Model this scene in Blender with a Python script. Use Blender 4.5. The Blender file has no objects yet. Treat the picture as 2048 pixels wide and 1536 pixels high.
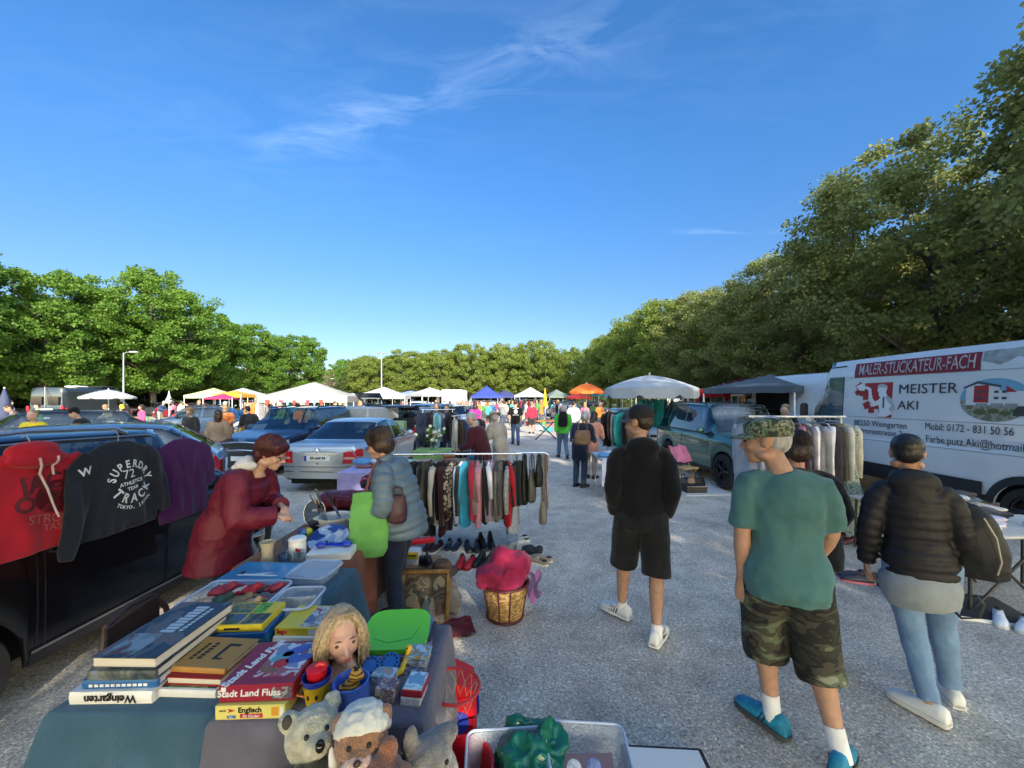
import bpy, bmesh, math, random
import numpy as np
from mathutils import Vector, Matrix, noise as mnoise
from mathutils.bvhtree import BVHTree
R = math.radians
rnd = random.Random(11)
SC = bpy.context.scene
COL = SC.collection
# ------------------------------------------------------------------ camera
EYE = 1.9
FPX = 772.0          # focal length for a picture 2048 wide
HORIZON = 797.0
cam_d = bpy.data.cameras.new("camera")
cam = bpy.data.objects.new("camera", cam_d)
COL.objects.link(cam)
cam.location = (0, 0, EYE)
cam.rotation_euler = (R(90), 0, 0)
cam_d.sensor_width = 36
cam_d.lens = 36 * FPX / 2048
cam_d.shift_y = (HORIZON - 768) / 2048
cam_d.clip_start = 0.05
cam_d.clip_end = 6000
SC.camera = cam
# ------------------------------------------------------------------ light
SUN_EL, SUN_AZ = 24.0, 22.0           # sun behind the viewer, a little to the right
sun_dir = Vector((math.sin(R(SUN_AZ)) * math.cos(R(SUN_EL)), -math.cos(R(SUN_AZ)) * math.cos(R(SUN_EL)), math.sin(R(SUN_EL))))
sd = bpy.data.lights.new("sun", 'SUN')
sd.energy = 2.8
sd.angle = R(0.5)
sd.color = (1.0, 0.90, 0.74)
sun = bpy.data.objects.new("sun", sd)
COL.objects.link(sun)
sun.rotation_euler = sun_dir.to_track_quat('Z', 'Y').to_euler()
sun.location = (20, -40, 40)
SC.view_settings.view_transform = 'Standard'
SC.view_settings.look = 'None'
SC.view_settings.exposure = 1.7
SC.view_settings.gamma = 1.0
SC.cycles.max_bounces = 6
SC.cycles.transparent_max_bounces = 10
SC.cycles.use_denoising = True
W = bpy.data.worlds.new("World")
SC.world = W
W.use_nodes = True

def world_sky():
    nt = W.node_tree
    nt.nodes.clear()
    N, L = nt.nodes.new, nt.links.new
    out = N('ShaderNodeOutputWorld')
    bg = N('ShaderNodeBackground')
    sky = N('ShaderNodeTexSky')
    sky.sky_type = 'NISHITA'
    sky.sun_disc = False
    sky.sun_elevation = R(SUN_EL)
    sky.sun_rotation = R(180 - SUN_AZ)
    sky.altitude = 400
    sky.air_density = 1.0
    sky.dust_density = 0.35
    sky.ozone_density = 2.2
    hs = N('ShaderNodeHueSaturation')
    hs.inputs['Saturation'].default_value = 1.02
    L(sky.outputs[0], hs.inputs['Color'])
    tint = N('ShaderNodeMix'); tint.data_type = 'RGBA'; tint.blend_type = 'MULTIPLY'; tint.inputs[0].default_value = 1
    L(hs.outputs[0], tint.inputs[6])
    bg.inputs[1].default_value = 0.15
    # thin cirrus, laid out on a high plane over the place
    tc = N('ShaderNodeTexCoord')
    sep = N('ShaderNodeSeparateXYZ')
    L(tc.outputs['Generated'], sep.inputs[0])
    def m(op, a, b=None, c=None, clamp=False):
        n = N('ShaderNodeMath'); n.operation = op; n.use_clamp = clamp
        for i, v in enumerate((a, b, c)):
            if v is None: continue
            if isinstance(v, (int, float)): n.inputs[i].default_value = v
            else: L(v, n.inputs[i])
        return n.outputs[0]
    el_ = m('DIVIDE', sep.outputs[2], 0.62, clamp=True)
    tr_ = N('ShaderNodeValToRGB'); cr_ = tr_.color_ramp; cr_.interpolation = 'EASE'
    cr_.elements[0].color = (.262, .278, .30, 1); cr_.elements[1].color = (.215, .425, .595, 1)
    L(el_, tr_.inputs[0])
    # sun-side sky behind the viewer, boosted and whitened to fill the shade
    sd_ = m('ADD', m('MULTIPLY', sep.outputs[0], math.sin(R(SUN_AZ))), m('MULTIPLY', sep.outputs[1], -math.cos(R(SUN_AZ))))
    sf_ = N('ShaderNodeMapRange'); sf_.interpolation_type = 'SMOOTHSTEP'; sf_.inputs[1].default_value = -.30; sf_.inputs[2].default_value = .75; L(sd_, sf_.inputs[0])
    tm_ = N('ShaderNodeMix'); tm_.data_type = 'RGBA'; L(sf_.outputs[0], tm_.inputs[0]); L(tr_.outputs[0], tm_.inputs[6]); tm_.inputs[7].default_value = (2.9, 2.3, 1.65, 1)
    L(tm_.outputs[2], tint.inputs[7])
    z = m('MAXIMUM', sep.outputs[2], 0.03)
    u = m('DIVIDE', sep.outputs[0], z)
    v = m('DIVIDE', sep.outputs[1], z)
    comb = N('ShaderNodeCombineXYZ')
    L(u, comb.inputs[0]); L(v, comb.inputs[1])
    mp = N('ShaderNodeMapping')
    mp.inputs['Rotation'].default_value = (0, 0, R(20))
    mp.inputs['Scale'].default_value = (1.6, 4.2, 1)
    L(comb.outputs[0], mp.inputs[0])
    nz = N('ShaderNodeTexNoise')
    nz.inputs['Scale'].default_value = 1.7
    nz.inputs['Detail'].default_value = 8
    nz.inputs['Roughness'].default_value = 0.62
    nz.inputs['Distortion'].default_value = 0.9
    L(mp.outputs[0], nz.inputs['Vector'])
    n2 = N('ShaderNodeTexNoise')
    n2.inputs['Scale'].default_value = 1.1
    n2.inputs['Detail'].default_value = 3
    L(comb.outputs[0], n2.inputs['Vector'])
    def band(s, s0, w, t, t0, t1, amp, soft=0.35):
        d = m('DIVIDE', m('SUBTRACT', s, s0), w)
        g = m('POWER', 2.718, m('MULTIPLY', m('MULTIPLY', d, d), -1.0))
        e0 = m('DIVIDE', m('SUBTRACT', t, t0), soft, clamp=True)
        e1 = m('DIVIDE', m('SUBTRACT', t1, t), soft, clamp=True)
        return m('MULTIPLY', m('MULTIPLY', g, amp), m('MULTIPLY', e0, e1))
    wob = m('MULTIPLY', m('SUBTRACT', n2.outputs[0], 0.5), 0.35)
    s = m('ADD', m('ADD', m('MULTIPLY', u, 0.351), m('MULTIPLY', v, 0.936)), wob)
    t = m('SUBTRACT', m('MULTIPLY', u, 0.936), m('MULTIPLY', v, 0.351))
    b1 = band(s, 1.09, 0.10, t, -1.7, 0.1, .8)
    b2 = band(v, 2.31, 0.035, u, 0.85, 1.75, 0.75, 0.3)
    b3 = band(m('ADD', v, wob), 2.45, 0.10, u, -0.45, 0.4, 0.28)
    b4 = band(s, 1.0, 0.5, t, -2.2, 0.9, 0.20)
    b5 = band(m('ADD', v, wob), 7.0, 0.7, u, -2.0, 1.6, 0.35)
    tot = m('ADD', m('ADD', m('ADD', b1, b2), m('ADD', b3, b4)), b5)
    ramp = N('ShaderNodeMapRange')
    ramp.inputs['From Min'].default_value = 0.42
    ramp.inputs['From Max'].default_value = 0.82
    L(nz.outputs[0], ramp.inputs['Value'])
    mask = m('MULTIPLY', m('MULTIPLY', tot, ramp.outputs[0]), 0.24, clamp=True)
    mix = N('ShaderNodeMix'); mix.data_type = 'RGBA'
    L(mask, mix.inputs[0])
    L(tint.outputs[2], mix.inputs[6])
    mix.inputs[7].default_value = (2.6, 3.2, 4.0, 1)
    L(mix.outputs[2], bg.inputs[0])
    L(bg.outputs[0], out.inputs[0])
world_sky()

# ------------------------------------------------------------------ helpers
def lin(h):
    """'#rrggbb' (as seen in sunlight-neutral terms) or a triple -> linear rgba"""
    if isinstance(h, str):
        h = h.lstrip('#')
        c = [int(h[i:i + 2], 16) / 255 for i in (0, 2, 4)]
        c = [x / 12.92 if x <= .04045 else ((x + .055) / 1.055) ** 2.4 for x in c]
        return (*c, 1.0)
    return (*h[:3], 1.0)

_M = {}
def mat(name, col=(.5, .5, .5), rough=.6, metal=0, var=0.0, vscale=8, bump=0, bscale=60, bdist=.004, coat=0, stretch=None,
        spec=.5, trans=0, alpha=1, sheen=0, ior=1.45):
    """a Principled surface with its own colour variation and bump"""
    if name in _M: return _M[name]
    mt = bpy.data.materials.new(name)
    mt.use_nodes = True
    nt = mt.node_tree
    N, L = nt.nodes.new, nt.links.new
    b = nt.nodes['Principled BSDF']
    c = lin(col)
    b.inputs['Base Color'].default_value = c
    b.inputs['Roughness'].default_value = rough
    b.inputs['Metallic'].default_value = metal
    b.inputs['Specular IOR Level'].default_value = spec
    b.inputs['IOR'].default_value = ior
    if coat: b.inputs['Coat Weight'].default_value = coat; b.inputs['Coat Roughness'].default_value = .04
    if trans: b.inputs['Transmission Weight'].default_value = trans
    if alpha < 1: b.inputs['Alpha'].default_value = alpha
    if sheen: b.inputs['Sheen Weight'].default_value = sheen
    if var or bump:
        tc = N('ShaderNodeTexCoord')
        mp = N('ShaderNodeMapping')
        L(tc.outputs['Object'], mp.inputs[0])
        if stretch: mp.inputs['Scale'].default_value = stretch
    if var:
        nz = N('ShaderNodeTexNoise'); nz.inputs['Scale'].default_value = vscale; nz.inputs['Detail'].default_value = 5
        L(mp.outputs[0], nz.inputs['Vector'])
        mx = N('ShaderNodeMix'); mx.data_type = 'RGBA'
        lo = [max(0, x * (1 - var)) for x in c[:3]]; hi = [min(1, x * (1 + var)) for x in c[:3]]
        mx.inputs[6].default_value = (*lo, 1); mx.inputs[7].default_value = (*hi, 1)
        mr = N('ShaderNodeMapRange'); mr.inputs[1].default_value = .3; mr.inputs[2].default_value = .7
        L(nz.outputs[0], mr.inputs[0]); L(mr.outputs[0], mx.inputs[0])
        L(mx.outputs[2], b.inputs['Base Color'])
    if bump:
        nb = N('ShaderNodeTexNoise'); nb.inputs['Scale'].default_value = bscale; nb.inputs['Detail'].default_value = 4
        L(mp.outputs[0], nb.inputs['Vector'])
        bp = N('ShaderNodeBump'); bp.inputs['Strength'].default_value = bump; bp.inputs['Distance'].default_value = bdist
        L(nb.outputs[0], bp.inputs['Height']); L(bp.outputs[0], b.inputs['Normal'])
    _M[name] = mt
    return mt

def cloth(col, key=None, rough=.9, var=.18, bump=.5, bs=22):
    return mat('cloth_' + (key or str(col)), col, rough, var=var, vscale=6, bump=bump, bscale=bs, bdist=.012, spec=.2, sheen=.15)

def paint(col, metal=.35, rough=.28):
    return mat('paint_' + str(col), col, rough, metal, var=.05, vscale=2, coat=.8, spec=.5)

def glass_mat(name, tint=(.25, .3, .3), op=.45):
    if name in _M: return _M[name]
    mt = bpy.data.materials.new(name); mt.use_nodes = True
    nt = mt.node_tree; nt.nodes.clear()
    N, L = nt.nodes.new, nt.links.new
    out = N('ShaderNodeOutputMaterial')
    tr = N('ShaderNodeBsdfTransparent'); tr.inputs[0].default_value = (*tint, 1)
    gl = N('ShaderNodeBsdfGlossy'); gl.inputs['Roughness'].default_value = .02; gl.inputs[0].default_value = (.9, .95, 1, 1)
    fr = N('ShaderNodeLayerWeight'); fr.inputs[0].default_value = .5
    pw = N('ShaderNodeMath'); pw.operation = 'POWER'; pw.inputs[1].default_value = 3.5; L(fr.outputs['Facing'], pw.inputs[0])
    mr = N('ShaderNodeMapRange'); mr.inputs[3].default_value = op * .25; mr.inputs[4].default_value = .95
    L(pw.outputs[0], mr.inputs[0])
    mx = N('ShaderNodeMixShader')
    L(mr.outputs[0], mx.inputs[0]); L(tr.outputs[0], mx.inputs[1]); L(gl.outputs[0], mx.inputs[2]); L(mx.outputs[0], out.inputs[0])
    _M[name] = mt
    return mt

def ramp_mat(name, cols, scale=5, rough=.7, detail=3, distort=0, stretch=None, const=True, kind='noise', bump=0, pos=None):
    """blotches of several colours (camouflage, prints, picture covers)"""
    if name in _M: return _M[name]
    mt = bpy.data.materials.new(name); mt.use_nodes = True
    nt = mt.node_tree; N, L = nt.nodes.new, nt.links.new
    b = nt.nodes['Principled BSDF']; b.inputs['Roughness'].default_value = rough
    b.inputs['Specular IOR Level'].default_value = .3
    tc = N('ShaderNodeTexCoord'); mp = N('ShaderNodeMapping'); L(tc.outputs['Object'], mp.inputs[0])
    if stretch: mp.inputs['Scale'].default_value = stretch
    if kind == 'noise':
        nz = N('ShaderNodeTexNoise'); nz.inputs['Detail'].default_value = detail; nz.inputs['Distortion'].default_value = distort
        o = nz.outputs[0]
    elif kind == 'voronoi':
        nz = N('ShaderNodeTexVoronoi'); o = nz.outputs['Color']
    else:
        nz = N('ShaderNodeTexWave'); nz.inputs['Distortion'].default_value = distort; nz.bands_direction = kind; o = nz.outputs['Fac']
    nz.inputs['Scale'].default_value = scale
    L(mp.outputs[0], nz.inputs['Vector'])
    cr = N('ShaderNodeValToRGB'); cr.color_ramp.interpolation = 'CONSTANT' if const else 'LINEAR'
    n = len(cols)
    while len(cr.color_ramp.elements) < n: cr.color_ramp.elements.new(.5)
    for i, c in enumerate(cols):
        e = cr.color_ramp.elements[i]; e.color = lin(c)
        if pos: e.position = pos[i]
        elif kind == 'noise': e.position = 0 if i == 0 else .34 + .32 * (i) / n
        else: e.position = i / n
    L(o, cr.inputs[0]); L(cr.outputs[0], b.inputs['Base Color'])
    if bump:
        bp = N('ShaderNodeBump'); bp.inputs['Strength'].default_value = bump; bp.inputs['Distance'].default_value = .01
        n2 = N('ShaderNodeTexNoise'); n2.inputs['Scale'].default_value = 18; L(tc.outputs['Object'], n2.inputs['Vector'])
        L(n2.outputs[0], bp.inputs['Height']); L(bp.outputs[0], b.inputs['Normal'])
    _M[name] = mt
    return mt

def V(*a): return Vector(a)
def gx(px, d): return (px - 1024) / FPX * d
def gz(py, d): return EYE - (py - HORIZON) / FPX * d
def gd(py, z=0): return (EYE - z) * FPX / (py - HORIZON)

class MB:
    """collects shapes; build() links them as ONE mesh object"""
    def __init__(s): s.v, s.f, s.m, s.cur = [], [], [], 0
    def add(s, vs, fs):
        o = len(s.v); s.v.extend([tuple(p) for p in vs])
        for f in fs: s.f.append([i + o for i in f]); s.m.append(s.cur)
        return s
    def box(s, c, d, rot=None, bev=0):
        x, y, z = (k / 2 for k in d)
        if bev:
            b = min(bev, min(x, y, z) * .9); vs = []; 
            pr = [(-x + b, -y), (x - b, -y), (x, -y + b), (x, y - b), (x - b, y), (-x + b, y), (-x, y - b), (-x, -y + b)]
            pi = [((p[0] * (x - b) / x), (p[1] * (y - b) / y)) for p in pr]
            rings = [[(*p, -z) for p in pi], [(*p, -z + b) for p in pr], [(*p, z - b) for p in pr], [(*p, z) for p in pi]]
            vs = [p for r in rings for p in r]; fs = []
            for k in range(3):
                for i in range(8): j = (i + 1) % 8; fs.append((k * 8 + i, k * 8 + j, k * 8 + 8 + j, k * 8 + 8 + i))
            fs.append(tuple(range(7, -1, -1))); fs.append(tuple(range(24, 32)))
        else:
            vs = [(a, b_, c_) for a in (-x, x) for b_ in (-y, y) for c_ in (-z, z)]
            fs = [(0, 1, 3, 2), (4, 6, 7, 5), (0, 4, 5, 1), (2, 3, 7, 6), (0, 2, 6, 4), (1, 5, 7, 3)]
        M4 = rot.to_matrix() if hasattr(rot, 'to_matrix') else (rot or Matrix.Identity(3))
        c = Vector(c)
        return s.add([M4 @ Vector(p) + c for p in vs], fs)
    def tube(s, pts, rad, n=10, caps=True, flat=None):
        """tube through pts; rad number, list, or list of (a,b) with flat = side axis for a"""
        pts = [Vector(p) for p in pts]; k = len(pts)
        if not hasattr(rad, '__len__'): rad = [rad] * k
        vs = []; side = None
        for i, p in enumerate(pts):
            t = (pts[min(i + 1, k - 1)] - pts[max(i - 1, 0)])
            t = t.normalized() if t.length > 1e-9 else Vector((0, 0, 1))
            if flat is not None: ref = Vector(flat[i] if isinstance(flat, list) else flat)
            elif side is None: ref = Vector((1, 0, 0)) if abs(t.x) < .8 else Vector((0, 1, 0))
            else: ref = side
            a = (ref - t * ref.dot(t))
            a = a.normalized() if a.length > 1e-6 else t.orthogonal().normalized()
            b = t.cross(a); side = a
            r = rad[i]; ra, rb = (r if hasattr(r, '__len__') else (r, r))
            for j in range(n):
                th = 2 * math.pi * j / n
                vs.append(p + a * (ra * math.cos(th)) + b * (rb * math.sin(th)))
        fs = []
        for i in range(k - 1):
            for j in range(n):
                q = (j + 1) % n; fs.append((i * n + j, i * n + q, (i + 1) * n + q, (i + 1) * n + j))
        if caps: fs.append(tuple(range(n - 1, -1, -1))); fs.append(tuple(range((k - 1) * n, k * n)))
        return s.add(vs, fs)
    def rod(s, a, b, r, n=8): return s.tube([a, b], r, n)
    def lathe(s, prof, c=(0, 0, 0), n=24, axis='z', caps=True):
        vs = []; c = Vector(c)
        for r, z in prof:
            for j in range(n):
                th = 2 * math.pi * j / n
                p = (r * math.cos(th), r * math.sin(th), z)
                if axis == 'x': p = (p[2], p[0], p[1])
                if axis == 'y': p = (p[1], p[2], p[0])
                vs.append(Vector(p) + c)
        fs = []
        for i in range(len(prof) - 1):
            for j in range(n):
                q = (j + 1) % n; fs.append((i * n + j, i * n + q, (i + 1) * n + q, (i + 1) * n + j))
        if caps: fs.append(tuple(range(n - 1, -1, -1))); fs.append(tuple(range((len(prof) - 1) * n, len(prof) * n)))
        return s.add(vs, fs)
    def ball(s, c, r, n=12, m=8, rot=None):
        if not hasattr(r, '__len__'): r = (r, r, r)
        c = Vector(c); vs = []; fs = []
        for i in range(1, m):
            ph = math.pi * i / m
            for j in range(n):
                th = 2 * math.pi * j / n
                p = Vector((r[0] * math.sin(ph) * math.cos(th), r[1] * math.sin(ph) * math.sin(th), r[2] * math.cos(ph)))
                vs.append((rot @ p if rot else p) + c)
        p = Vector((0, 0, r[2])); vs.append((rot @ p if rot else p) + c); vs.append(c - (rot @ p if rot else p))
        T, B = len(vs) - 2, len(vs) - 1
        for i in range(m - 2):
            for j in range(n):
                q = (j + 1) % n; fs.append((i * n + j, (i + 1) * n + j, (i + 1) * n + q, i * n + q))
        for j in range(n):
            q = (j + 1) % n; fs.append((T, j, q)); fs.append((B, (m - 2) * n + q, (m - 2) * n + j))
        return s.add(vs, fs)
    def prism(s, outline, o, ux, uy, th):
        """flat outline [(a,b)] in the plane o + a*ux + b*uy, thickened by th along ux x uy"""
        o, ux, uy = Vector(o), Vector(ux), Vector(uy); nn = ux.cross(uy).normalized(); n = len(outline)
        v0 = [o + ux * a + uy * b for a, b in outline]; v1 = [p + nn * th for p in v0]
        fs = [tuple(range(n - 1, -1, -1)), tuple(range(n, 2 * n))]
        fs += [(i, (i + 1) % n, n + (i + 1) % n, n + i) for i in range(n)]
        return s.add(v0 + v1, fs)
    def grid(s, fn, nu, nv, flip=False):
        vs = [fn(i / nu, j / nv) for i in range(nu + 1) for j in range(nv + 1)]
        fs = []
        for i in range(nu):
            for j in range(nv):
                a = i * (nv + 1) + j; f = (a, a + nv + 1, a + nv + 2, a + 1)
                fs.append(f[::-1] if flip else f)
        return s.add(vs, fs)
    def mesh(s, name):
        me = bpy.data.meshes.new(name); me.from_pydata(s.v, [], s.f); return me
    def build(s, name, m, parent=None, smooth=True, loc=None, rot=None, angle=40):
        me = s.mesh(name)
        for k in (m if isinstance(m, (list, tuple)) else [m]): me.materials.append(k)
        if any(s.m): me.polygons.foreach_set('material_index', s.m)
        return link(name, me, parent, smooth, loc, rot, angle)

def link(name, me, parent=None, smooth=True, loc=None, rot=None, angle=40):
    if smooth:
        me.polygons.foreach_set('use_smooth', [True] * len(me.polygons))
        if angle and angle < 170:
            try: me.set_sharp_from_angle(angle=R(angle))
            except Exception: pass
    me.update()
    o = bpy.data.objects.new(name, me); COL.objects.link(o)
    if parent is not None: o.parent = parent
    if loc is not None: o.location = loc
    if rot is not None: o.rotation_euler = rot
    return o

def tag(o, label=None, cat=None, group=None, kind=None):
    if label: o['label'] = label
    if cat: o['category'] = cat
    if group: o['group'] = group
    if kind: o['kind'] = kind
    return o
def thing(name, label, cat, loc=(0, 0, 0), rz=0, group=None, rot=None, scale=None):
    o = bpy.data.objects.new(name, None); COL.objects.link(o)
    o.empty_display_size = .2
    o.location = loc; o.rotation_euler = rot if rot is not None else (0, 0, rz)
    if scale: o.scale = (scale,) * 3 if not hasattr(scale, '__len__') else scale
    return tag(o, label, cat, group)
_KIDS = {}
def kids(o): return [c for c in bpy.data.objects if c.parent == o]
def copy_thing(root, loc, rz=None, label=None, group=None, scale=None):
    """a copy of a thing with copies of its parts and sub-parts"""
    if root.name not in _KIDS: _KIDS[root.name] = [(c, kids(c)) for c in kids(root)]
    r = root.copy(); COL.objects.link(r); r.location = loc
    if rz is not None: r.rotation_euler = (0, 0, rz)
    if label: r['label'] = label
    if group: r['group'] = group
    if scale: r.scale = (scale,) * 3 if not hasattr(scale, '__len__') else scale
    for c, sub in _KIDS[root.name]:
        n = c.copy(); COL.objects.link(n); n.parent = r
        for g in sub:
            h = g.copy(); COL.objects.link(h); h.parent = n
    return r
def recolor(o, m, only=None):
    """own material on a copy that shares its mesh"""
    for c in ([o] if o.type == 'MESH' else []) + [k for k in kids(o)]:
        if only and c.name.split('.')[0] != only: continue
        if c.type == 'MESH' and c.material_slots:
            c.material_slots[0].link = 'OBJECT'; c.material_slots[0].material = m

def remesh(mb, vox, smooth=3, fac=.5, wob=0, wscale=6, wfn=None, dec=0):
    """union of the closed shapes in mb as one continuous surface"""
    me = mb.mesh('tmp')
    o = bpy.data.objects.new('tmp', me); COL.objects.link(o)
    md = o.modifiers.new('r', 'REMESH'); md.mode = 'VOXEL'; md.voxel_size = vox; md.use_smooth_shade = True
    if smooth:
        ms = o.modifiers.new('s', 'SMOOTH'); ms.iterations = smooth; ms.factor = fac
    if dec:
        dm = o.modifiers.new('d', 'DECIMATE'); dm.ratio = dec
    dg = bpy.context.evaluated_depsgraph_get(); dg.update()
    r = bpy.data.meshes.new_from_object(o.evaluated_get(dg))
    bpy.data.objects.remove(o); bpy.data.meshes.remove(me)
    r.materials.clear()
    if wob or wfn:
        n = len(r.vertices); co = np.empty(n * 3); r.vertices.foreach_get('co', co); co = co.reshape(-1, 3)
        nr = np.array([v.normal for v in r.vertices]) if n else co
        if wfn: co = wfn(co, nr)
        if wob:
            d = np.array([mnoise.noise(Vector(p) * wscale) + .5 * mnoise.noise(Vector(p) * wscale * 2.3) for p in co])
            co = co + nr * (d * wob)[:, None]
        r.vertices.foreach_set('co', co.ravel()); r.update()
    return r
def built(name, me, m, parent=None, angle=180, **k):
    for q in (m if isinstance(m, (list, tuple)) else [m]): me.materials.append(q)
    return link(name, me, parent, True, angle=angle, **k)

def text_mesh(txt, size=1, sx=1, extrude=0.0, align='CENTER', bold=0, shear=0, space=1.0, res=3):
    cu = bpy.data.curves.new('t', 'FONT'); cu.body = txt; cu.size = size; cu.align_x = align; cu.align_y = 'CENTER'
    cu.extrude = extrude; cu.offset = bold; cu.shear = shear; cu.space_character = space; cu.resolution_u = res
    o = bpy.data.objects.new('t', cu); COL.objects.link(o)
    dg = bpy.context.evaluated_depsgraph_get(); dg.update()
    me = bpy.data.meshes.new_from_object(o.evaluated_get(dg)); me.materials.clear()
    bpy.data.objects.remove(o); bpy.data.curves.remove(cu)
    if sx != 1: me.transform(Matrix.Diagonal((sx, 1, 1, 1)))
    return me
def lettering(txt, m, parent, loc, rot=(0, 0, 0), size=.1, sx=1, name='lettering', th=.0008, **k):
    """raised letters lying in the local XY plane of rot, at loc"""
    me = text_mesh(txt, size, sx, th, **k); me.materials.append(m)
    return link(name, me, parent, False, loc, rot)
def drape_on(me, target_bvh, mtx, axis, off=.004):
    """move a flat mesh onto a surface: every point goes along axis to the target"""
    for v in me.vertices:
        p = mtx @ v.co
        h = target_bvh.ray_cast(p - axis * .6, axis, 1.5)
        v.co = (h[0] - axis * off) if h[0] else p
    me.update(); return me
# ================================================================== SETTING
def ground_mat():
    mt = bpy.data.materials.new('fine_grey_gravel'); mt.use_nodes = True
    nt = mt.node_tree; N, L = nt.nodes.new, nt.links.new
    b = nt.nodes['Principled BSDF']; b.inputs['Roughness'].default_value = .92; b.inputs['Specular IOR Level'].default_value = .25
    tc = N('ShaderNodeTexCoord')
    def nz(s, d, r=.55):
        n = N('ShaderNodeTexNoise'); n.inputs['Scale'].default_value = s; n.inputs['Detail'].default_value = d; n.inputs['Roughness'].default_value = r
        L(tc.outputs['Object'], n.inputs['Vector']); return n
    big = nz(.35, 5, .6); mid = nz(3.2, 6, .65); fine = nz(55, 3, .7)
    vo = N('ShaderNodeTexVoronoi'); vo.inputs['Scale'].default_value = 95; L(tc.outputs['Object'], vo.inputs['Vector'])
    def ramp(src, stops):
        c = N('ShaderNodeValToRGB'); e = c.color_ramp.elements
        while len(e) < len(stops): e.new(.5)
        for i, (p, col) in enumerate(stops): e[i].position = p; e[i].color = (*col, 1)
        L(src, c.inputs[0]); return c.outputs[0]
    base = ramp(mid.outputs[0], [(.30, (.42, .37, .32)), (.5, (.58, .52, .45)), (.70, (.70, .64, .56))])
    patch = ramp(big.outputs[0], [(.32, (.66, .65, .63)), (.48, (.92, .91, .89)), (.68, (1.10, 1.08, 1.03))])
    grain = ramp(fine.outputs[0], [(.30, (.55, .55, .55)), (.52, (1, 1, 1)), (.74, (1.45, 1.45, 1.45))])
    sp = N('ShaderNodeSeparateColor'); L(vo.outputs['Color'], sp.inputs[0])
    stone = ramp(sp.outputs[0], [(0, (.6, .6, .6)), (.2, (.9, .9, .9)), (.8, (1.05, 1.05, 1.05)), (.97, (1.5, 1.5, 1.5))])
    def mul(a, c):
        m = N('ShaderNodeMix'); m.data_type = 'RGBA'; m.blend_type = 'MULTIPLY'; m.inputs[0].default_value = 1
        L(a, m.inputs[6]); L(c, m.inputs[7]); return m.outputs[2]
    L(mul(mul(mul(base, patch), grain), stone), b.inputs['Base Color'])
    bp = N('ShaderNodeBump'); bp.inputs['Strength'].default_value = .8; bp.inputs['Distance'].default_value = .012
    ad = N('ShaderNodeMath'); ad.operation = 'ADD'; L(fine.outputs[0], ad.inputs[0]); L(mid.outputs[0], ad.inputs[1])
    L(ad.outputs[0], bp.inputs['Height']); L(bp.outputs[0], b.inputs['Normal'])
    return mt
gm = MB()
def _gnd(u, v):
    x = (u - .5) * 2; y = (v - .5) * 2
    X = math.copysign(abs(x) ** 3, x) * 1500; Y = math.copysign(abs(y) ** 3, y) * 1500
    return (X, Y, 0)
gm.grid(_gnd, 60, 60)
tag(gm.build('ground', ground_mat(), smooth=False), kind='structure')
rp = random.Random(9); pm = MB()
for i in range(2600):
    a = rp.uniform(-1.0, 1.0); d = 1.7 + 7 * rp.random() ** 1.6; s_ = rp.uniform(.004, .011) * (1 + .06 * d); x, y = d * math.tan(a * .85), d
    q = [(x + s_ * math.cos(k * 1.257 + i) * rp.uniform(.7, 1.3), y + s_ * math.sin(k * 1.257 + i) * rp.uniform(.7, 1.3), .001) for k in range(5)]
    pm.add(q + [(x + s_ * .2, y, s_ * .75), (x - s_ * .3, y + s_ * .2, s_ * .7)], [(0, 1, 5), (1, 2, 6, 5), (2, 3, 6), (3, 4, 6), (4, 0, 5, 6)])
tag(pm.build('pebbles', mat('pebble', (.40, .36, .31), .9, var=.6, vscale=9), smooth=False), kind='stuff')
# grass beyond the square
def meadow(name, x0, x1, y0, y1):
    m = MB(); m.grid(lambda u, v: (x0 + (x1 - x0) * u, y0 + (y1 - y0) * v, .02 + .04 * mnoise.noise(V(u * 40, v * 40, 0)) ** 2), 24, 24)
    tag(m.build(name, mat('meadow', (.06, .09, .025), .95, var=.4, vscale=.6, bump=.6, bscale=12, bdist=.06)), kind='structure')
meadow('grass_verge', -140, 140, 79, 180)
meadow('grass_verge', -140, -41, -30, 79)
meadow('grass_verge', 19, 140, -40, 79)
# far blue hills
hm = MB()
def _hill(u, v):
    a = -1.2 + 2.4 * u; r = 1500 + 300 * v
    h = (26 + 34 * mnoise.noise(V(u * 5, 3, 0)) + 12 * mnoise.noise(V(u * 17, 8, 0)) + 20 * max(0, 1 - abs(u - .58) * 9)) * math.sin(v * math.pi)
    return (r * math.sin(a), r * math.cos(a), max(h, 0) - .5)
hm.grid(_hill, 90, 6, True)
tag(hm.build('hills', mat('hill_forest', (.16, .24, .30), 1, var=.2, vscale=.01)), kind='structure')

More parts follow.
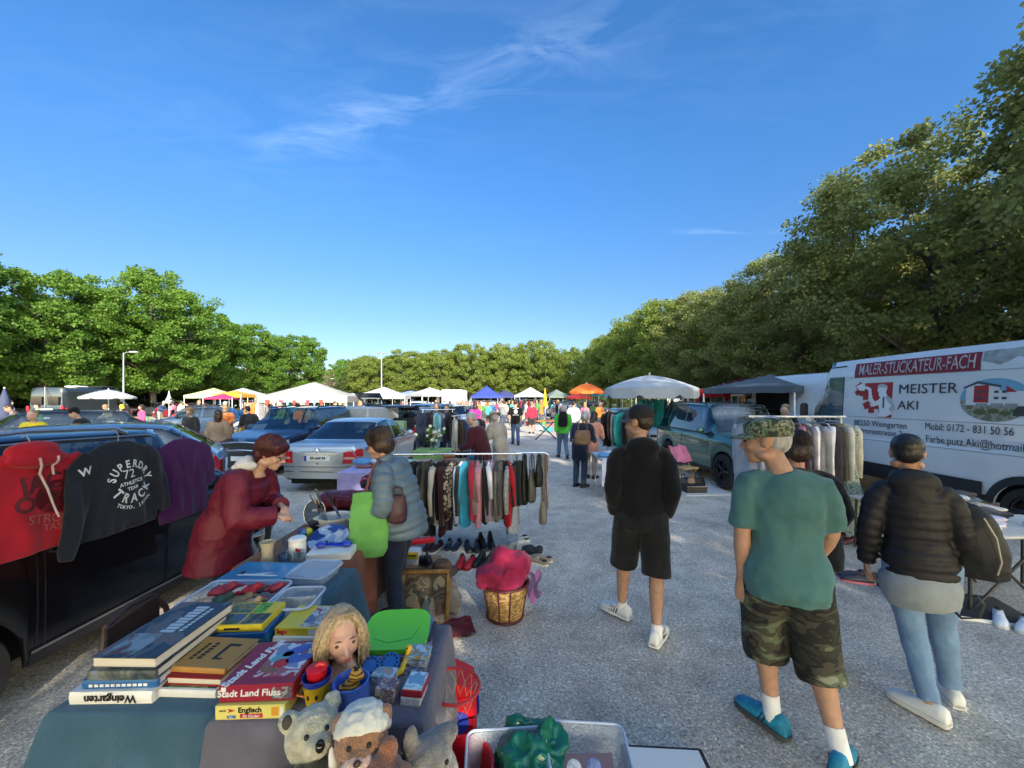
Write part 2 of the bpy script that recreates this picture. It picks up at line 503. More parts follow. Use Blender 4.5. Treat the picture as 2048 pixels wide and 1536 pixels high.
# ------------------------------------------------------------------ trees
def leaf_mat(name, c1, c2, tr=.35):
    mt = bpy.data.materials.new(name); mt.use_nodes = True
    nt = mt.node_tree; N, L = nt.nodes.new, nt.links.new
    b = nt.nodes['Principled BSDF']; b.inputs['Roughness'].default_value = .55; b.inputs['Specular IOR Level'].default_value = .35
    tc = N('ShaderNodeTexCoord'); nz = N('ShaderNodeTexNoise'); nz.inputs['Scale'].default_value = .9; nz.inputs['Detail'].default_value = 4
    L(tc.outputs['Object'], nz.inputs['Vector'])
    n2 = N('ShaderNodeTexWhiteNoise'); n2.noise_dimensions = '1D'; ge = N('ShaderNodeNewGeometry'); L(ge.outputs['Random Per Island'], n2.inputs['W'])
    ad = N('ShaderNodeMath'); ad.operation = 'MULTIPLY_ADD'; L(ge.outputs['Random Per Island'], ad.inputs[0]); ad.inputs[1].default_value = .5
    mr = N('ShaderNodeMapRange'); mr.inputs[1].default_value = .3; mr.inputs[2].default_value = .7; mr.inputs[4].default_value = .6; L(nz.outputs[0], mr.inputs[0])
    L(mr.outputs[0], ad.inputs[2])
    mx = N('ShaderNodeMix'); mx.data_type = 'RGBA'; mx.inputs[6].default_value = (*c1, 1); mx.inputs[7].default_value = (*c2, 1)
    L(ad.outputs[0], mx.inputs[0]); L(mx.outputs[2], b.inputs['Base Color'])
    t = N('ShaderNodeBsdfTranslucent'); L(mx.outputs[2], t.inputs[0])
    ms = N('ShaderNodeMixShader'); ms.inputs[0].default_value = tr
    L(b.outputs[0], ms.inputs[1]); L(t.outputs[0], ms.inputs[2]); L(ms.outputs[0], nt.nodes['Material Output'].inputs[0])
    return mt
LEAF_PLANE = leaf_mat('plane_leaf', (.130, .185, .028), (.270, .330, .070), .5)
LEAF_NEAR = leaf_mat('plane_leaf_deep', (.150, .180, .050), (.310, .325, .105), .48)
LEAF_GREEN = leaf_mat('chestnut_leaf', (.070, .150, .018), (.150, .270, .035), .45)
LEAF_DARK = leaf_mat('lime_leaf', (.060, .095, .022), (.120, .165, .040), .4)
BARK = mat('bark', (.12, .10, .075), .95, var=.5, vscale=3, bump=.8, bscale=14, bdist=.03, stretch=(1, 1, .35))

def tree_meshes(seed, H, RX, Z0, nclump, nleaf, leaf, flatness=.85, open_=.25):
    """trunk and crown meshes: tapering trunk and limbs, leaves in clumps all through the crown"""
    r = random.Random(seed); t = MB()
    zc = (H + Z0) / 2; rz = (H - Z0) / 2
    lean = [(r.uniform(-.15, .15), r.uniform(-.15, .15)) for _ in range(3)]
    trunk = [V(0, 0, -.1), V(lean[0][0] * .4, lean[0][1] * .4, Z0 * .5), V(lean[0][0], lean[0][1], Z0), V(lean[1][0] * 1.5, lean[1][1] * 1.5, zc), V(lean[2][0] * 2, lean[2][1] * 2, H - rz * .35)]
    t.tube(trunk, [.30, .23, .20, .13, .03], 10)
    clumps = []
    def inside(p, k=1.0):
        q = ((p.x / RX) ** 2 + (p.y / RX) ** 2) ** 1.25 + abs((p.z - zc) / rz) ** 2.4
        return q < k
    limbs = []
    for i in range(13):
        a = i * 2.4 + r.uniform(-.3, .3); z = Z0 + (H - Z0) * (.02 + .65 * i / 13)
        base = V(trunk[2].x, trunk[2].y, z - .2)
        rad = RX * (.95 - .25 * i / 13) * r.uniform(.75, 1.05)
        tip = V(math.cos(a) * rad, math.sin(a) * rad, z + r.uniform(.6, 2.2))
        mid = base.lerp(tip, .5) + V(r.uniform(-.3, .3), r.uniform(-.3, .3), r.uniform(-.1, .5))
        t.tube([base, mid, tip], [.10, .06, .015], 6); limbs.append((base, mid, tip))
        for k in range(4):
            s = mid.lerp(tip, r.uniform(-.4, .9)); e = s + V(r.uniform(-1, 1), r.uniform(-1, 1), r.uniform(-.1, 1.2)) * 1.3
            t.tube([s, (s + e) / 2 + V(0, 0, .1), e], [.035, .02, .006], 5)
            clumps.append(e)
    tries = 0
    while len(clumps) < nclump and tries < 30000:
        tries += 1
        p = V(r.uniform(-RX, RX), r.uniform(-RX, RX), r.uniform(Z0 - .3, H))
        bump_ = 1 + .32 * mnoise.noise(p * .45 + V(seed, 0, 0))
        if not inside(p, bump_): continue
        if inside(p, .42) and r.random() < .75: continue
        if mnoise.noise(p * .75 + V(0, seed, 0)) < -open_ : continue
        clumps.append(p)
    nL = nclump * nleaf
    c = np.array([tuple(p) for p in clumps]); rg = np.random.RandomState(seed)
    idx = rg.randint(0, len(c), nL)
    size = rg.uniform(.35, .75, len(c))[idx]
    off = rg.normal(0, 1, (nL, 3)); off *= (rg.uniform(0, 1, nL) ** .45 / np.linalg.norm(off, axis=1))[:, None] * size[:, None] * 1.15
    off[:, 2] *= flatness * .75
    pos = c[idx] + off
    # each leaf: a bent kite hanging outward and down
    d = rg.normal(0, 1, (nL, 3)); d[:, 2] -= .35; d += off * .9; d /= np.linalg.norm(d, axis=1)[:, None]
    u = np.cross(d, rg.normal(0, 1, (nL, 3))); u /= np.linalg.norm(u, axis=1)[:, None]
    n = np.cross(d, u)
    L_ = (leaf * rg.uniform(.65, 1.3, nL))[:, None]
    p0 = pos; p1 = pos + d * L_ * .5 + u * L_ * .42 + n * L_ * .10; p2 = pos + d * L_; p3 = pos + d * L_ * .5 - u * L_ * .42 + n * L_ * .10
    vs = np.stack([p0, p1, p2, p3], 1).reshape(-1, 3)
    me = bpy.data.meshes.new('crown'); me.vertices.add(len(vs)); me.vertices.foreach_set('co', vs.ravel())
    me.loops.add(nL * 4); me.loops.foreach_set('vertex_index', np.arange(nL * 4, dtype=np.int32))
    me.polygons.add(nL); me.polygons.foreach_set('loop_start', np.arange(0, nL * 4, 4, dtype=np.int32))
    me.update(calc_edges=True)
    tm = t.mesh('trunk'); tm.polygons.foreach_set('use_smooth', [True] * len(tm.polygons)); tm.materials.append(BARK)
    return tm, me
TREES = {}
def tree_kind(key, lm, **k):
    tm, me = tree_meshes(**k); me.materials.append(lm); TREES[key] = (tm, me)
tree_kind('near', LEAF_NEAR, seed=1, H=13, RX=4.9, Z0=3.0, nclump=450, nleaf=200, leaf=.135, open_=.14)
tree_kind('near2', LEAF_NEAR, seed=2, H=12.4, RX=4.9, Z0=3.0, nclump=430, nleaf=200, leaf=.135, open_=.14)
tree_kind('plane', LEAF_PLANE, seed=3, H=12, RX=4.8, Z0=2.8, nclump=380, nleaf=120, leaf=.20)
tree_kind('plane2', LEAF_PLANE, seed=4, H=11.5, RX=4.6, Z0=2.6, nclump=380, nleaf=120, leaf=.20)
tree_kind('green', LEAF_GREEN, seed=5, H=14, RX=5.6, Z0=2.4, nclump=420, nleaf=140, leaf=.21, open_=.18)
tree_kind('green2', LEAF_GREEN, seed=6, H=12.5, RX=5.0, Z0=2.2, nclump=400, nleaf=140, leaf=.21, open_=.18)
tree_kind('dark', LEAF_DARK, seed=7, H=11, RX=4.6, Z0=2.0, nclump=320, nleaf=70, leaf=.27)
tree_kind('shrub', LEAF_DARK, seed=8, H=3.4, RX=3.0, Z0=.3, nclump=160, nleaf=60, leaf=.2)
def tree(key, x, y, label, s=1.0, rz=0, group=None, sz=None, name='tree', cat='tree'):
    t = thing(name, label, cat, (x, y, 0), rz, group, scale=(s, s, sz or s))
    tm, me = TREES[key]
    for n, m in (('trunk', tm), ('crown', me)):
        o = bpy.data.objects.new(n, m); COL.objects.link(o); o.parent = t
    return t
# the plane trees along the right of the square
G1 = 'plane trees in a row behind the white van'
rows = [(16.6, 7.0, 'near', 1.05), (16.2, 14.8, 'near2', 1.0), (16.8, 22.5, 'near', .97), (16.3, 30, 'near2', 1.0), (16.8, 37.5, 'plane', 1.04),
        (16.4, 45, 'plane2', 1.06), (16.9, 52, 'plane', 1.0), (16.3, 59, 'plane2', 1.04), (16.8, 66, 'plane', 1.0)]
lab = ['tall plane tree with dark overhanging crown rising above the rear of the white van', 'tall shaded plane tree whose dark trunk shows above the white van roof',
       'plane tree behind the white van cab and the grey gazebo', 'plane tree standing behind the peak of the charcoal gazebo', 'plane tree above the red hatchback with its lid up',
       'plane tree above the pale grey parasol in the row', 'plane tree near the end of the shaded row', 'last but one plane tree of the shaded row', 'plane tree ending the shaded row beside the gap of sky']
for i, (x, y, k, s) in enumerate(rows): tree(k, x, y, lab[i], s, rnd.uniform(0, 6), G1, sz=s * (1, .95, .84, .84, .93, 1, 1, 1, 1)[i])
for i, y in enumerate((10.5, 19, 28, 38, 49, 61)):
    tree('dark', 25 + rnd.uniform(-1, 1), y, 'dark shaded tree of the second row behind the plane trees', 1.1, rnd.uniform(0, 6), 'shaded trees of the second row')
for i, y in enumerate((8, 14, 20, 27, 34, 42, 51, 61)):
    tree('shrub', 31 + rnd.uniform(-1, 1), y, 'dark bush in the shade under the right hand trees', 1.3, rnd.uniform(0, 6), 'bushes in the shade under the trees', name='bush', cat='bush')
# the sunlit row across the far end
G2 = 'sunlit plane trees across the far end'
xs = [-27, -20.5, -14.2, -8, -1.6, 4.5, 10.6]
labs = ['sunlit plane tree beside the tall slim floodlight pole', 'sunlit yellow green plane tree above the white gable tent', 'sunlit plane tree left of the blue gazebo peak in the far row', 'sunlit plane tree directly behind the blue gazebo',
        'sunlit plane tree behind the white gazebo with open sides', 'tall sunlit plane tree behind the closed yellow parasol', 'plane tree closing the far row, half in shadow beside the gap of sky']
hs = [.86, .92, .98, 1.0, 1.06, 1.06, 1.0]
for i, x in enumerate(xs): tree('plane' if i % 2 else 'plane2', x, 74 + rnd.uniform(-.6, .6), labs[i], .98, rnd.uniform(0, 6), G2, sz=hs[i])
for i, x in enumerate((-31, -24, -17, -11, -5, 1.5, 8)):
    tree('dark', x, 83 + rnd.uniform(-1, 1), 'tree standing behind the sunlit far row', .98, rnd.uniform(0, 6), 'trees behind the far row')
for i, (x, y, s) in enumerate(((22, 105, .9), (29, 112, .8), (17, 118, .8))):
    tree('green2', x, y, 'small far tree in the gap between the two plane rows', s, i, 'far trees in the gap')
# left side: lush green trees
lft = [(-41, 24, 'green', 1.05, 'tall lush green tree at the edge of the picture behind the folded navy parasol'), (-40.5, 33.5, 'green2', 1.05, 'lush green tree above the grey camper van'),
       (-38, 41, 'green', 1.10, 'tallest lush tree with a rounded top right of the camper van'), (-40, 50, 'green2', 1.04, 'green tree with a lower top behind the yellow gazebo'), (-39, 58, 'green', .92, 'green tree between the yellow gazebo and the cream tent'),
       (-37.5, 66, 'green2', 1.02, 'bright green tree standing alone left of the distant brown roofs')]
for i, (x, y, k, s, l) in enumerate(lft): tree(k, x, y, l, s, i * 1.3, 'green trees along the left side')
for i, (x, y) in enumerate(((-50, 22), (-51, 33), (-50, 43), (-50, 53), (-52, 64), (-60, 30), (-60, 48))):
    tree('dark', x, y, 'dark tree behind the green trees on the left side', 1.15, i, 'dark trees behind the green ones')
for i, (x, y, s) in enumerate(((-46, 112, .9), (-41, 118, .8), (-52, 120, 1.0))):
    tree('green', x, y, 'distant round green tree beside the gabled house', s, i, 'distant trees beside the gabled house')
# the row behind the viewer that shades the foreground
for i, x in enumerate((-20, -12.5, -5, 2.5, 10, 17.5, 25, 32)):
    tree('plane' if i % 2 else 'plane2', x, -8.5 + rnd.uniform(-.8, .8), 'plane tree of the row behind the viewer shading the stalls', 1.05, rnd.uniform(0, 6), 'plane trees behind the viewer')
for i in range(16):
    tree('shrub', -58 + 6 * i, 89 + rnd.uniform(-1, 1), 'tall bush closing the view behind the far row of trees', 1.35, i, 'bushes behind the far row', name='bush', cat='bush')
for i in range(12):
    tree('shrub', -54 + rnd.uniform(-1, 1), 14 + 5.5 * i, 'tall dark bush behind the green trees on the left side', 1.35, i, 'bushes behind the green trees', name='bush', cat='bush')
# ------------------------------------------------------------------ houses and lamp posts
def house(x, y, w, d, h, rh, wall, roof, label, rz=0):
    t = thing('house', label, 'house', (x, y, 0), rz)
    m = MB(); m.box((0, 0, h / 2), (w, d, h))
    m.prism([(-w / 2, 0), (w / 2, 0), (0, rh)], (0, d / 2, h), (1, 0, 0), (0, 0, 1), d)
    m.build('wall', mat('render_' + label[:12], wall, .9, var=.08), t, smooth=False)
    r_ = MB(); s = math.hypot(w / 2 + .5, rh * (1 + 1 / w)); a = math.atan2(rh, w / 2)
    for sg in (-1, 1):
        r_.box((sg * (w / 4 + .2), 0, h + rh / 2 - .05), (s + .3, d + 1, .25), Matrix.Rotation(sg * a, 3, 'Y'))
    r_.build('roof', mat('roof_' + label[:12], roof, .85, var=.3, vscale=2), t, smooth=False)
    c = MB(); c.box((w * .2, 0, h + rh), (.7, .7, 2.2)); c.build('chimney', mat('brick', (.25, .12, .08), .9), t, smooth=False)
    for k in range(4):
        px = -w / 2 + w * (k % 2 * .5 + .25); pz = h * (.3 + .45 * (k // 2))
        f = MB(); f.box((px, -d / 2 - .03, pz), (1.2, .1, 1.4)); fo = f.build('window', mat('white_frame', (.75, .75, .73), .5), t, smooth=False)
        g = MB(); g.box((px, -d / 2 - .07, pz), (1.0, .06, 1.2)); g.build('pane', mat('dark_pane', (.04, .05, .06), .08), fo, smooth=False)
    return t
house(-57, 120, 13, 16, 5.4, 5.0, (.62, .58, .5), (.20, .12, .09), 'low house with dark brown tiled roof behind the cream tent', R(70))
house(-46, 130, 9, 10, 9, 5, (.78, .72, .6), (.32, .12, .08), 'pale gabled house with red roof showing above the trees', R(-25))
house(-66, 100, 9, 12, 5.5, 4.0, (.75, .74, .7), (.25, .14, .1), 'white house half hidden behind the green trees', R(60))
def lamp(x, y, h, label, kind='street', r=.055):
    t = thing('street_lamp', label, 'lamp post', (x, y, 0))
    g = mat('galvanised', (.36, .40, .40), .5, .5, var=.1)
    m = MB(); m.tube([(0, 0, 0), (0, 0, h * .5), (0, 0, h)], [r * 1.5, r * 1.2, r * .8], 10); m.build('pole', g, t)
    a = MB()
    if kind == 'street':
        a.tube([(0, 0, h - .05), (.3, 0, h + .05), (.7, 0, h + .1)], [.04, .04, .03], 8); a.build('arm', g, t)
        b = MB(); b.box((.85, 0, h + .08), (.6, .25, .12), bev=.04); b.build('lamp_head', mat('lamp_white', (.75, .75, .72), .4), t)
    else:
        a.box((0, 0, h), (1.1, .1, .1)); a.build('crossbar', g, t)
        for s in (-.4, .4):
            b = MB(); b.box((s, -.1, h + .18), (.5, .3, .36), Matrix.Rotation(R(30), 3, 'X'), bev=.04); b.build('lamp_head', g, t)
lamp(gx(763, 68), 68, 9.8, 'tall slim floodlight pole in front of the far plane row', 'flood', .1)
lamp(gx(655, 78), 78, 5.8, 'pale street lamp in front of the brown roofs')
lamp(gx(706, 80), 80, 5.6, 'pale street lamp beside the far plane row, left of its twin')
lamp(gx(718, 86), 86, 5.8, 'pale street lamp nearest the tall floodlight pole')
lamp(gx(247, 33), 33, 5.8, 'green grey lamp post rising behind the camper van', 'street', .055)
# ================================================================== CARS
TYRE = mat('tyre_rubber', (.018, .018, .019), .85, bump=.4, bscale=40, bdist=.004)
RIM = mat('alloy_rim', (.45, .46, .47), .35, .9)
RIM_DARK = mat('dark_rim', (.04, .04, .045), .45, .5)
BLACKP = mat('black_plastic', (.02, .02, .022), .55, var=.2)
CHROME = mat('chrome', (.75, .76, .78), .12, 1)
REDL = mat('red_lamp', (.45, .012, .016), .12, coat=1)
CLEARL = mat('clear_lamp', (.62, .66, .70), .12, .3, coat=1)
PLATE = mat('plate_white', (.78, .78, .76), .4)
INK = mat('black_ink', (.012, .012, .014), .6)
SEAT = mat('seat_fabric', (.05, .052, .058), .9, var=.2)
CARGLASS = glass_mat('car_glass', (.34, .40, .42), .34)

def prof(pts):
    ys = np.array([p[0] for p in pts]); vs = np.array([p[1] for p in pts])
    return lambda y: float(np.interp(y, ys, vs))

class Car:
    """y forward, x to the car's right; ground at z=0. Sections are continuous so that panes, lamps and seams lie on the body."""
    def __init__(s, L=4.4, W=1.78, H=1.48, hood=.98, belt=.95, nose=.62, wb=2.6, front=.85, kind='hatch', wr=.32, lo=.22, ws=None, roof0=None, roof1=None, rear=None, tail=None):
        s.L, s.W, s.H = L, W, H; h = L / 2; s.h = h; s.lo = lo; s.r = wr
        s.yf = h - front; s.yr = s.yf - wb
        ws = ws if ws is not None else h - 1.05          # base of the windscreen
        roof0 = roof0 if roof0 is not None else ws - .85  # front edge of the roof
        if kind in ('hatch', 'suv', 'mpv', 'wagon'):
            rear = rear if rear is not None else -h + .10
            roof1 = roof1 if roof1 is not None else -h + {'hatch': .75, 'suv': .55, 'mpv': .50, 'wagon': .65}[kind]
            top = [(-h, belt - .12), (-h + .02, belt + .0), (rear + .03, belt + .08), (roof1, H - .05), (roof1 + .35, H - .01), ((roof0 + roof1) / 2, H), (roof0 + .2, H - .03), (roof0, H - .06), (ws, hood), (h - .28, hood - .14), (h - .10, nose + .10), (h, nose)]
        else:   # saloon
            rear = rear if rear is not None else -h + .62   # base of the rear window
            roof1 = roof1 if roof1 is not None else rear + .62
            top = [(-h, (tail or .93) - .10), (-h + .03, (tail or .93)), (-h + .12, (tail or .93) + .025), (rear, (tail or .93) + .05), (roof1, H - .05), (roof1 + .3, H - .01), ((roof0 + roof1) / 2, H), (roof0, H - .05), (ws, hood), (h - .30, hood - .13), (h - .10, nose + .10), (h, nose)]
        s.ws, s.roof0, s.roof1, s.rear, s.kind = ws, roof0, roof1, rear, kind
        s._zt = prof(top)
        s._belt = lambda y: min(belt + (0 if y < 0 else -.05 * y / h), s.zt(y) - .03)
        s.nosez = nose
    def zt(s, y):   # smoothed silhouette
        k = .06 if abs(y) < s.h - .25 else .02
        return (s._zt(max(-s.h, y - k)) + s._zt(y) * 2 + s._zt(min(s.h, y + k))) / 4
    def half(s, y):
        q = abs(y) / s.h
        return s.W / 2 * (1 - .10 * q ** 5 - .05 * q ** 16)
    def low(s, y):
        z = s.lo + .10 * max(0, (abs(y) / s.h - .85) / .15)
        for c in (s.yf, s.yr):
            d = abs(y - c); Ra = s.r + .055
            if d < Ra: z = max(z, s.r + math.sqrt(Ra * Ra - d * d))
        return z
    def S(s, y, t):
        """point on the right half; t 0 sill .. .45 shoulder .. .5 window foot .. .8 roof edge .. 1 centre line"""
        zt, zb, w, zl = s.zt(y), s._belt(y), s.half(y), s.low(y)
        zm = zl + (zb - zl) * .5
        gh = max(0.0, zt - zb)
        k = min(1, gh / .40)          # 0 on the bonnet, 1 in the cabin
        wr = w * (.93 - .20 * k)
        pts = [(0, w * .955, zl), (.06, w * .985, min(zl + .06, zb)), (.22, w, max(zl, zl + (zm - zl) * .9)), (.38, w * .995, zl + (zb - zl) * .86), (.45, w * .97, zb - .005 - .01 * k),
               (.50, w * .945, zb + gh * .04 + .004), (.62, w * .945 + (wr - w * .945) * .38, zb + gh * .42), (.74, w * .945 + (wr - w * .945) * .80, zb + gh * .80), (.80, wr * .985, zb + gh * .915), (.86, wr * .90, zb + gh * .97), (.93, wr * .5, zb + gh * .995), (1, 0, zt)]
        T = [p[0] for p in pts]
        x = float(np.interp(t, T, [p[1] for p in pts])); z = float(np.interp(t, T, [p[2] for p in pts]))
        # plan curvature of nose and tail
        q = abs(y) / s.h
        bul = (.16 if y > 0 else .09) * q ** 6 * (x / (s.W / 2)) ** 2
        return Vector((x, y - math.copysign(bul, y), z))
    def end(s, sg, x, z):
        """point on the front (sg=1) or rear (-1) face"""
        bul = (.16 if sg > 0 else .09) * (x / (s.W / 2)) ** 2
        lean = .05 * max(0, z - .5) if sg > 0 else .03 * max(0, z - .45)
        return Vector((x, sg * (s.h - bul + .012 - lean * 0), z))
    def stations(s):
        ys = set(np.round(np.linspace(-s.h, s.h, 72), 4))
        for c in (s.yf, s.yr):
            Ra = s.r + .055
            for a in np.linspace(0, math.pi, 15): ys.add(round(c + Ra * math.cos(a), 4))
            ys.add(round(c + Ra + .004, 4)); ys.add(round(c - Ra - .004, 4))
        for e in (.01, .03, .06, .1): ys.add(round(s.h - e, 4)); ys.add(round(-s.h + e, 4))
        for y in (s.ws, s.roof0, s.roof1, s.rear): ys.add(round(y, 4))
        return sorted(ys)
    TS = [0, .06, .14, .22, .30, .38, .42, .45, .475, .50, .56, .62, .68, .74, .77, .80, .83, .86, .93, 1]
    def is_glass(s, y, t, pillars):
        """which pane (name) a point of the surface belongs to"""
        if .515 < t < .785:
            gh = s.zt(y) - s._belt(y)
            if gh < .16: return None
            for i, (a, b) in enumerate(pillars):
                if a < y < b: return 'side_window'
            return None
        if t > .805:
            if s.roof0 + .015 < y < s.ws - .02: return 'windscreen'
            if s.kind == 'sedan':
                if s.rear + .02 < y < s.roof1 - .02: return 'rear_window'
            elif s.rear + .02 < y < s.roof1 - .03 and s.zt(y) > s._belt(y) + .10: return 'rear_window'
        return None

def patch(car, y0, y1, t0, t1, off=.004, ny=8, nt=5, side=1, mb=None):
    """a skin lying on the body between two stations and two heights"""
    mb = mb or MB()
    def fn(u, v):
        y = y0 + (y1 - y0) * u; t = t0 + (t1 - t0) * v
        p = car.S(y, t); e = 1e-3
        a = car.S(y + e, t) - car.S(y - e, t); b = car.S(y, min(1, t + e)) - car.S(y, max(0, t - e))
        n = a.cross(b); n = n.normalized() if n.length > 1e-12 else V(1, 0, 0)
        if n.x < 0: n = -n
        p = p + n * off
        return (p.x * side, p.y, p.z)
    mb.grid(fn, ny, nt, side > 0)
    return mb
def endpatch(car, sg, x0, x1, z0, z1, off=.004, nx=8, nz=2, mb=None, th=.02, skew=0):
    mb = mb or MB()
    def pt(u, v, o):
        x = x0 + (x1 - x0) * u + skew * v; z = z0 + (z1 - z0) * v
        p = car.end(sg, x, z); return (p.x, p.y + sg * o, p.z)
    mb.grid(lambda u, v: pt(u, v, off), nx, nz, sg > 0)
    # edges
    ring = [(i / nx, 0) for i in range(nx)] + [(1, j / nz) for j in range(nz)] + [(1 - i / nx, 1) for i in range(nx)] + [(0, 1 - j / nz) for j in range(nz)]
    a = [pt(u, v, off) for u, v in ring]; b = [pt(u, v, off - th) for u, v in ring]; n = len(ring)
    mb.add(a + b, [(i, (i + 1) % n, n + (i + 1) % n, n + i) for i in range(n)])
    return mb

def wheel(car_root, x, y, r, rim=RIM, w=.2, spokes=5):
    sg = 1 if x > 0 else -1
    m = MB(); ri = r * .66
    # rim disc with spokes
    m.lathe([(ri, -w * .45), (ri * 1.0, -w * .1), (ri * .97, w * .46), (ri * .90, w * .44), (ri * .88, w * .25)], n=28, axis='x', caps=False)
    m.lathe([(.001, w * .30), (r * .14, w * .32), (r * .15, w * .2)], n=14, axis='x', caps=False)
    for k in range(spokes):
        a = 2 * math.pi * k / spokes
        for q in (-.13, .13):
            m.tube([(w * .28, math.cos(a + q) * r * .1, math.sin(a + q) * r * .1), (w * .36, math.cos(a + q * .9) * ri * .93, math.sin(a + q * .9) * ri * .93)], [r * .055, r * .045], 6)
    o = m.build('wheel', rim, car_root, loc=(x, y, r)); o.scale = (sg, 1, 1)
    t = MB(); t.lathe([(ri * .98, -w * .5), (r * .93, -w * .52), (r * .99, -w * .40), (r, -w * .1), (r, w * .1), (r * .99, w * .40), (r * .93, w * .52), (ri * 1.01, w * .5)], n=36, axis='x', caps=False)
    t.build('tyre', TYRE, o)
    d = MB(); d.lathe([(.001, -.02), (ri * .95, -.02), (ri * .95, .01), (.001, .01)], n=24, axis='x'); d.build('brake_disc', RIM_DARK, o)
    return o

def make_car(label, cat='car', loc=(0, 0, 0), rz=0, col=(.3, .3, .3), pillars=None, group=None, detail=2, rim=RIM, name='parked_car', plate=None, rails=False, seams=None,
             lights='hatch', metal=.4, gate=0, cladding=False, tail_t=(.30, .45), seats=True, **k):
    car = Car(**k); t = thing(name, label, cat, (loc[0], loc[1], 0), rz, group); pm = paint(col, metal)
    h = car.h
    if pillars is None:
        a, b = car.rear + .18, car.ws - .30; n1 = (a + b) / 2 + .05
        pillars = [(a + .42, n1 - .04), (n1 + .04, b)] if car.kind == 'sedan' else [(a, a + .42), (a + .52, n1 - .02), (n1 + .07, b)]
    ys = car.stations()
    for a, b in pillars: ys += [a, b]
    ys = sorted(set(round(y, 4) for y in ys)); ts = list(Car.TS); ts = sorted(set(ts + [.515, .785, .805]))
    P = [[car.S(y, q) for q in ts] for y in ys]
    body = MB(); panes = {}
    for sd in (1, -1):
        vs = [(p.x * sd, p.y, p.z) for row in P for p in row]; nt = len(ts); base = len(body.v); fb = []; gl = {}
        for i in range(len(ys) - 1):
            for j in range(nt - 1):
                f = (i * nt + j, (i + 1) * nt + j, (i + 1) * nt + j + 1, i * nt + j + 1)
                if sd > 0: f = f[::-1]
                ym, tm = (ys[i] + ys[i + 1]) / 2, (ts[j] + ts[j + 1]) / 2
                g = car.is_glass(ym, tm, pillars)
                if g == 'rear_window' and gate: g = 'skip'
                if g == 'side_window':
                    g = ('side_window', sd, [n for n, (a, b) in enumerate(pillars) if a < ym < b][0])
                (gl.setdefault(g, []) if g else fb).append(f)
        body.add(vs, fb)
        for g, fs in gl.items():
            if g == 'skip': continue
            mb = panes.setdefault(g, MB()); used = sorted({i for f in fs for i in f}); mp = {o: n for n, o in enumerate(used)}
            mb.add([vs[i] for i in used], [tuple(mp[i] for i in f) for f in fs])
    # nose and tail faces
    for yy, sg in ((h, 1), (-h, -1)):
        row = [car.S(yy, q) for q in ts]; n = len(row)
        ring = [(p.x, p.y, p.z) for p in row] + [(-p.x, p.y, p.z) for p in row[::-1]]
        c = len(ring)
        mid = [(x * .6, sg * (h + .012 - .1 * abs(x * .6) ** 2 * .2), car.low(yy) + (z - car.low(yy)) * .9 + .01) for x, y, z in ring]
        fs = [(i, (i + 1) % c, c + (i + 1) % c, c + i) for i in range(c)] + [tuple(range(c, 2 * c))]
        if sg < 0: fs = [f[::-1] for f in fs]
        body.add(ring + mid, fs)
    bo = body.build('body', pm, t, angle=50)
    for g, mb in panes.items():
        mb.build(g if isinstance(g, str) else 'side_window', CARGLASS, t)
    # floor, arches and cabin
    u = MB(); u.box((0, 0, car.lo + .06), (car.W - .50, car.L - .25, .16)); u.box((0, 0, .62), (car.W - .46, car.L - 1.0, .5))
    for yy in (car.yf, car.yr):
        u.box((0, yy, .45), (car.W - .5, car.r * 2.2, .5))
    u.build('underbody', mat('underbody', (.012, .012, .012), .9), t, smooth=False)
    if detail >= 1:
        for sd in (1, -1):
            sk = MB(); patch(car, car.yr + car.r + .07, car.yf - car.r - .07, 0, .075, .006, 10, 2, sd, sk); sk.build('sill_trim', BLACKP, t)
        sk = MB()
        if cladding:
            for sd in (1, -1):
                for c in (car.yf, car.yr):
                    def arch(uu, vv, c=c, sd=sd):
                        a = math.pi * uu; r_ = car.r + .05 + .07 * vv
                        y = c + r_ * math.cos(a); z = max(car.lo, car.r + r_ * math.sin(a)); return (sd * (car.half(y) + .012 - .01 * vv), y, z)
                    sk.grid(arch, 16, 2, sd > 0)
            endpatch(car, 1, -car.W * .44, car.W * .44, .24, .40, .012, 10, 2, sk); endpatch(car, -1, -car.W * .44, car.W * .44, .24, .42, .012, 10, 2, sk)
        if sk.v: sk.build('wheel_arch_cladding', BLACKP, t)
    for sd in (1, -1):
        for yy in (car.yf, car.yr): wheel(t, sd * (car.half(yy) - .10), yy, car.r, rim)
    if seats and detail >= 1:
        st = MB(); 
        for x in (-.37, .37):
            st.box((x, car.ws - 1.35, .78), (.46, .14, .62), Matrix.Rotation(R(12), 3, 'X'), bev=.05); st.box((x, car.ws - 1.42, 1.16), (.26, .09, .18), bev=.04)
        rr = max(car.ws - 2.25, car.rear + .80)
        st.box((0, rr, .78), (1.2, .14, .58), Matrix.Rotation(R(14), 3, 'X'), bev=.05)
        for x in (-.37, .37): st.box((x, rr - .07, 1.12), (.25, .08, .16), bev=.03)
        st.build('seats', SEAT, t)
        da = MB(); da.box((0, car.ws - .35, .86), (car.W - .45, .5, .2), bev=.06); da.tube([(-.37 + .18 * math.cos(a), car.ws - .68 + .05 * math.sin(a), .93 + .17 * math.sin(a)) for a in np.linspace(0, 2 * math.pi, 17)], .014, 6, False)
        da.build('dashboard', BLACKP, t)
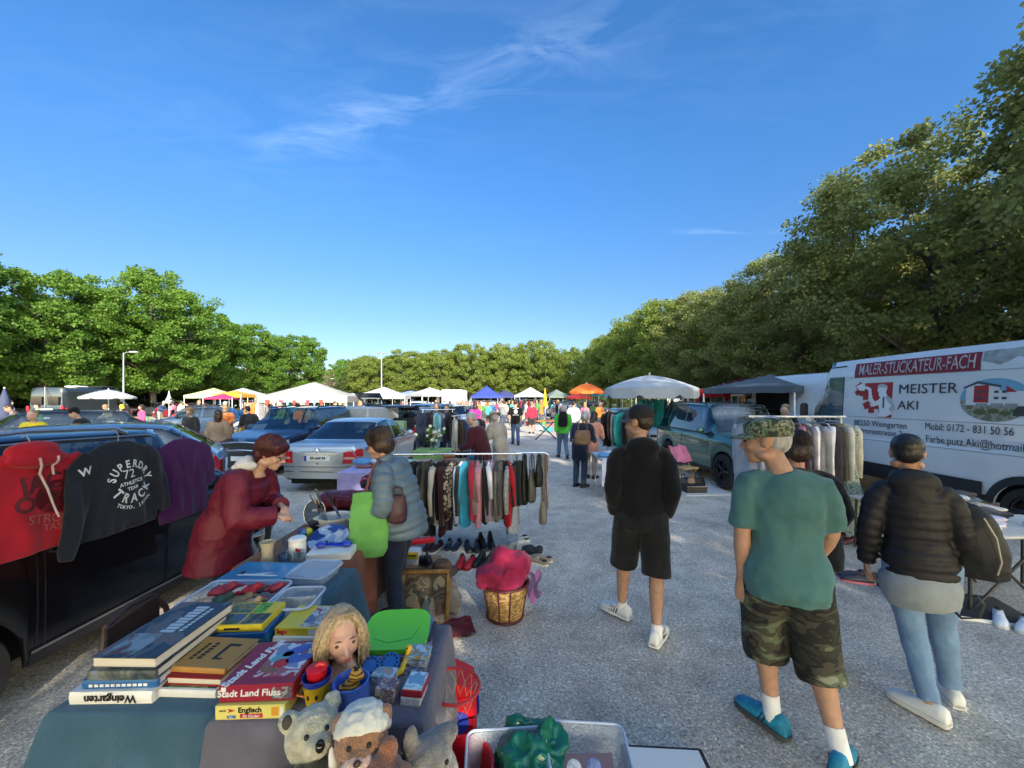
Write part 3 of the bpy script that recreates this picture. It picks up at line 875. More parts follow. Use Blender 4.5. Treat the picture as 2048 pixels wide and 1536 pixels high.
    # lamps
    for sd in (1, -1):
        hl = MB()
        patch(car, h - .42, h - .02, .30, .43, .006, 8, 4, sd, hl); hl.build('headlight', CLEARL, t)
        tl = MB(); patch(car, -h + .005, -h + .22, tail_t[0], tail_t[1], .006, 6, 5, sd, tl)
        if lights in ('mpv', 'suv', 'wagon'): patch(car, car.rear - .02, car.rear + .14, .46, .62, .007, 4, 4, sd, tl)
        endpatch(car, -1, sd * car.W * .30, sd * (car.half(h) - .03), .62, .86 if car.kind != 'sedan' else .84, .010, 4, 2, tl)
        tl.build('tail_light', REDL, t)
    if detail >= 1:
        g = MB(); endpatch(car, 1, -.42, .42, .50, .60, .008, 8, 2, g); g.build('grille', BLACKP, t)
        g = MB(); endpatch(car, 1, -.55, .55, .26, .38, .008, 8, 2, g); g.build('bumper_intake', BLACKP, t)
        for sd in (1, -1):
            mm = MB(); y = car.ws - .42; p = car.S(y, .53)
            mm.ball((sd * (p.x + .13), y, p.z + .06), (.10, .06, .075), 12, 8); mm.rod((sd * p.x, y, p.z + .01), (sd * (p.x + .1), y, p.z + .03), .025)
            mm.build('wing_mirror', pm if detail >= 2 else BLACKP, t)
        for sd in (1, -1):
            for a in (pillars[-1][0] + .10, pillars[-2][0] + .10) if len(pillars) > 1 else ():
                hd = MB(); p = car.S(a, .40); hd.tube([(sd * (p.x + .004), a - .09, p.z), (sd * (p.x + .028), a - .05, p.z), (sd * (p.x + .028), a + .05, p.z), (sd * (p.x + .004), a + .09, p.z)], .013, 6)
                hd.build('door_handle', pm, t)
        sm = MB()
        for sd in (1, -1):
            for (a, b) in pillars:
                for yy in (a - .03, b + .03):
                    if car.yr + car.r < yy < car.yf - car.r + .2: patch(car, yy - .004, yy + .004, .04, .50, .0025, 1, 12, sd, sm)
        patch(car, h - .9, car.ws, .455, .462, .0025, 8, 1, 1, sm); patch(car, h - .9, car.ws, .455, .462, .0025, 8, 1, -1, sm)
        if sm.v and loc[1] < 14: sm.build('door_seam', INK, t)
        wf = MB()
        for sd in (1, -1):
            a, b = pillars[0][0] - .02, pillars[-1][1] + .05
            patch(car, a, b, .497, .515, .005, 20, 1, sd, wf)
            patch(car, a, b, .785, .797, .004, 20, 1, sd, wf)
        wf.build('window_trim', BLACKP, t)
        pl = MB(); endpatch(car, -1, -.26, .26, .66 if car.kind == 'sedan' else .58, .77 if car.kind == 'sedan' else .69, .014, 2, 1, pl); pl.build('number_plate', PLATE, t)
        pl = MB(); endpatch(car, 1, -.26, .26, .40, .51, .016, 2, 1, pl); pl.build('number_plate', PLATE, t)
        if car.kind != 'sedan' and not gate:
            wp = MB(); p = car.S(car.rear + .08, 1); q = car.S(car.roof1 - .22, .93); wp.tube([p + V(0, -.02, .01), (p + q) / 2 + V(.1, -.02, .01), q + V(.1, -.012, .01)], .009, 6); wp.build('rear_wiper', BLACKP, t)
    if rails:
        rl = MB()
        for sd in (1, -1):
            A = car.S(car.roof1 + .15, .84); B = car.S((car.roof0 + car.roof1) / 2, .84); C_ = car.S(car.roof0 - .15, .84)
            rl.tube([(sd * A.x, A.y - .05, A.z), (sd * A.x, A.y + .05, A.z + .05), (sd * B.x, B.y, B.z + .055), (sd * C_.x, C_.y - .05, C_.z + .05), (sd * C_.x, C_.y + .05, C_.z)], .018, 6)
        rl.build('roof_rail', BLACKP if rails == 'black' else mat('rail_alu', (.5, .52, .55), .3, .8), t)
    if gate:   # tailgate swung up from the rear edge of the roof
        hy = car.roof1 - .02; A = R(gate); hw = car.W * .38; ln = car.H - .55
        def gp(u, v, o=0):
            x = (u - .5) * 2 * hw * (1 + .12 * v); d = v * ln; bulge = .10 * math.sin(min(1, v * 1.2) * math.pi) * (1 - .4 * (2 * u - 1) ** 2)
            y = hy - d * math.cos(A) - (bulge + o) * math.sin(A) * -1 * -1; z = car.H - .04 + d * math.sin(A) + (bulge + o) * math.cos(A)
            return (x, y, z)
        fr = MB(); gm_ = MB()
        N_ = 10
        for o in (0, -.04):
            vs = [gp(i / N_, j / N_, o) for i in range(N_ + 1) for j in range(N_ + 1)]; fs = []; fg = []
            for i in range(N_):
                for j in range(N_):
                    q = i * (N_ + 1) + j; f = (q, q + N_ + 1, q + N_ + 2, q + 1)
                    (fg if 1 <= i <= 8 and 1 <= j <= 5 else fs).append(f)
            fr.add(vs, fs)
            if o == 0: gm_.add(vs, fg)
        go = fr.build('tailgate', pm, t); gm_.build('rear_window', CARGLASS, go)
        ins = MB(); ins.box((0, -h + .62, .78), (car.W * .72, 1.0, .08)); ins.box((0, -h + .03, .95), (car.W * .74, .05, .5)); 
        ins.build('boot_floor', mat('boot_carpet', (.015, .015, .016), .95), t, smooth=False)
    t['_car'] = 0; del t['_car']
    return t, car
def plate_text(t, car, txt, sg, z, h=.085):
    r = (R(90), 0, 0) if sg < 0 else (R(90), 0, R(180))
    lettering(txt, INK, t, (0.02 * (1 if sg < 0 else -1), sg * (car.h + .034), z), r, h, .82, name='plate_lettering', bold=.002)
    b = MB(); b.box((-.235 if sg < 0 else .235, sg * (car.h + .0315), z), (.045, .006, .105)); b.build('plate_band', mat('plate_blue', (.01, .05, .35), .4), t, smooth=False)

# --- silver saloon seen from behind, in the middle of the picture
t, c = make_car('silver four door saloon parked with its boot and number plate towards the stall', 'car', (-3.72, 9.9, 0), R(-3.5), (.47, .50, .53), kind='sedan', L=4.5, W=1.74, H=1.43, hood=.93, belt=.90, nose=.66, wb=2.69, front=.80, lo=.20,
                tail=.95, rear=-1.48, roof1=-.82, ws=.98, roof0=.22, metal=.55, tail_t=(.33, .44))
plate_text(t, c, 'RV·AW 99', -1, .715)
m = MB(); endpatch(c, -1, -.36, .36, .79, .815, .02, 6, 1, m); m.build('boot_handle', mat('silver_bright', (.6, .62, .64), .25, .6), t)
m = MB(); endpatch(c, -1, -.80, .80, .54, .555, .018, 12, 1, m); endpatch(c, -1, -.82, .82, .44, .452, .012, 12, 1, m); m.build('bumper_strip', BLACKP, t)
m = MB(); endpatch(c, -1, -.84, .84, .555, .60, .03, 14, 2, m, th=.05); m.build('rear_bumper', paint((.47, .50, .53), .55), t)
m = MB(); m.tube([(.055 * math.cos(a), -c.h - .015, .865 + .055 * math.sin(a)) for a in np.linspace(0, 2 * math.pi, 25)], .005, 6, False)
for a in (90, 210, 330): m.tube([(0, -c.h - .015, .865), (.053 * math.cos(R(a)), -c.h - .015, .865 + .053 * math.sin(R(a)))], [.009, .003], 6)
m.build('star_emblem', CHROME, t)
for sd in (1, -1):
    m = MB(); m.prism([(sd * .50, .62), (sd * .80, .62), (sd * .795, .74), (sd * .70, .86), (sd * .60, .86)][::sd], (0, -c.h - .016 + .05, 0), (1, 0, 0), (0, 0, 1), .05)
    m.build('tail_light', REDL, t, smooth=False)
    m = MB(); m.prism([(sd * .545, .70), (sd * .785, .70), (sd * .78, .745), (sd * .57, .745)][::sd], (0, -c.h - .019 + .05, 0), (1, 0, 0), (0, 0, 1), .05)
    m.build('indicator_lens', mat('amber_lens', (.55, .33, .25), .15, coat=1), t, smooth=False)
m = MB(); m.lathe([(.02, -.02), (.022, .006), (.012, .008), (.011, -.01)], (0, -c.h - .01, .60), 12, 'y'); m.build('boot_lock', BLACKP, t)
lettering('C 220', CHROME, t, (-.60, -c.h + .02, .86), (R(90), 0, 0), .055, name='badge_lettering')
# --- dark blue SUV facing the viewer, left of the saloon
t, c = make_car('dark blue SUV facing the stall with a white sheet behind its windscreen', 'car', (-6.35, 11.5, 0), R(180 - 4), (.022, .035, .075), kind='suv', L=4.45, W=1.85, H=1.66, hood=1.05, belt=1.02, nose=.72, wb=2.67, front=.9, lo=.26, wr=.35, cladding=True, rails='black', ws=1.08, roof0=.22, metal=.5)
g = MB(); endpatch(c, 1, -.62, .62, .66, .82, .014, 12, 3, g); g.build('grille', mat('grille_mesh', (.02, .02, .022), .4, bump=1, bscale=90, bdist=.01), t)
g = MB()
for z, w in ((.835, .66), (.645, .56)):
    g.tube([c.end(1, x, z + .02 * math.cos(x * 5)) + V(0, .02, 0) for x in np.linspace(-w, w, 13)], .012, 6)
for sd in (1, -1): g.tube([c.end(1, sd * .66, .835) + V(0, .02, 0), c.end(1, sd * .68, .74) + V(0, .02, 0), c.end(1, sd * .56, .645) + V(0, .02, 0)], .012, 6)
g.build('grille_surround', CHROME, t)
g = MB(); g.tube([(.065 * math.cos(a), c.h - .015, .905 + .03 * math.sin(a)) for a in np.linspace(0, 2 * math.pi, 21)], .006, 6, False); g.build('oval_emblem', CHROME, t)
lettering('KIA', CHROME, t, (0, c.h - .01, .905), (R(90), 0, R(180)), .035, 1.3, name='badge_lettering')
g = MB(); g.box((.55, c.ws - .16, 1.115), (.36, .26, .004), Matrix.Rotation(R(-35), 3, 'X') @ Matrix.Rotation(R(8), 3, 'Z')); g.build('windscreen_sheet', mat('paper_white', (.8, .8, .82), .8), t, smooth=False)
# --- silver blue hatchback at the left, seen from its side
t, c = make_car('silver blue hatchback parked broadside behind the black people carrier', 'car', (-7.1, 6.05, 0), R(124), (.22, .33, .46), kind='hatch', L=4.2, W=1.75, H=1.50, hood=1.0, belt=.95, nose=.7, wb=2.6, front=.85, lo=.2, metal=.55, roof1=-1.35, rear=-2.0,
                pillars=[(-1.62, -1.20), (-1.12, -.32), (-.20, .80)], lights='mpv')
m = MB(); p = c.S(-1.45, .385); m.ball((-p.x, -1.45, p.z), (.014, .10, .075), 16, 8); m.build('fuel_flap', paint((.18, .28, .40), .55), t)
# --- black people carrier right beside the viewer
t, c = make_car('black people carrier with pullovers hung along its side beside the book table', 'car', (-3.84, 3.24, 0), R(-1), (.004, .004, .006), kind='mpv', L=3.78, W=1.80, H=1.66, hood=1.02, belt=1.0, nose=.72, wb=2.40, front=.73, lo=.24, ws=1.02, roof0=.10, rails='alu', metal=.2, detail=2,
                pillars=[(-1.55, -.85), (-.75, .02), (.10, .84)])
BLACKCAR, BLACKCAR_C = t, c
g = MB(); patch(c, -.85, .75, .075, .084, .012, 14, 1, 1, g); g.build('side_moulding', mat('dull_chrome', (.35, .35, .36), .3, .8), t)
g = MB()
p0 = c.S(c.ws, .5); g.tube([c.S(y, .80) + V(.006, 0, .004) for y in np.linspace(-1.4, c.ws - .05, 24)], .008, 6); g.build('drip_rail', mat('dull_chrome', (.35, .35, .36), .3, .8), t)
# --- green SUV on the right with its nose towards the viewer
t, c = make_car('green grey off-roader with black wheels parked nose first beside the clothes stalls', 'car', (5.25, 9.55, 0), R(180 + 2), (.060, .150, .118), kind='suv', L=4.55, W=1.80, H=1.80, hood=1.12, belt=1.06, nose=.80, wb=2.63, front=.88, lo=.28, wr=.365, rim=RIM_DARK, rails='black', cladding=False,
                ws=1.10, roof0=.42, rear=-2.15, roof1=-1.85, metal=.5, pillars=[(-1.95, -1.32), (-1.24, -.42), (-.34, .82)])
g = MB(); patch(c, .82, 1.0, .5, .62, .006, 3, 3, -1, g); patch(c, .82, 1.0, .5, .62, .006, 3, 3, 1, g); g.build('window_corner', BLACKP, t)
g = MB(); endpatch(c, 1, -.34, .34, .66, .84, .016, 8, 2, g); g.build('grille', BLACKP, t)
g = MB(); endpatch(c, 1, -.85, .85, .42, .60, .03, 14, 2, g, th=.05); g.build('front_bumper', paint((.060, .150, .118), .5), t)
for sd in (1, -1):
    g = MB(); endpatch(c, 1, sd * .46, sd * .82, .70, .88, .014, 6, 2, g); patch(c, c.h - .34, c.h - .005, .30, .435, .012, 6, 3, sd, g); g.build('headlight', CLEARL, t)
    g = MB(); g.lathe([(.05, -.02), (.055, .03), (.03, .032)], c.end(1, sd * .62, .50), 14, 'y'); g.build('fog_lamp', CLEARL, t)
g = MB(); g.rod((.15, c.roof0 - .1, c.H - .04), (.15, c.roof0 - .38, c.H + .32), .006); g.build('roof_aerial', BLACKP, t)
# --- dark estate car at the far left
make_car('dark navy estate car parked at the left edge with its number plate showing', 'car', (gx(95, 12.0), 13.4, 0), R(-30), (.018, .024, .035), kind='wagon', L=4.7, W=1.82, H=1.5, hood=.95, belt=.93, nose=.68, wb=2.75, front=.9, detail=1, tail_t=(.3, .45), rails='black')
# --- dark hatchback behind, red lidded hatchback, and further rows
make_car('dark blue small car with its bonnet towards the woman with the tall curls', 'car', (gx(385, 19), 19.5, 0), R(100), (.03, .06, .12), kind='hatch', L=4.0, W=1.7, H=1.48, detail=1)
make_car('dark car with its tailgate raised behind the blue small car', 'car', (gx(430, 25), 25, 0), R(-55), (.03, .035, .04), kind='hatch', L=4.2, W=1.75, H=1.5, detail=1, gate=28)
make_car('blue car parked behind the man in the black coat', 'car', (gx(500, 20), 20.5, 0), R(165), (.02, .05, .13), kind='hatch', L=4.1, W=1.72, H=1.5, detail=1)
make_car('black estate car with raised tailgate and green crates stacked behind it', 'car', (gx(806, 14.2), 16.2, 0), R(-5), (.012, .015, .017), kind='wagon', L=4.5, W=1.78, H=1.55, detail=1, gate=8)
make_car('dark blue estate with its tailgate up in front of the white tent', 'car', (gx(760, 20), 22, 0), R(-14), (.02, .04, .10), kind='wagon', L=4.5, W=1.76, H=1.55, detail=1, gate=42)
make_car('blue people carrier parked behind the clothes rails', 'car', (gx(856, 17), 19, 0), R(-8), (.05, .13, .28), kind='mpv', L=4.4, W=1.78, H=1.68, detail=1)
make_car('red hatchback with its wide lid raised behind the green off-roader', 'car', (gx(1416, 15.2), 16.6, 0), R(6), (.45, .012, .02), kind='hatch', L=4.0, W=1.70, H=1.46, detail=1, gate=68, metal=.1)
make_car('grey saloon half hidden beside the green off-roader', 'car', (8.6, 13.0, 0), R(188), (.30, .34, .37), kind='hatch', L=4.3, W=1.76, H=1.56, detail=1)
make_car('pale silver car behind the turquoise clothes under the grey parasol', 'car', (gx(1302, 13.8), 16.0, 0), R(180), (.42, .48, .52), kind='hatch', L=4.3, W=1.76, H=1.50, detail=1)
far = [(836, 30, 4, (.72, .72, .70), 'mpv', 'white delivery car behind the clothes rails'), (880, 33, 170, (.7, .71, .7), 'hatch', 'white car with a dark windscreen right of the gable tent'), (908, 27, 178, (.72, .73, .72), 'sedan', 'white saloon facing the lane beside the pink rucksack'),
       (918, 22, 180, (.45, .5, .53), 'hatch', 'silver car behind the man at the rail'), (1115, 40, 182, (.03, .07, .14), 'suv', 'dark blue four wheel drive beside the closed yellow parasol'), (1130, 32, 185, (.04, .08, .15), 'hatch', 'blue car behind the woman in the green jacket'),
       (1143, 45, 180, (.03, .06, .1), 'suv', 'dark off-roader under the orange parasol edge'), (1185, 29, 180, (.6, .6, .52), 'mpv', 'cream van with towels hung on it under the orange parasol'),
       (340, 34, 80, (.3, .02, .03), 'hatch', 'red car with open lid left of the yellow gazebo'), (375, 40, 100, (.05, .06, .08), 'hatch', 'dark car near the yellow gazebo'),
       (485, 30, 150, (.55, .56, .55), 'hatch', 'pale car beneath the orange awning'), (300, 40, 60, (.1, .12, .15), 'wagon', 'grey estate beyond the camper van'),
       (700, 38, 120, (.2, .22, .25), 'hatch', 'grey car between the cream tent and the white tent')]
for px, d, rz, col, kd, lb in far:
    make_car(lb, 'car', (gx(px, d), d + 1, 0), R(rz), col, kind=kd, L=4.3, W=1.75, H=1.7 if kd in ('suv', 'mpv') else 1.48, detail=1)
dk = [(-46, 27, 80), (-45, 36, 95), (-46, 45, 88), (-44, 56, 92)]
for i, (x, y, a) in enumerate(dk):
    make_car('car parked in the shade under the green trees', 'car', (x, y, 0), R(a), [(.3, .32, .34), (.05, .06, .08), (.2, .03, .03), (.55, .55, .54)][i], kind='hatch', L=4.2, W=1.74, H=1.5, detail=1, group='cars in the shade under the green trees')
# ================================================================== PEOPLE
SKIN = mat('skin', (.50, .30, .215), .5, var=.10, vscale=30, bump=.15, bscale=180, bdist=.001)
SKIN2 = mat('skin_tanned', (.42, .235, .155), .5, var=.12, vscale=30, bump=.15, bscale=180, bdist=.001)
EYEM = mat('eye_dark', (.02, .015, .012), .15)
DENIM = cloth((.050, .085, .155), 'denim'); DENIM_D = cloth((.014, .022, .048), 'dark_denim'); DENIM_L = cloth((.15, .25, .40), 'light_denim')
BLACKC = cloth((.008, .008, .010), 'black', var=.3)
SOLE = mat('shoe_sole', (.62, .60, .56), .7)

STAND = dict(pel=(0, 0, .95), waist=(0, .0, 1.08), chest=(0, .0, 1.27), neck=(0, -.02, 1.46), head=(0, .015, 1.635),
             shL=(-.185, -.02, 1.425), elL=(-.235, -.04, 1.13), wrL=(-.245, .04, .88), shR=(.185, -.02, 1.425), elR=(.235, -.04, 1.13), wrR=(.245, .04, .88),
             hipL=(-.09, 0, .93), knL=(-.10, .02, .50), anL=(-.10, -.02, .085), hipR=(.09, 0, .93), knR=(.10, .02, .50), anR=(.10, -.02, .085),
             toeL=(-.12, 1, 0), toeR=(.12, 1, 0), yaw=0, pitch=0, roll=0, handL='relax', handR='relax')
def pose(**k): d = dict(STAND); d.update(k); return d
WALK = pose(knL=(-.09, .16, .50), anL=(-.09, .30, .09), knR=(.09, .02, .49), anR=(.09, -.30, .13), elL=(-.24, -.10, 1.14), wrL=(-.24, -.12, .88), elR=(.24, .02, 1.13), wrR=(.23, .18, .92))
BROWSE = pose(chest=(0, .10, 1.25), neck=(0, .18, 1.42), head=(0, .26, 1.57), shL=(-.18, .15, 1.39), shR=(.18, .15, 1.39), elL=(-.24, .14, 1.12), wrL=(-.17, .38, 1.04), elR=(.24, .14, 1.12), wrR=(.17, .40, 1.02), pitch=-30, waist=(0, .03, 1.08))

def head_shapes(mb, mt, fem=False):
    """skull, jaw, nose, lips, ears; centre of the head at 0, face towards +y"""
    f = .94 if fem else 1.0
    def B(c, r): 
        k = MB(); k.ball(c, r, 20, 14); mb.add([mt @ Vector(p) for p in k.v], k.f)
    def T(p, r, n=8):
        k = MB(); k.tube(p, r, n); mb.add([mt @ Vector(q) for q in k.v], k.f)
    B((0, -.012, .035), (.074 * f, .096 * f, .085)); B((0, .030, -.015), (.062 * f, .066, .080)); B((0, .048, -.072), (.040 * f, .040, .038))
    B((0, .074, -.092), (.020, .016, .018)); B((-.034, .058, -.022), (.026, .026, .026)); B((.034, .058, -.022), (.026, .026, .026))
    B((0, .074, .030), (.044, .016, .014)); T([(0, .084, .022), (0, .098, -.004), (0, .113, -.026), (0, .098, -.034)], [.008, .0095, .013, .008])
    B((-.012, .096, -.029), (.009, .010, .008)); B((.012, .096, -.029), (.009, .010, .008))
    B((0, .089, -.057), (.023, .011, .0065)); B((0, .086, -.068), (.021, .012, .007)); B((0, .085, -.045), (.016, .012, .010))
    for s in (-1, 1):
        B((s * .075 * f, -.008, .0), (.010, .021, .033)); B((s * .079 * f, -.014, .012), (.009, .018, .020)); B((s * .048, .0, -.062), (.028, .040, .026))

def hand_shapes(mb, w, d, n, side, kind='relax', s=1.0):
    """palm, four fingers and a thumb; w wrist, d along the hand, n out of the back of the hand, side +1 right hand"""
    d = Vector(d).normalized(); n = Vector(n); n = (n - d * n.dot(d)).normalized(); u = d.cross(n) * side   # u points to the thumb side
    w = Vector(w)
    P = lambda a, b, c: w + d * (a * s) + u * (b * s) + n * (c * s)
    mb.tube([P(-.02, 0, 0), P(.02, 0, 0), P(.06, .002, 0), P(.092, .0, -.004)], [(.026 * s, .019 * s), (.034 * s, .017 * s), (.041 * s, .016 * s), (.039 * s, .011 * s)], 12, flat=u)
    curl = {'relax': .30, 'fist': 1.25, 'grip': .95, 'open': .12, 'point': .8}[kind]
    for i, (b, ln) in enumerate(((.030, .072), (.010, .080), (-.010, .075), (-.029, .058))):
        a = P(.085, b, -.002); ang = 0; pts = [P(.06, b * .9, 0), a]; q = a
        cc = curl * (1 + .12 * i)
        if kind == 'point' and i == 0: cc = .1
        for k, fr in enumerate((.42, .32, .26)):
            ang += cc * (.55 if k == 0 else .62)
            q = q + (d * math.cos(ang) - n * math.sin(ang)) * (ln * fr * s) + u * (b * .04 * s); pts.append(q)
        mb.tube(pts, [.0085 * s, .0092 * s, .0085 * s, .0078 * s, .006 * s], 8)
    t0 = P(.012, .022, -.004); t1 = P(.045, .048, -.014); t2 = P(.072, .054 if curl < .6 else .040, -.026); t3 = P(.094, .052 if curl < .6 else .022, -.034)
    mb.tube([t0, t1, t2, t3], [.014 * s, .0125 * s, .0105 * s, .007 * s], 8)

def fr(a, b, f): return Vector(a).lerp(Vector(b), f)
def torso_rings(J, g, fem, z0=None):
    """path and elliptic radii from the hips to the neck, g = clothing thickness"""
    pel, wa, ch, nk = (Vector(J[k]) for k in ('pel', 'waist', 'chest', 'neck'))
    sh = (Vector(J['shL']) + Vector(J['shR'])) / 2
    hip = pel - (wa - pel).normalized() * .10
    pts = [hip, pel, wa, ch, fr(ch, sh, .62), fr(ch, sh, .95), fr(sh, nk, .7)]
    sw = (Vector(J['shL']) - Vector(J['shR'])).length / 2
    if fem: rr = [(.155, .118), (.172, .125), (.140, .102), (.155, .120), (min(.165, sw * .95), .105), (min(.13, sw * .74), .075), (.062, .058)]
    else: rr = [(.150, .110), (.165, .118), (.155, .110), (.178, .122), (sw * .98, .112), (sw * .80, .080), (.066, .062)]
    rr = [(a + g, b + g) for a, b in rr]
    rr[-1] = (rr[-1][0] - g * .45, rr[-1][1] - g * .45)
    return pts, rr
def side_axes(J, n):
    h = (Vector(J['hipR']) - Vector(J['hipL'])).normalized(); s = (Vector(J['shR']) - Vector(J['shL'])).normalized()
    return [h.lerp(s, i / (n - 1)).normalized() for i in range(n)]

def person(label, loc, rz, h=1.75, J=STAND, skin=SKIN, top=None, bottom=None, shoes=None, hair=None, hat=None, fem=False, vox=.012, near=False, face=True, group=None, bulk=1.0, hands=True, name='person', glasses=False):
    t = thing(name, label, 'person', loc, rz, group); s = h / 1.75
    J = {k: (Vector(v) if isinstance(v, tuple) else v) for k, v in J.items()}
    root_sc = s
    t.scale = (s, s, s)
    # ---- body
    b = MB(); pts, rr = torso_rings(J, -.028, fem); b.tube(pts, [(x * bulk, y * bulk) for x, y in rr], 20, flat=side_axes(J, len(pts)))
    nk, hd = J['neck'], J['head']
    ry = Matrix.Rotation(R(J['yaw']), 4, 'Z') @ Matrix.Rotation(R(J['pitch']), 4, 'X') @ Matrix.Rotation(R(J['roll']), 4, 'Y')
    HM = Matrix.Translation(hd) @ ry @ Matrix.Scale(1.07, 4)
    b.tube([nk - V(0, 0, .06), nk, fr(nk, hd, .45), HM @ V(0, -.02, -.03)], [.066, .056, .050, .052] if not fem else [.06, .048, .044, .046], 14)
    head_shapes(b, HM, fem)
    for sd, k in ((-1, 'L'), (1, 'R')):
        S_, E, Wr = J['sh' + k], J['el' + k], J['wr' + k]
        a = .90 if fem else 1.0
        b.tube([S_ - V(sd * .07, 0, .01), S_ - V(sd * .01, 0, .025), fr(S_, E, .35), fr(S_, E, .8), E, fr(E, Wr, .3), fr(E, Wr, .75), Wr], [r_ * a for r_ in (.045, .056, .052, .043, .040, .042, .031, .026)], 12)
        if hands:
            d = (Wr - E).normalized()
            d = (d + V(0, 0, -.15)).normalized()
            out = V(sd, -.15, 0) if J['hand' + k] in ('relax', 'fist') else V(sd * .3, .3, 1)
            if 'out' + k in J: out = J['out' + k]
            hand_shapes(b, Wr + d * .015, d, out, sd, J['hand' + k], .95 if fem else 1.02)
        H_, K, A = J['hip' + k], J['kn' + k], J['an' + k]
        b.tube([H_ + V(0, 0, .04), fr(H_, K, .12), fr(H_, K, .5), fr(H_, K, .88), K, fr(K, A, .25) - V(0, .012, 0), fr(K, A, .6), fr(K, A, .92), A], [.082, .086, .076, .058, .054, .057, .045, .035, .036], 14)
        td = Vector(J['toe' + k]).normalized()
        b.tube([A - td * .05 - V(0, 0, .035), A + td * .05 - V(0, 0, .04), A + td * .14 - V(0, 0, .06)], [(.032, .03), (.036, .03), (.036, .02)], 10)
    built('body', remesh(b, vox * .62 if near else vox, 4 if near else 2, .5), skin, t)
    if face:
        for sd in (-1, 1):
            e = MB(); e.ball(HM @ V(sd * .031, .0795, .004), (.0125, .007, .0065), 10, 6); e.build('eye', EYEM, t)
    # ---- hair
    if hair:
        hm, kind = hair; m = MB()
        def HB(c, r):
            k = MB(); k.ball(c, r, 18, 12); m.add([HM @ Vector(p) for p in k.v], k.f)
        if kind == 'short':
            HB((0, -.020, .048), (.080, .096, .082)); HB((0, -.050, .0), (.070, .062, .075)); 
        elif kind == 'crop':
            HB((0, -.022, .046), (.078, .094, .080)); HB((0, -.050, .008), (.068, .058, .07))
        elif kind == 'bob':
            HB((0, -.020, .048), (.090, .108, .092)); HB((0, -.050, -.02), (.090, .075, .09)); HB((-.062, -.012, -.015), (.028, .052, .065)); HB((.062, -.012, -.015), (.028, .052, .065)); HB((0, .050, .078), (.062, .040, .032))
        elif kind == 'tousled':
            HB((0, -.020, .055), (.092, .110, .092)); HB((0, -.062, .0), (.082, .066, .092)); HB((-.05, .02, .065), (.045, .07, .05)); HB((.05, .02, .065), (.045, .07, .05)); HB((0, .055, .082), (.065, .045, .04)); HB((-.066, .0, .022), (.022, .045, .045)); HB((.066, .0, .022), (.022, .045, .045))
        elif kind == 'long':
            HB((0, -.020, .050), (.086, .104, .086)); HB((0, -.06, -.06), (.085, .062, .13)); HB((0, -.07, -.18), (.07, .045, .10)); HB((-.06, -.01, -.04), (.026, .045, .09)); HB((.06, -.01, -.04), (.026, .045, .09))
        elif kind == 'bun':
            HB((0, -.020, .048), (.081, .098, .082)); HB((0, -.05, .0), (.07, .06, .07)); HB((0, -.115, .06), (.045, .042, .042))
        elif kind == 'fringe':
            HB((0, -.055, -.005), (.076, .055, .055)); HB((-.06, -.03, -.0), (.02, .04, .04)); HB((.06, -.03, -.0), (.02, .04, .04))
        if near and kind in ('bob', 'tousled', 'short'):
            q = MB(); rs = random.Random(4)
            for i in range(520):
                a = rs.uniform(-math.pi, math.pi); k = rs.uniform(.99, 1.07); low = 62 if abs(a) < .9 else 100 + 22 * abs(a) / 3.14 * (kind != 'short'); ps = []
                for j in range(5): ph = R(6 + (low - 6) * j / 4); az = a + .25 * math.sin(j + i) * (j / 4); ps.append(HM @ V(.091 * k * math.sin(ph) * math.sin(az), -.02 + .108 * k * math.sin(ph) * math.cos(az), .048 + .094 * k * math.cos(ph) * (1.15 if ph > 1.57 else 1)))
                q.tube(ps, [.001, .0024, .0028, .0022, .0007], 4, False)
            q.build('hair_strands', hm, t)
        built('hair', remesh(m, .009 if near else .016, 3, .5, wob=.006 if kind != 'crop' else .002, wscale=26), hm, t)
    # ---- trousers, shorts or skirt
    if bottom:
        bm, kind = bottom[0], bottom[1]; g = bottom[2] if len(bottom) > 2 else .018
        m = MB(); pel, wa = J['pel'], J['waist']
        cov = bool(top and top.get('len', 0) > .1); g = .003 if cov else g
        m.tube([pel - V(0, 0, .12), pel, fr(pel, wa, .8 if not top or top.get('len', 0) < .1 else .15)], [((.155 if fem else .152) * bulk + g, .118 * bulk + g), ((.172 if fem else .165) * bulk + g, .122 * bulk + g), (.150 * bulk + g - .022, .108 * bulk + g - .022)], 20, flat=(J['hipR'] - J['hipL']))
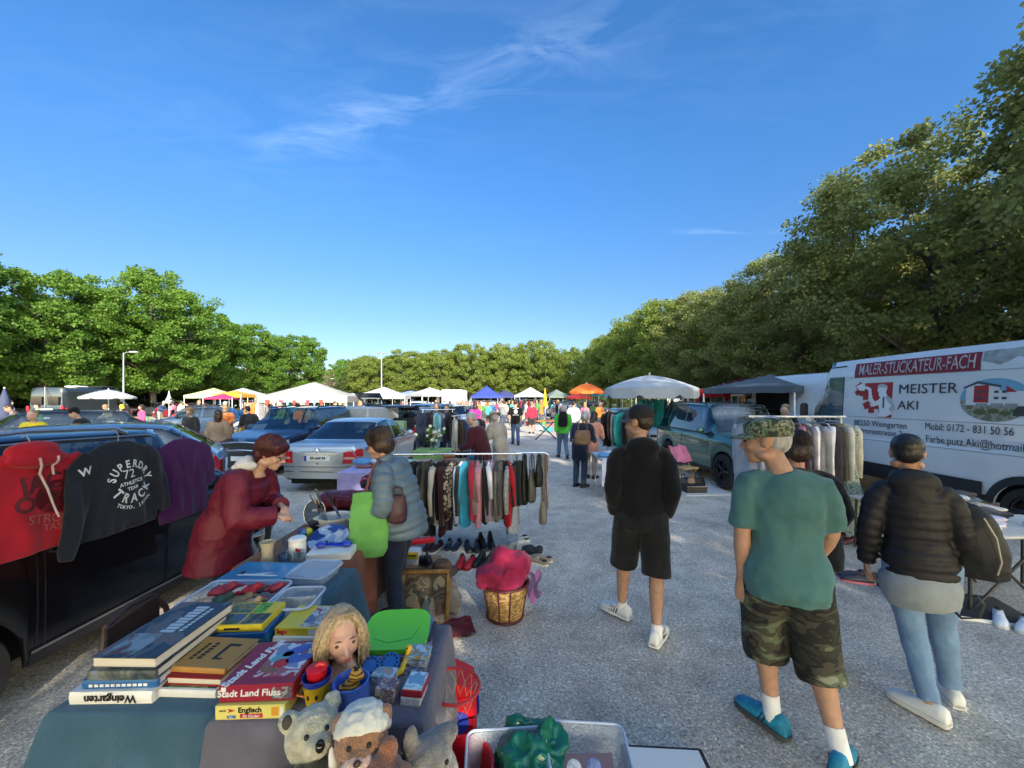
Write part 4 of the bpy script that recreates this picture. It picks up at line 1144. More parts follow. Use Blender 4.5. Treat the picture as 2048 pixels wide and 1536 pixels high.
        for sd, k in ((-1, 'L'), (1, 'R')):
            H_, K, A = J['hip' + k], J['kn' + k], J['an' + k]
            if kind == 'long': p = [H_ + V(0, 0, .03), fr(H_, K, .15), fr(H_, K, .5), fr(H_, K, .9), fr(K, A, .1), fr(K, A, .45), fr(K, A, .8), fr(K, A, 1.0)]; r_ = [.095, .098, .084, .066, .062, .060, .052, .054]
            elif kind == 'slim': p = [H_ + V(0, 0, .03), fr(H_, K, .15), fr(H_, K, .5), fr(H_, K, .9), fr(K, A, .25) - V(0, .01, 0), fr(K, A, .6), fr(K, A, .96)]; r_ = [.092, .092, .078, .058, .058, .046, .042]
            elif kind == 'shorts': p = [H_ + V(0, 0, .03), fr(H_, K, .15), fr(H_, K, .5), fr(H_, K, .85), fr(H_, K, 1.02), fr(K, A, .06)]; r_ = [.098, .104, .102, .098, .100, .098]
            elif kind == 'bermuda': p = [H_ + V(0, 0, .03), fr(H_, K, .15), fr(H_, K, .5), fr(H_, K, .85), fr(K, A, .08), fr(K, A, .28)]; r_ = [.092, .098, .100, .098, .098, .098]
            elif kind == 'capri': p = [H_ + V(0, 0, .03), fr(H_, K, .15), fr(H_, K, .5), fr(H_, K, .9), fr(K, A, .2), fr(K, A, .55)]; r_ = [.096, .100, .086, .072, .068, .066]
            m.tube(p, [x + max(g, .018) * .45 + .003 for x in r_], 16)
        me = remesh(m, vox * .9, 4, .5, wob=.006 if near else 0, wscale=9)
        built('trousers' if kind in ('long', 'slim', 'capri') else 'shorts', me, bm, t)
    # ---- shirt, jacket or coat
    if top:
        tm = top['m']; g = top.get('g', .022); m = MB(); pts, rr = torso_rings(J, g, fem); rr = [(x * (bulk if i < 4 else 1), y * (bulk if i < 4 else 1)) for i, (x, y) in enumerate(rr)]
        ln = top.get('len', .0)     # how far the hem hangs below the hip ring
        hem = pts[0] - V(0, 0, max(ln, .001)) ; pts0 = [hem, fr(hem, pts[0], .5)] if ln > .02 else []
        fl = top.get('flare', .0); r0 = [(rr[0][0] + fl, rr[0][1] + fl), (rr[0][0] + fl * .6, rr[0][1] + fl * .6)] if pts0 else []
        if ln < -.02: pts = [fr(pts[0], pts[1], min(1, -ln / .1))] + pts[1:]
        if top.get('hip'): rr[0] = (rr[0][0] + top['hip'], rr[0][1] + top['hip']); rr[1] = (rr[1][0] + top['hip'], rr[1][1] + top['hip'] * .6)
        if top.get('hem'): rr[0] = (rr[0][0] - top['hem'], rr[0][1] - top['hem'])
        P_ = pts0 + pts; Q = r0 + rr
        if top.get('puff'):   # quilted rings round the body
            n = 60; D = [0]
            for i in range(1, len(P_)): D.append(D[-1] + (P_[i] - P_[i - 1]).length)
            np_, nq = [], []
            for i in range(n):
                d = D[-1] * i / (n - 1); x = [np.interp(d, D, [p[k] for p in P_]) for k in range(3)]; pf = top['puff'] * (abs(math.sin(d / top.get('pitch', .055) * math.pi)) ** .6 - .6)
                np_.append(Vector(x)); nq.append((np.interp(d, D, [q[0] for q in Q]) + pf, np.interp(d, D, [q[1] for q in Q]) + pf))
            P_, Q = np_, nq
        m.tube(P_, Q, 28, flat=[(J['hipR'] - J['hipL']).normalized().lerp((J['shR'] - J['shL']).normalized(), i / len(P_)) for i in range(len(P_))])
        sl = top.get('sleeve', 'long'); ag = g * .8
        for sd, k in ((-1, 'L'), (1, 'R')):
            S_, E, Wr = J['sh' + k], J['el' + k], J['wr' + k]
            if sl == 'long': p = [S_ - V(sd * .11, 0, .0), S_ - V(sd * .06, 0, .012), S_ - V(sd * .01, 0, .028), fr(S_, E, .3), fr(S_, E, .8), E, fr(E, Wr, .35), fr(E, Wr, .8), fr(E, Wr, 1.0)]; r_ = [.030, .046, .055, .060, .055, .054, .052, .043, .038]
            elif sl == 'short': p = [S_ - V(sd * .11, 0, .0), S_ - V(sd * .06, 0, .012), S_ - V(sd * .01, 0, .026), fr(S_, E, .3), fr(S_, E, .92)]; r_ = [.034, .048, .052, .052, .054]
            else: p = []; r_ = []
            if p:
                r_ = [x * (.93 if fem else 1) + ag for x in r_]
                if top.get('puff'):
                    D = [0]
                    for i in range(1, len(p)): D.append(D[-1] + (p[i] - p[i - 1]).length)
                    n = 44; q = []; w = []
                    for i in range(n):
                        d = D[-1] * i / (n - 1); q.append(Vector([np.interp(d, D, [a[c] for a in p]) for c in range(3)])); w.append(np.interp(d, D, r_) + top['puff'] * (abs(math.sin(d / top.get('pitch', .055) * math.pi)) ** .6 - .6))
                    p, r_ = q, w
                m.tube(p, r_, 16)
        if top.get('hood'):
            c = J['neck'] + V(0, -.075, .0); m.ball(c, (.125, .065, .085), 16, 10); m.ball(c + V(0, -.02, -.07), (.10, .05, .09), 16, 10); m.ball(c + V(-.075, .045, .02), (.035, .06, .045)); m.ball(c + V(.075, .045, .02), (.035, .06, .045))
        if top.get('collar'):
            nk_ = J['neck']; u_ = (J['head'] - nk_).normalized(); m.tube([nk_ - u_ * .06, nk_ + u_ * .01, nk_ + u_ * top['collar']], [.10, .078, .072], 16)
        me = remesh(m, top.get('vox', vox), 2 if top.get('puff') else 5, .45, wob=top.get('wob', .007 if near else 0), wscale=top.get('ws', 8))
        built(top.get('name', 'jacket'), me, tm, t)
    # ---- shoes
    if shoes:
        sm, so = shoes if isinstance(shoes, tuple) else (shoes, SOLE)
        for k in 'LR':
            A = J['an' + k]; td = Vector(J['toe' + k]).normalized(); tz = td.z; fl = V(td.x, td.y, 0).normalized(); sdv = fl.cross(V(0, 0, 1))
            up = V(0, 0, 1) if abs(tz) < .05 else sdv.cross(td).normalized()
            m = MB(); o = A - up * .085
            pr = [(-.088, .026, .012, .055), (-.078, .035, .008, .098), (-.04, .040, .006, .110), (.02, .042, .006, .106), (.06, .047, .006, .090), (.11, .050, .006, .072), (.155, .049, .006, .060), (.188, .042, .008, .050), (.203, .030, .010, .040), (.210, .016, .014, .028)]
            rg = []
            for y, w, z0, z1 in pr:
                for j in range(14):
                    a = 2 * math.pi * j / 14; cx = math.cos(a); cz = math.sin(a)
                    x = w * math.copysign(abs(cx) ** .75, cx) * (1 if cz < .2 else .86); z = (z0 + z1) / 2 + (z1 - z0) / 2 * math.copysign(abs(cz) ** .7, cz)
                    rg.append(o + td * y + sdv * x + up * z)
            n = 14; fs = [(i * n + j, i * n + (j + 1) % n, (i + 1) * n + (j + 1) % n, (i + 1) * n + j) for i in range(len(pr) - 1) for j in range(n)] + [tuple(range(n))[::-1], tuple(range((len(pr) - 1) * n, len(pr) * n))]
            m.add(rg, fs); sh = m.build('shoe', sm, t, angle=180)
            q = MB(); rg = []
            ol = [(y, w + .004) for y, w, _, _ in pr]; out = [(w, y) for y, w in ol] + [(-w, y) for y, w in ol[::-1]]
            q.prism([(a, b_) for a, b_ in out], o + up * .0005, sdv, td, 1); v0 = q.v[:len(out)]; q.v = v0 + [tuple(Vector(p) + up * .026) for p in v0]
            q.build('sole', so, sh)
    # ---- hat
    if hat:
        kind, hm = hat[0], hat[1]; m = MB()
        def A_(k): m.add([HM @ Vector(p) for p in k.v], k.f)
        if kind == 'cap':
            k = MB(); k.grid(lambda u, v: (.086 * math.sin(v * R(96)) * math.cos(u * 2 * math.pi) , -.016 + .106 * math.sin(v * R(96)) * math.sin(u * 2 * math.pi), .040 + .095 * math.cos(v * R(96)) ** (.8 if v * 96 < 90 else 1) if v * 96 < 90 else .035 - .004), 28, 12); A_(k)
            ho = m.build('cap', hm, t)
            br = MB()
            def brim(u, v, o): 
                a = (u - .5) * R(150); rr_ = 1 + v * .72 * math.cos(a * .9) ** .6 if abs(a * .9) < R(89) else 1
                return HM @ V(.085 * math.sin(a) * (1 + .10 * v), -.016 + .105 * math.cos(a) * rr_, .038 - .012 * v - .020 * (math.sin(a) ** 2) * v + o)
            k = MB(); k.grid(lambda u, v: brim(u, v, 0), 18, 6); k.grid(lambda u, v: brim(u, v, .005), 18, 6, True); k.grid(lambda u, v: brim(u, 1, .005 * v), 18, 1); br.add(k.v, k.f)
            br.build('cap_brim', hat[2] if len(hat) > 2 else hm, ho)
        elif kind == 'field':
            k = MB(); k.lathe([(.0, .118), (.055, .116), (.088, .104), (.098, .085), (.097, .06), (.094, .03), (.090, .026)], n=28, caps=False); k.v = [(x * .93, y * 1.10 - .012, z) for x, y, z in k.v]; A_(k); ho = m.build('cap', hm, t)
            br = MB()
            k = MB()
            for o in (0, .006): k.grid(lambda u, v: (.092 * math.sin((u - .5) * R(140)), -.014 + .105 * math.cos((u - .5) * R(140)) + .070 * v * math.cos((u - .5) * R(160)), .036 - .02 * v + o), 16, 5, o > 0)
            br.add([HM @ Vector(p) for p in k.v], k.f); br.build('cap_brim', hm, ho)
        elif kind == 'brim':
            k = MB(); k.lathe([(.0, .130), (.05, .128), (.078, .11), (.088, .05), (.10, .038), (.17, .020), (.175, .024), (.10, .046), (.09, .055)], n=28, caps=False); k.v = [(x, y - .012, z) for x, y, z in k.v]; A_(k); m.build('sun_hat', hm, t)
        elif kind == 'beanie':
            k = MB(); k.ball((0, -.018, .055), (.092, .108, .088), 20, 12); A_(k); m.build('knit_hat', hm, t)
    if glasses:
        m = MB()
        for sd in (-1, 1):
            m.tube([HM @ V(sd * .032 + .020 * math.cos(a), .098, .004 + .015 * math.sin(a)) for a in np.linspace(0, 2 * math.pi, 17)], .0022, 5, False); m.rod(HM @ V(sd * .052, .097, .008), HM @ V(sd * .078, -.01, .012), .0022, 5)
        m.rod(HM @ V(-.012, .10, .006), HM @ V(.012, .10, .006), .0022, 5); m.build('glasses', BLACKP, t)
    t['_hm'] = 0; del t['_hm']
    return t, HM

CAMO = ramp_mat('camouflage', [(.030, .034, .024), (.016, .016, .016), (.055, .050, .036), (.10, .125, .075), (.21, .22, .17)], 6.5, .85, 3, .6, (1, 1, 1.9), bump=.5, pos=[0, .40, .47, .56, .64])
CAMO_CAP = ramp_mat('camouflage_cap', [(.03, .045, .03), (.08, .12, .065), (.20, .23, .15), (.04, .05, .03), (.26, .25, .19)], 24, .85, 3, .3, bump=.4)
HAIR_BLACK = mat('hair_black', (.010, .008, .008), .42, var=.5, vscale=40, bump=.9, bscale=70, bdist=.006, stretch=(1, 1, .25))
HAIR_BROWN = mat('hair_brown', (.035, .020, .014), .42, var=.5, vscale=30, bump=.9, bscale=70, bdist=.006, stretch=(1, 1, .25))
HAIR_RED = mat('hair_red', (.060, .008, .008), .45, var=.6, vscale=24, bump=.9, bscale=60, bdist=.008, stretch=(1, 1, .25))
HAIR_GREY = mat('hair_grey', (.36, .36, .36), .5, var=.4, vscale=30, bump=.9, bscale=60, bdist=.006, stretch=(1, 1, .25))
HAIR_FAIR = mat('hair_fair', (.30, .19, .09), .5, var=.4, vscale=30, bump=.9, bscale=60, bdist=.006, stretch=(1, 1, .25))
# --- man in black hoodie
WHITESHOE = mat('white_leather', (.70, .70, .68), .45, var=.06)
SOCK = cloth((.72, .72, .72), 'white_sock')
def shoe_stripes(t, J, k, m, n=3):
    A = Vector(J['an' + k]); td = Vector(J['toe' + k]).normalized(); sdv = td.cross(V(0, 0, 1)).normalized()
    for s in (-1, 1):
        g = MB()
        for i in range(n):
            y = .025 + .022 * i
            g.tube([A - V(0, 0, .055) + td * y + sdv * s * .0475, A - V(0, 0, .010) + td * (y - .015) + sdv * s * .036], [.0045, .004], 5)
        g.build('stripes', m, t)
def socks(t, J, m, hi=.10):
    for k in 'LR':
        A, K = Vector(J['an' + k]), Vector(J['kn' + k]); u = (K - A).normalized(); g = MB(); g.tube([A - u * .03, A + u * .02, A + u * hi * .8, A + u * hi], [.044, .043, .0435, .045], 12); g.build('sock', m, t)
Jm = pose(pel=(0, 0, .95), chest=(0, 0, 1.27), shL=(-.17, -.03, 1.42), shR=(.17, -.03, 1.42), elL=(-.215, -.07, 1.15), wrL=(-.185, .03, .925), elR=(.215, -.07, 1.15), wrR=(.185, .03, .93), yaw=52, pitch=-7, head=(-.012, .035, 1.635),
          knL=(-.115, .14, .50), anL=(-.13, .22, .10), toeL=(-.77, .64, 0), knR=(.11, -.02, .50), anR=(.10, -.09, .10), toeR=(.41, .91, .0), handL='fist', handR='fist')
t, HM = person('man in a black hooded sweater, black shorts and a grey fronted cap, hands in pockets', (1.035, 3.10, 0), R(-12), 1.82, Jm, SKIN2, dict(m=cloth((.006, .006, .008), 'black_hoodie', var=.25), g=.020, hood=True, len=.02, hem=.012, name='hooded_sweater', wob=.010, ws=7),
       (cloth((.012, .012, .013), 'black_shorts', var=.25), 'shorts', .016), (WHITESHOE, WHITESHOE), (HAIR_BROWN, 'crop'), ('cap', mat('cap_black', (.010, .010, .012), .85, bump=.3, bscale=80), mat('cap_grey', (.075, .08, .09), .85)), near=True, vox=.011)
shoe_stripes(t, Jm, 'L', INK, 4); shoe_stripes(t, Jm, 'R', INK, 4); socks(t, Jm, SOCK, .05)
m = MB(); u = MB(); u.grid(lambda a, b: (.0875 * math.sin(b * R(92)) * math.cos(R(20 + 140 * a)), -.016 + .1075 * math.sin(b * R(92)) * math.sin(R(20 + 140 * a)), .0405 + .0955 * math.cos(b * R(92)) ** .8 if b * 92 < 90 else .034), 16, 10); m.add([HM @ Vector(p) for p in u.v], u.f); m.build('cap_front_panel', _M['cap_grey'], t)
m = MB(); nk = Vector(Jm['neck']); m.tube([nk + V(0, .02, -.03), nk + V(0, .02, .012), nk + V(0, .024, .055)], [.078, .070, .064], 18, False); m.build('red_collar', cloth((.45, .02, .03), 'red_collar'), t)
m = MB(); k = MB(); k.ball((0, .045, -.072), (.054, .048, .040), 16, 10); m.add([HM @ Vector(p) for p in k.v], k.f); 
# --- older man in teal shirt and camouflage shorts
TEAL = cloth((.055, .140, .140), 'teal_jersey', var=.14, bump=.9, bs=9)
Jc = pose(pel=(0, -.04, .96), waist=(0, -.03, 1.08), chest=(0, -.02, 1.28), neck=(-.02, -.02, 1.46), head=(-.075, .02, 1.60), shL=(-.162, -.03, 1.415), shR=(.162, -.03, 1.415), elL=(-.192, -.05, 1.13), wrL=(-.19, -.02, .88), elR=(.200, .02, 1.15), wrR=(.17, .16, .95),
          hipL=(-.09, -.03, .93), knL=(-.07, .13, .52), anL=(-.03, .12, .10), toeL=(-.75, .70, 0), hipR=(.09, -.03, .93), knR=(.15, .06, .50), anR=(.215, -.06, .12), toeR=(.40, .92, -.12), yaw=74, pitch=-4, handL='relax', outL=V(-.5, -.9, .1))
t, HM = person('older man in a teal T-shirt, camouflage shorts, camouflage cap and blue trainers', (1.465, 2.08, 0), R(-24), 1.82, Jc, SKIN2, dict(m=TEAL, hip=.036, g=.016, sleeve='short', len=.03, name='t_shirt', wob=.013, ws=9, flare=.036), (CAMO, 'bermuda', .004),
       (mat('shoe_turquoise', (.015, .21, .34), .6, var=.3, vscale=30), mat('dark_sole', (.05, .055, .06), .7)), (HAIR_GREY, 'crop'), ('field', CAMO_CAP), near=True, vox=.011, bulk=.91)
socks(t, Jc, SOCK, .11); shoe_stripes(t, Jc, 'L', INK, 2); shoe_stripes(t, Jc, 'R', INK, 2)
# --- woman in black quilted jacket
Jw = pose(pel=(.02, -.03, .95), waist=(.01, -.02, 1.08), chest=(0, .0, 1.26), neck=(-.01, .02, 1.45), head=(-.02, .05, 1.615), shL=(-.155, .0, 1.40), shR=(.145, .0, 1.40), elL=(-.215, -.02, 1.13), wrL=(-.215, .05, .87), elR=(.215, -.02, 1.13), wrR=(.19, .12, .92),
          hipL=(-.06, -.02, .93), knL=(-.01, .02, .50), anL=(.055, -.085, .10), toeL=(-.80, .60, 0), hipR=(.11, -.02, .93), knR=(.16, .14, .50), anR=(.215, .20, .09), toeR=(-.2, .98, 0), yaw=-6, pitch=-8, handL='fist', outL=V(-1, .2, 0))
t, HM = person('woman with cropped black hair in a black quilted jacket, long grey top and jeans', (2.475, 2.38, 0), R(-34), 1.68, Jw, SKIN2, dict(m=mat('black_nylon', (.007, .006, .008), .62, var=.2, bump=.3, bscale=30, bdist=.006), g=.016, puff=.013, pitch=.060, hood=True, len=-.02, name='quilted_jacket', wob=.005, ws=12),
       (DENIM_L, 'slim', -.008), (WHITESHOE, SOLE), (HAIR_BLACK, 'crop'), fem=True, near=True, vox=.0105, bulk=.94)
m = MB(); J_ = {k: Vector(v) for k, v in Jw.items() if isinstance(v, tuple)}; p = J_['pel']
m.tube([p - V(-.015, 0, .27), p - V(0, 0, .20), p - V(0, 0, .12), p - V(0, 0, .05), p + V(-.01, 0, .04)], [(.166, .135), (.190, .158), (.192, .156), (.155, .124), (.12, .09)], 22, flat=(1, 0, 0))
built('long_top', remesh(m, .012, 4, .5, wob=.008, wscale=7), cloth((.26, .29, .31), 'grey_jersey', var=.12), t)
# --- woman walking behind the camouflage man
Jb = pose(pel=(.03, 0, .95), neck=(-.03, .05, 1.45), head=(-.03, .09, 1.61), shL=(-.19, .02, 1.41), shR=(.15, .02, 1.41), elR=(.26, .04, 1.15), wrR=(.20, .20, .98), anL=(-.10, .20, .10), knL=(-.09, .18, .52), anR=(.16, -.16, .13), knR=(.13, .02, .5), toeR=(.25, 1, -.25), pitch=-15, yaw=25)
person('woman in black with brown hair half hidden behind the man in the teal T-shirt', (2.13, 2.84, 0), R(-30), 1.65, Jb, SKIN2, dict(m=BLACKC, g=.035, len=.12, name='black_top', wob=.008), (BLACKC, 'capri', .02), (mat('black_trainer', (.015, .015, .016), .7), SOLE), (HAIR_BROWN, 'bob'), fem=True, near=True, vox=.012, bulk=1.08)
# --- woman with red hair leaning over the table
Jr = pose(pel=(0, -.10, .94), waist=(0, -.06, 1.07), chest=(0, .03, 1.24), neck=(0, .15, 1.40), head=(0, .255, 1.53), shL=(-.18, .09, 1.375), shR=(.18, .09, 1.375), elL=(-.25, .12, 1.07), wrL=(-.06, .30, 1.09), elR=(.25, .12, 1.07), wrR=(.09, .33, 1.05),
          hipL=(-.09, -.10, .92), hipR=(.09, -.10, .92), knL=(-.1, -.02, .49), knR=(.1, -.02, .49), anL=(-.11, -.1, .09), anR=(.11, -.1, .09), pitch=-24, handL='grip', handR='grip')
REDJ = mat('red_rain_jacket', (.125, .005, .020), .6, var=.12, bump=.5, bscale=16, bdist=.02)
t, HM = person('red haired woman with glasses in a dark red rain jacket leaning over the table', (-2.13, 3.0, 0), R(-84), 1.68, Jr, SKIN, dict(m=REDJ, hip=.022, g=.050, len=.20, flare=.05, name='rain_jacket', wob=.016, ws=6), (DENIM_D, 'long', .018), (mat('black_trainer', (.015, .015, .016), .7), SOLE), (HAIR_RED, 'tousled'), fem=True, near=True, vox=.011, glasses=True, bulk=1.03)
m = MB(); c = Vector(Jr['neck']) + V(0, -.075, .045); m.ball(c, (.13, .075, .07), 18, 10, Matrix.Rotation(R(-35), 3, 'X')); m.ball(c + V(0, -.04, -.03), (.115, .06, .07), 18, 10, Matrix.Rotation(R(-35), 3, 'X')); m.ball(c + V(-.085, .06, .0), (.03, .06, .04)); m.ball(c + V(.085, .06, .0), (.03, .06, .04))
built('white_hood', remesh(m, .011, 3, wob=.007, wscale=18), cloth((.55, .52, .50), 'offwhite_lining'), t)
# --- woman in the grey blue down jacket
Jg = pose(pel=(0, -.03, .95), waist=(0, -.01, 1.07), chest=(0, .06, 1.26), neck=(0, .13, 1.44), head=(0, .20, 1.60), shL=(-.185, .08, 1.40), shR=(.185, .08, 1.40), elL=(-.26, .02, 1.12), wrL=(-.16, .25, 1.02), elR=(.26, .06, 1.12), wrR=(.13, .28, 1.03), pitch=-25, yaw=6, handL='grip', handR='grip', anR=(.12, .06, .09), knR=(.11, .08, .5))
DOWN = mat('down_jacket_grey_blue', (.095, .145, .185), .45, var=.12, bump=.35, bscale=26, bdist=.01)
t, HM = person('woman with dark bobbed hair in a grey blue down jacket facing the kitchen table', (-.93, 3.22, 0), R(82), 1.66, Jg, SKIN, dict(m=DOWN, g=.042, puff=.024, pitch=.062, len=.03, name='down_jacket', wob=.003, collar=.06), (DENIM_D, 'long', .018), (mat('black_trainer', (.015, .015, .016), .7), SOLE), (HAIR_BROWN, 'bob'), fem=True, near=True, vox=.0105, bulk=1.14, glasses=True)
# ================================================================== VAN
class Van(Car):
    def S(s, y, t):
        zt, zb, w, zl = s.zt(y), s._belt(y), s.half(y), s.low(y); gh = max(0.0, zt - zb); k = min(1, gh / .7)
        if y > -s.h + .2 and y < s.ws - 1.0: w = s.W / 2
        wr = w * (.96 - .05 * k)
        zm = zl + (zb - zl) * .5
        pts = [(0, w * .965, zl), (.06, w * .985, min(zl + .06, zb)), (.22, w, max(zl, zl + (zm - zl) * .9)), (.36, w * .998, zl + (zb - zl) * .80), (.40, w * .985, zl + (zb - zl) * .84), (.45, w * .995, zb - .02),
               (.50, w * .990, zb + gh * .04), (.62, w * .985 - (w * .985 - wr) * .25, zb + gh * .42), (.74, w * .985 - (w * .985 - wr) * .7, zb + gh * .80), (.80, wr * .99, zb + gh * .90), (.86, wr * .955, zb + gh * .965), (.93, wr * .6, zb + gh * .995), (1, 0, zt)]
        T = [p[0] for p in pts]; x = float(np.interp(t, T, [p[1] for p in pts])); z = float(np.interp(t, T, [p[2] for p in pts]))
        q = abs(y) / s.h; bul = (.30 if y > 0 else .03) * q ** 8 * (x / (s.W / 2)) ** 2
        return Vector((x, y - math.copysign(bul, y), z))
    def is_glass(s, y, t, pillars):
        if .52 < t < .72 and pillars[0][0] < y < pillars[0][1] and s.zt(y) - s._belt(y) > .3: return 'side_window'
        if t > .805 and s.roof0 + .05 < y < s.ws - .03: return 'windscreen'
        return None
_Car = Car
def make_van(label, loc, rz, col, **k):
    global Car
    Car = Van
    Van.TS = [0, .06, .14, .22, .30, .36, .38, .40, .45, .475, .50, .52, .56, .62, .68, .72, .74, .77, .80, .83, .86, .93, 1]
    r = make_car(label, 'van', loc, rz, col, name='parked_van', kind='mpv', metal=0, **k)
    Car = _Car
    return r
WHITEP = (.62, .66, .70)
t, c = make_van('large white panel van with painter lettering and a red banner along its side', (7.95, 7.0, 0), 0, WHITEP, L=5.9, W=2.08, H=2.76, hood=1.30, belt=1.30, nose=.85, wb=3.85, front=.95, lo=.40, wr=.35, ws=2.25, roof0=1.35, roof1=-2.87, rear=-2.93, pillars=[(1.08, 1.90)], seats=True, rim=RIM_DARK)
VANT = t; sx = -1.04
VR = (R(90), 0, R(-90))
def on_van(y, z, off=.012):   # world y, z -> local point on the visible side
    yl = y - 7.0; lo_, hi_ = .30, .86
    for _ in range(24):
        m_ = (lo_ + hi_) / 2
        if c.S(yl, m_).z < z: lo_ = m_
        else: hi_ = m_
    return V(-(c.S(yl, lo_).x) - off, yl, z)
def van_panel(name, outline, m, off=.006):
    """outline of (world y, z) points lying on the van's side"""
    pts = [on_van(y, z, off) for y, z in outline]; mb = MB(); n = len(pts)
    mb.add([tuple(p) for p in pts] + [(p.x + .004, p.y, p.z) for p in pts], [tuple(range(n))] + [(i, (i + 1) % n, n + (i + 1) % n, n + i) for i in range(n)])
    return mb.build(name, m, VANT, smooth=False)
def van_strip(name, y0, y1, z0, z1, m, off=.006, ny=24, nz=4):
    mb = MB(); mb.grid(lambda u, v: on_van(y0 + (y1 - y0) * u, z0 + (z1 - z0) * v, off), ny, nz, True); return mb.build(name, m, VANT)
BANNER = mat('banner_red', (.23, .014, .022), .5, var=.15, vscale=3); SIGNRED = mat('sign_red', (.34, .02, .025), .5); SIGNINK = mat('sign_grey', (.055, .065, .085), .5); WH = mat('sign_white', (.72, .74, .76), .5)
def van_text(s, y0, y1, z, size, m=SIGNINK, off=.012, **k):
    me = text_mesh(s, size, 1, .001, 'CENTER', **k); xs = [v.co.x for v in me.vertices]; w = max(xs) - min(xs); sc = abs(y0 - y1) / w; me.transform(Matrix.Diagonal((sc, 1, 1, 1))); me.materials.append(m)
    ym = (y0 + y1) / 2
    for v in me.vertices:
        v.co = on_van(ym - v.co.x, z + v.co.y, off)
    link('lettering', me, VANT, False)
van_strip('banner', 7.85, 5.74, 2.32, 2.60, BANNER)
van_text('MALER-STUCKATEUR-FACH', 7.74, 5.80, 2.455, .30, WH, off=.022, bold=.003)
mb = MB(); r7 = random.Random(7)
o = [(5.72 - .1 * i, 2.60 + .02 * r7.random()) for i in range(9)] + [(4.92 + .1 * i, 2.37 + .09 * r7.random() + .05 * (i in (3, 4, 5))) for i in range(9)]
van_panel('torn_banner_rest', o, mat('glue_grey', (.30, .34, .33), .7, var=.3, vscale=9))
van_text('MEISTER', 6.93, 6.02, 2.06, .235); van_text('AKI', 6.93, 6.58, 1.775, .22)
van_text('88250 Weingarten', 7.80, 6.76, 1.415, .155); van_text('Grimmastrasse 2', 7.78, 6.83, 1.265, .155)
van_text('Mobil: 0172 - 831 50 56', 6.46, 5.32, 1.435, .165); van_text('Farbe.putz.Aki@hotmail.com', 6.44, 4.95, 1.225, .165)
# the painter emblem: red squares and a white figure in overalls swinging a brush
van_panel('emblem_field', [(7.60, 2.20), (7.05, 2.20), (7.05, 1.55), (7.30, 1.55), (7.30, 1.70), (7.42, 1.70), (7.42, 1.80), (7.52, 1.80), (7.42, 1.95), (7.62, 1.98), (7.62, 2.08)], SIGNRED, .005)
for (y, z, s_, a) in ((7.72, 2.13, .10, .2), (7.66, 2.02, .09, .5), (7.76, 2.02, .07, .1), (7.58, 1.93, .08, .6), (7.55, 1.77, .09, .3), (7.45, 1.68, .08, .7)):
    van_panel('emblem_square', [(y + s_ * math.cos(a + k * 1.571), z + s_ * math.sin(a + k * 1.571)) for k in range(4)], SIGNRED, .007)
van_panel('emblem_figure', [(7.52, 2.05), (7.58, 2.10), (7.55, 2.14), (7.47, 2.09), (7.44, 1.92), (7.38, 1.84), (7.30, 1.88), (7.27, 1.93), (7.30, 1.95), (7.31, 2.02), (7.335, 2.04), (7.325, 2.11), (7.34, 2.12), (7.33, 2.14), (7.22, 2.16), (7.15, 2.13), (7.15, 2.09), (7.17, 2.02), (7.14, 1.95), (7.06, 1.90), (6.97, 1.78), (6.96, 1.70), (7.04, 1.62), (7.16, 1.56), (7.31, 1.56), (7.28, 1.66), (7.30, 1.78), (7.40, 1.74), (7.50, 1.86)], WH, .009)
van_panel('emblem_brush', [(7.80, 2.14), (7.66, 2.20), (7.56, 2.12), (7.62, 2.05), (7.72, 2.06)], WH, .0095)
van_panel('emblem_overall', [(7.17, 1.93), (7.14, 1.95), (7.06, 1.90), (6.98, 1.78), (6.97, 1.71), (7.04, 1.64), (7.10, 1.70), (7.05, 1.78), (7.12, 1.84)], mat('sign_pale', (.40, .45, .46), .5), .0115)
van_panel('emblem_strap', [(7.22, 1.93), (7.19, 1.93), (7.19, 1.72), (7.22, 1.72)], SIGNINK, .0115)
van_panel('emblem_cap', [(7.335, 2.11), (7.31, 2.165), (7.22, 2.175), (7.14, 2.13), (7.15, 2.10), (7.24, 2.115)], mat('sign_pale', (.40, .45, .46), .5), .0115)
el = lambda cy, cz, ry_, rz_, n=40, a0=0, a1=2 * math.pi: [(cy + ry_ * math.cos(a0 + (a1 - a0) * i / n), cz + rz_ * math.sin(a0 + (a1 - a0) * i / n)) for i in range(n + (a1 - a0 < 6))]
EC, EZ = 5.56, 1.88
van_panel('picture_oval', el(EC, EZ, .42, .315)[::-1], mat('oval_sky', (.16, .36, .50), .5), .006)
van_panel('picture_yard', el(EC, EZ, .418, .313, 20, math.pi, 2 * math.pi)[::-1], ramp_mat('oval_yard', [(.20, .20, .16), (.30, .30, .24), (.14, .16, .10)], 9, .6), .0075)
van_panel('picture_house', [(5.90, 1.80), (5.90, 2.06), (5.76, 2.12), (5.50, 2.06), (5.50, 2.02), (5.22, 2.00), (5.22, 1.80)][::-1], mat('oval_wall', (.62, .64, .64), .5), .009)
van_panel('picture_gable', [(5.80, 1.84), (5.80, 2.09), (5.62, 2.10), (5.62, 1.84)][::-1], SIGNRED, .0105)
van_panel('picture_roof', [(5.94, 2.07), (5.76, 2.16), (5.48, 2.09), (5.48, 2.06), (5.76, 2.125), (5.93, 2.05)][::-1], SIGNINK, .012)
van_panel('picture_gable', [(5.42, 1.99), (5.30, 1.99), (5.42, 2.08)][::-1], SIGNRED, .0105)
for y in (5.75, 5.67, 5.53, 5.44): 
    for z in (1.98, 1.89): van_panel('picture_window', [(y + .025, z), (y + .025, z + .035), (y - .025, z + .035), (y - .025, z)][::-1], SIGNINK, .012)
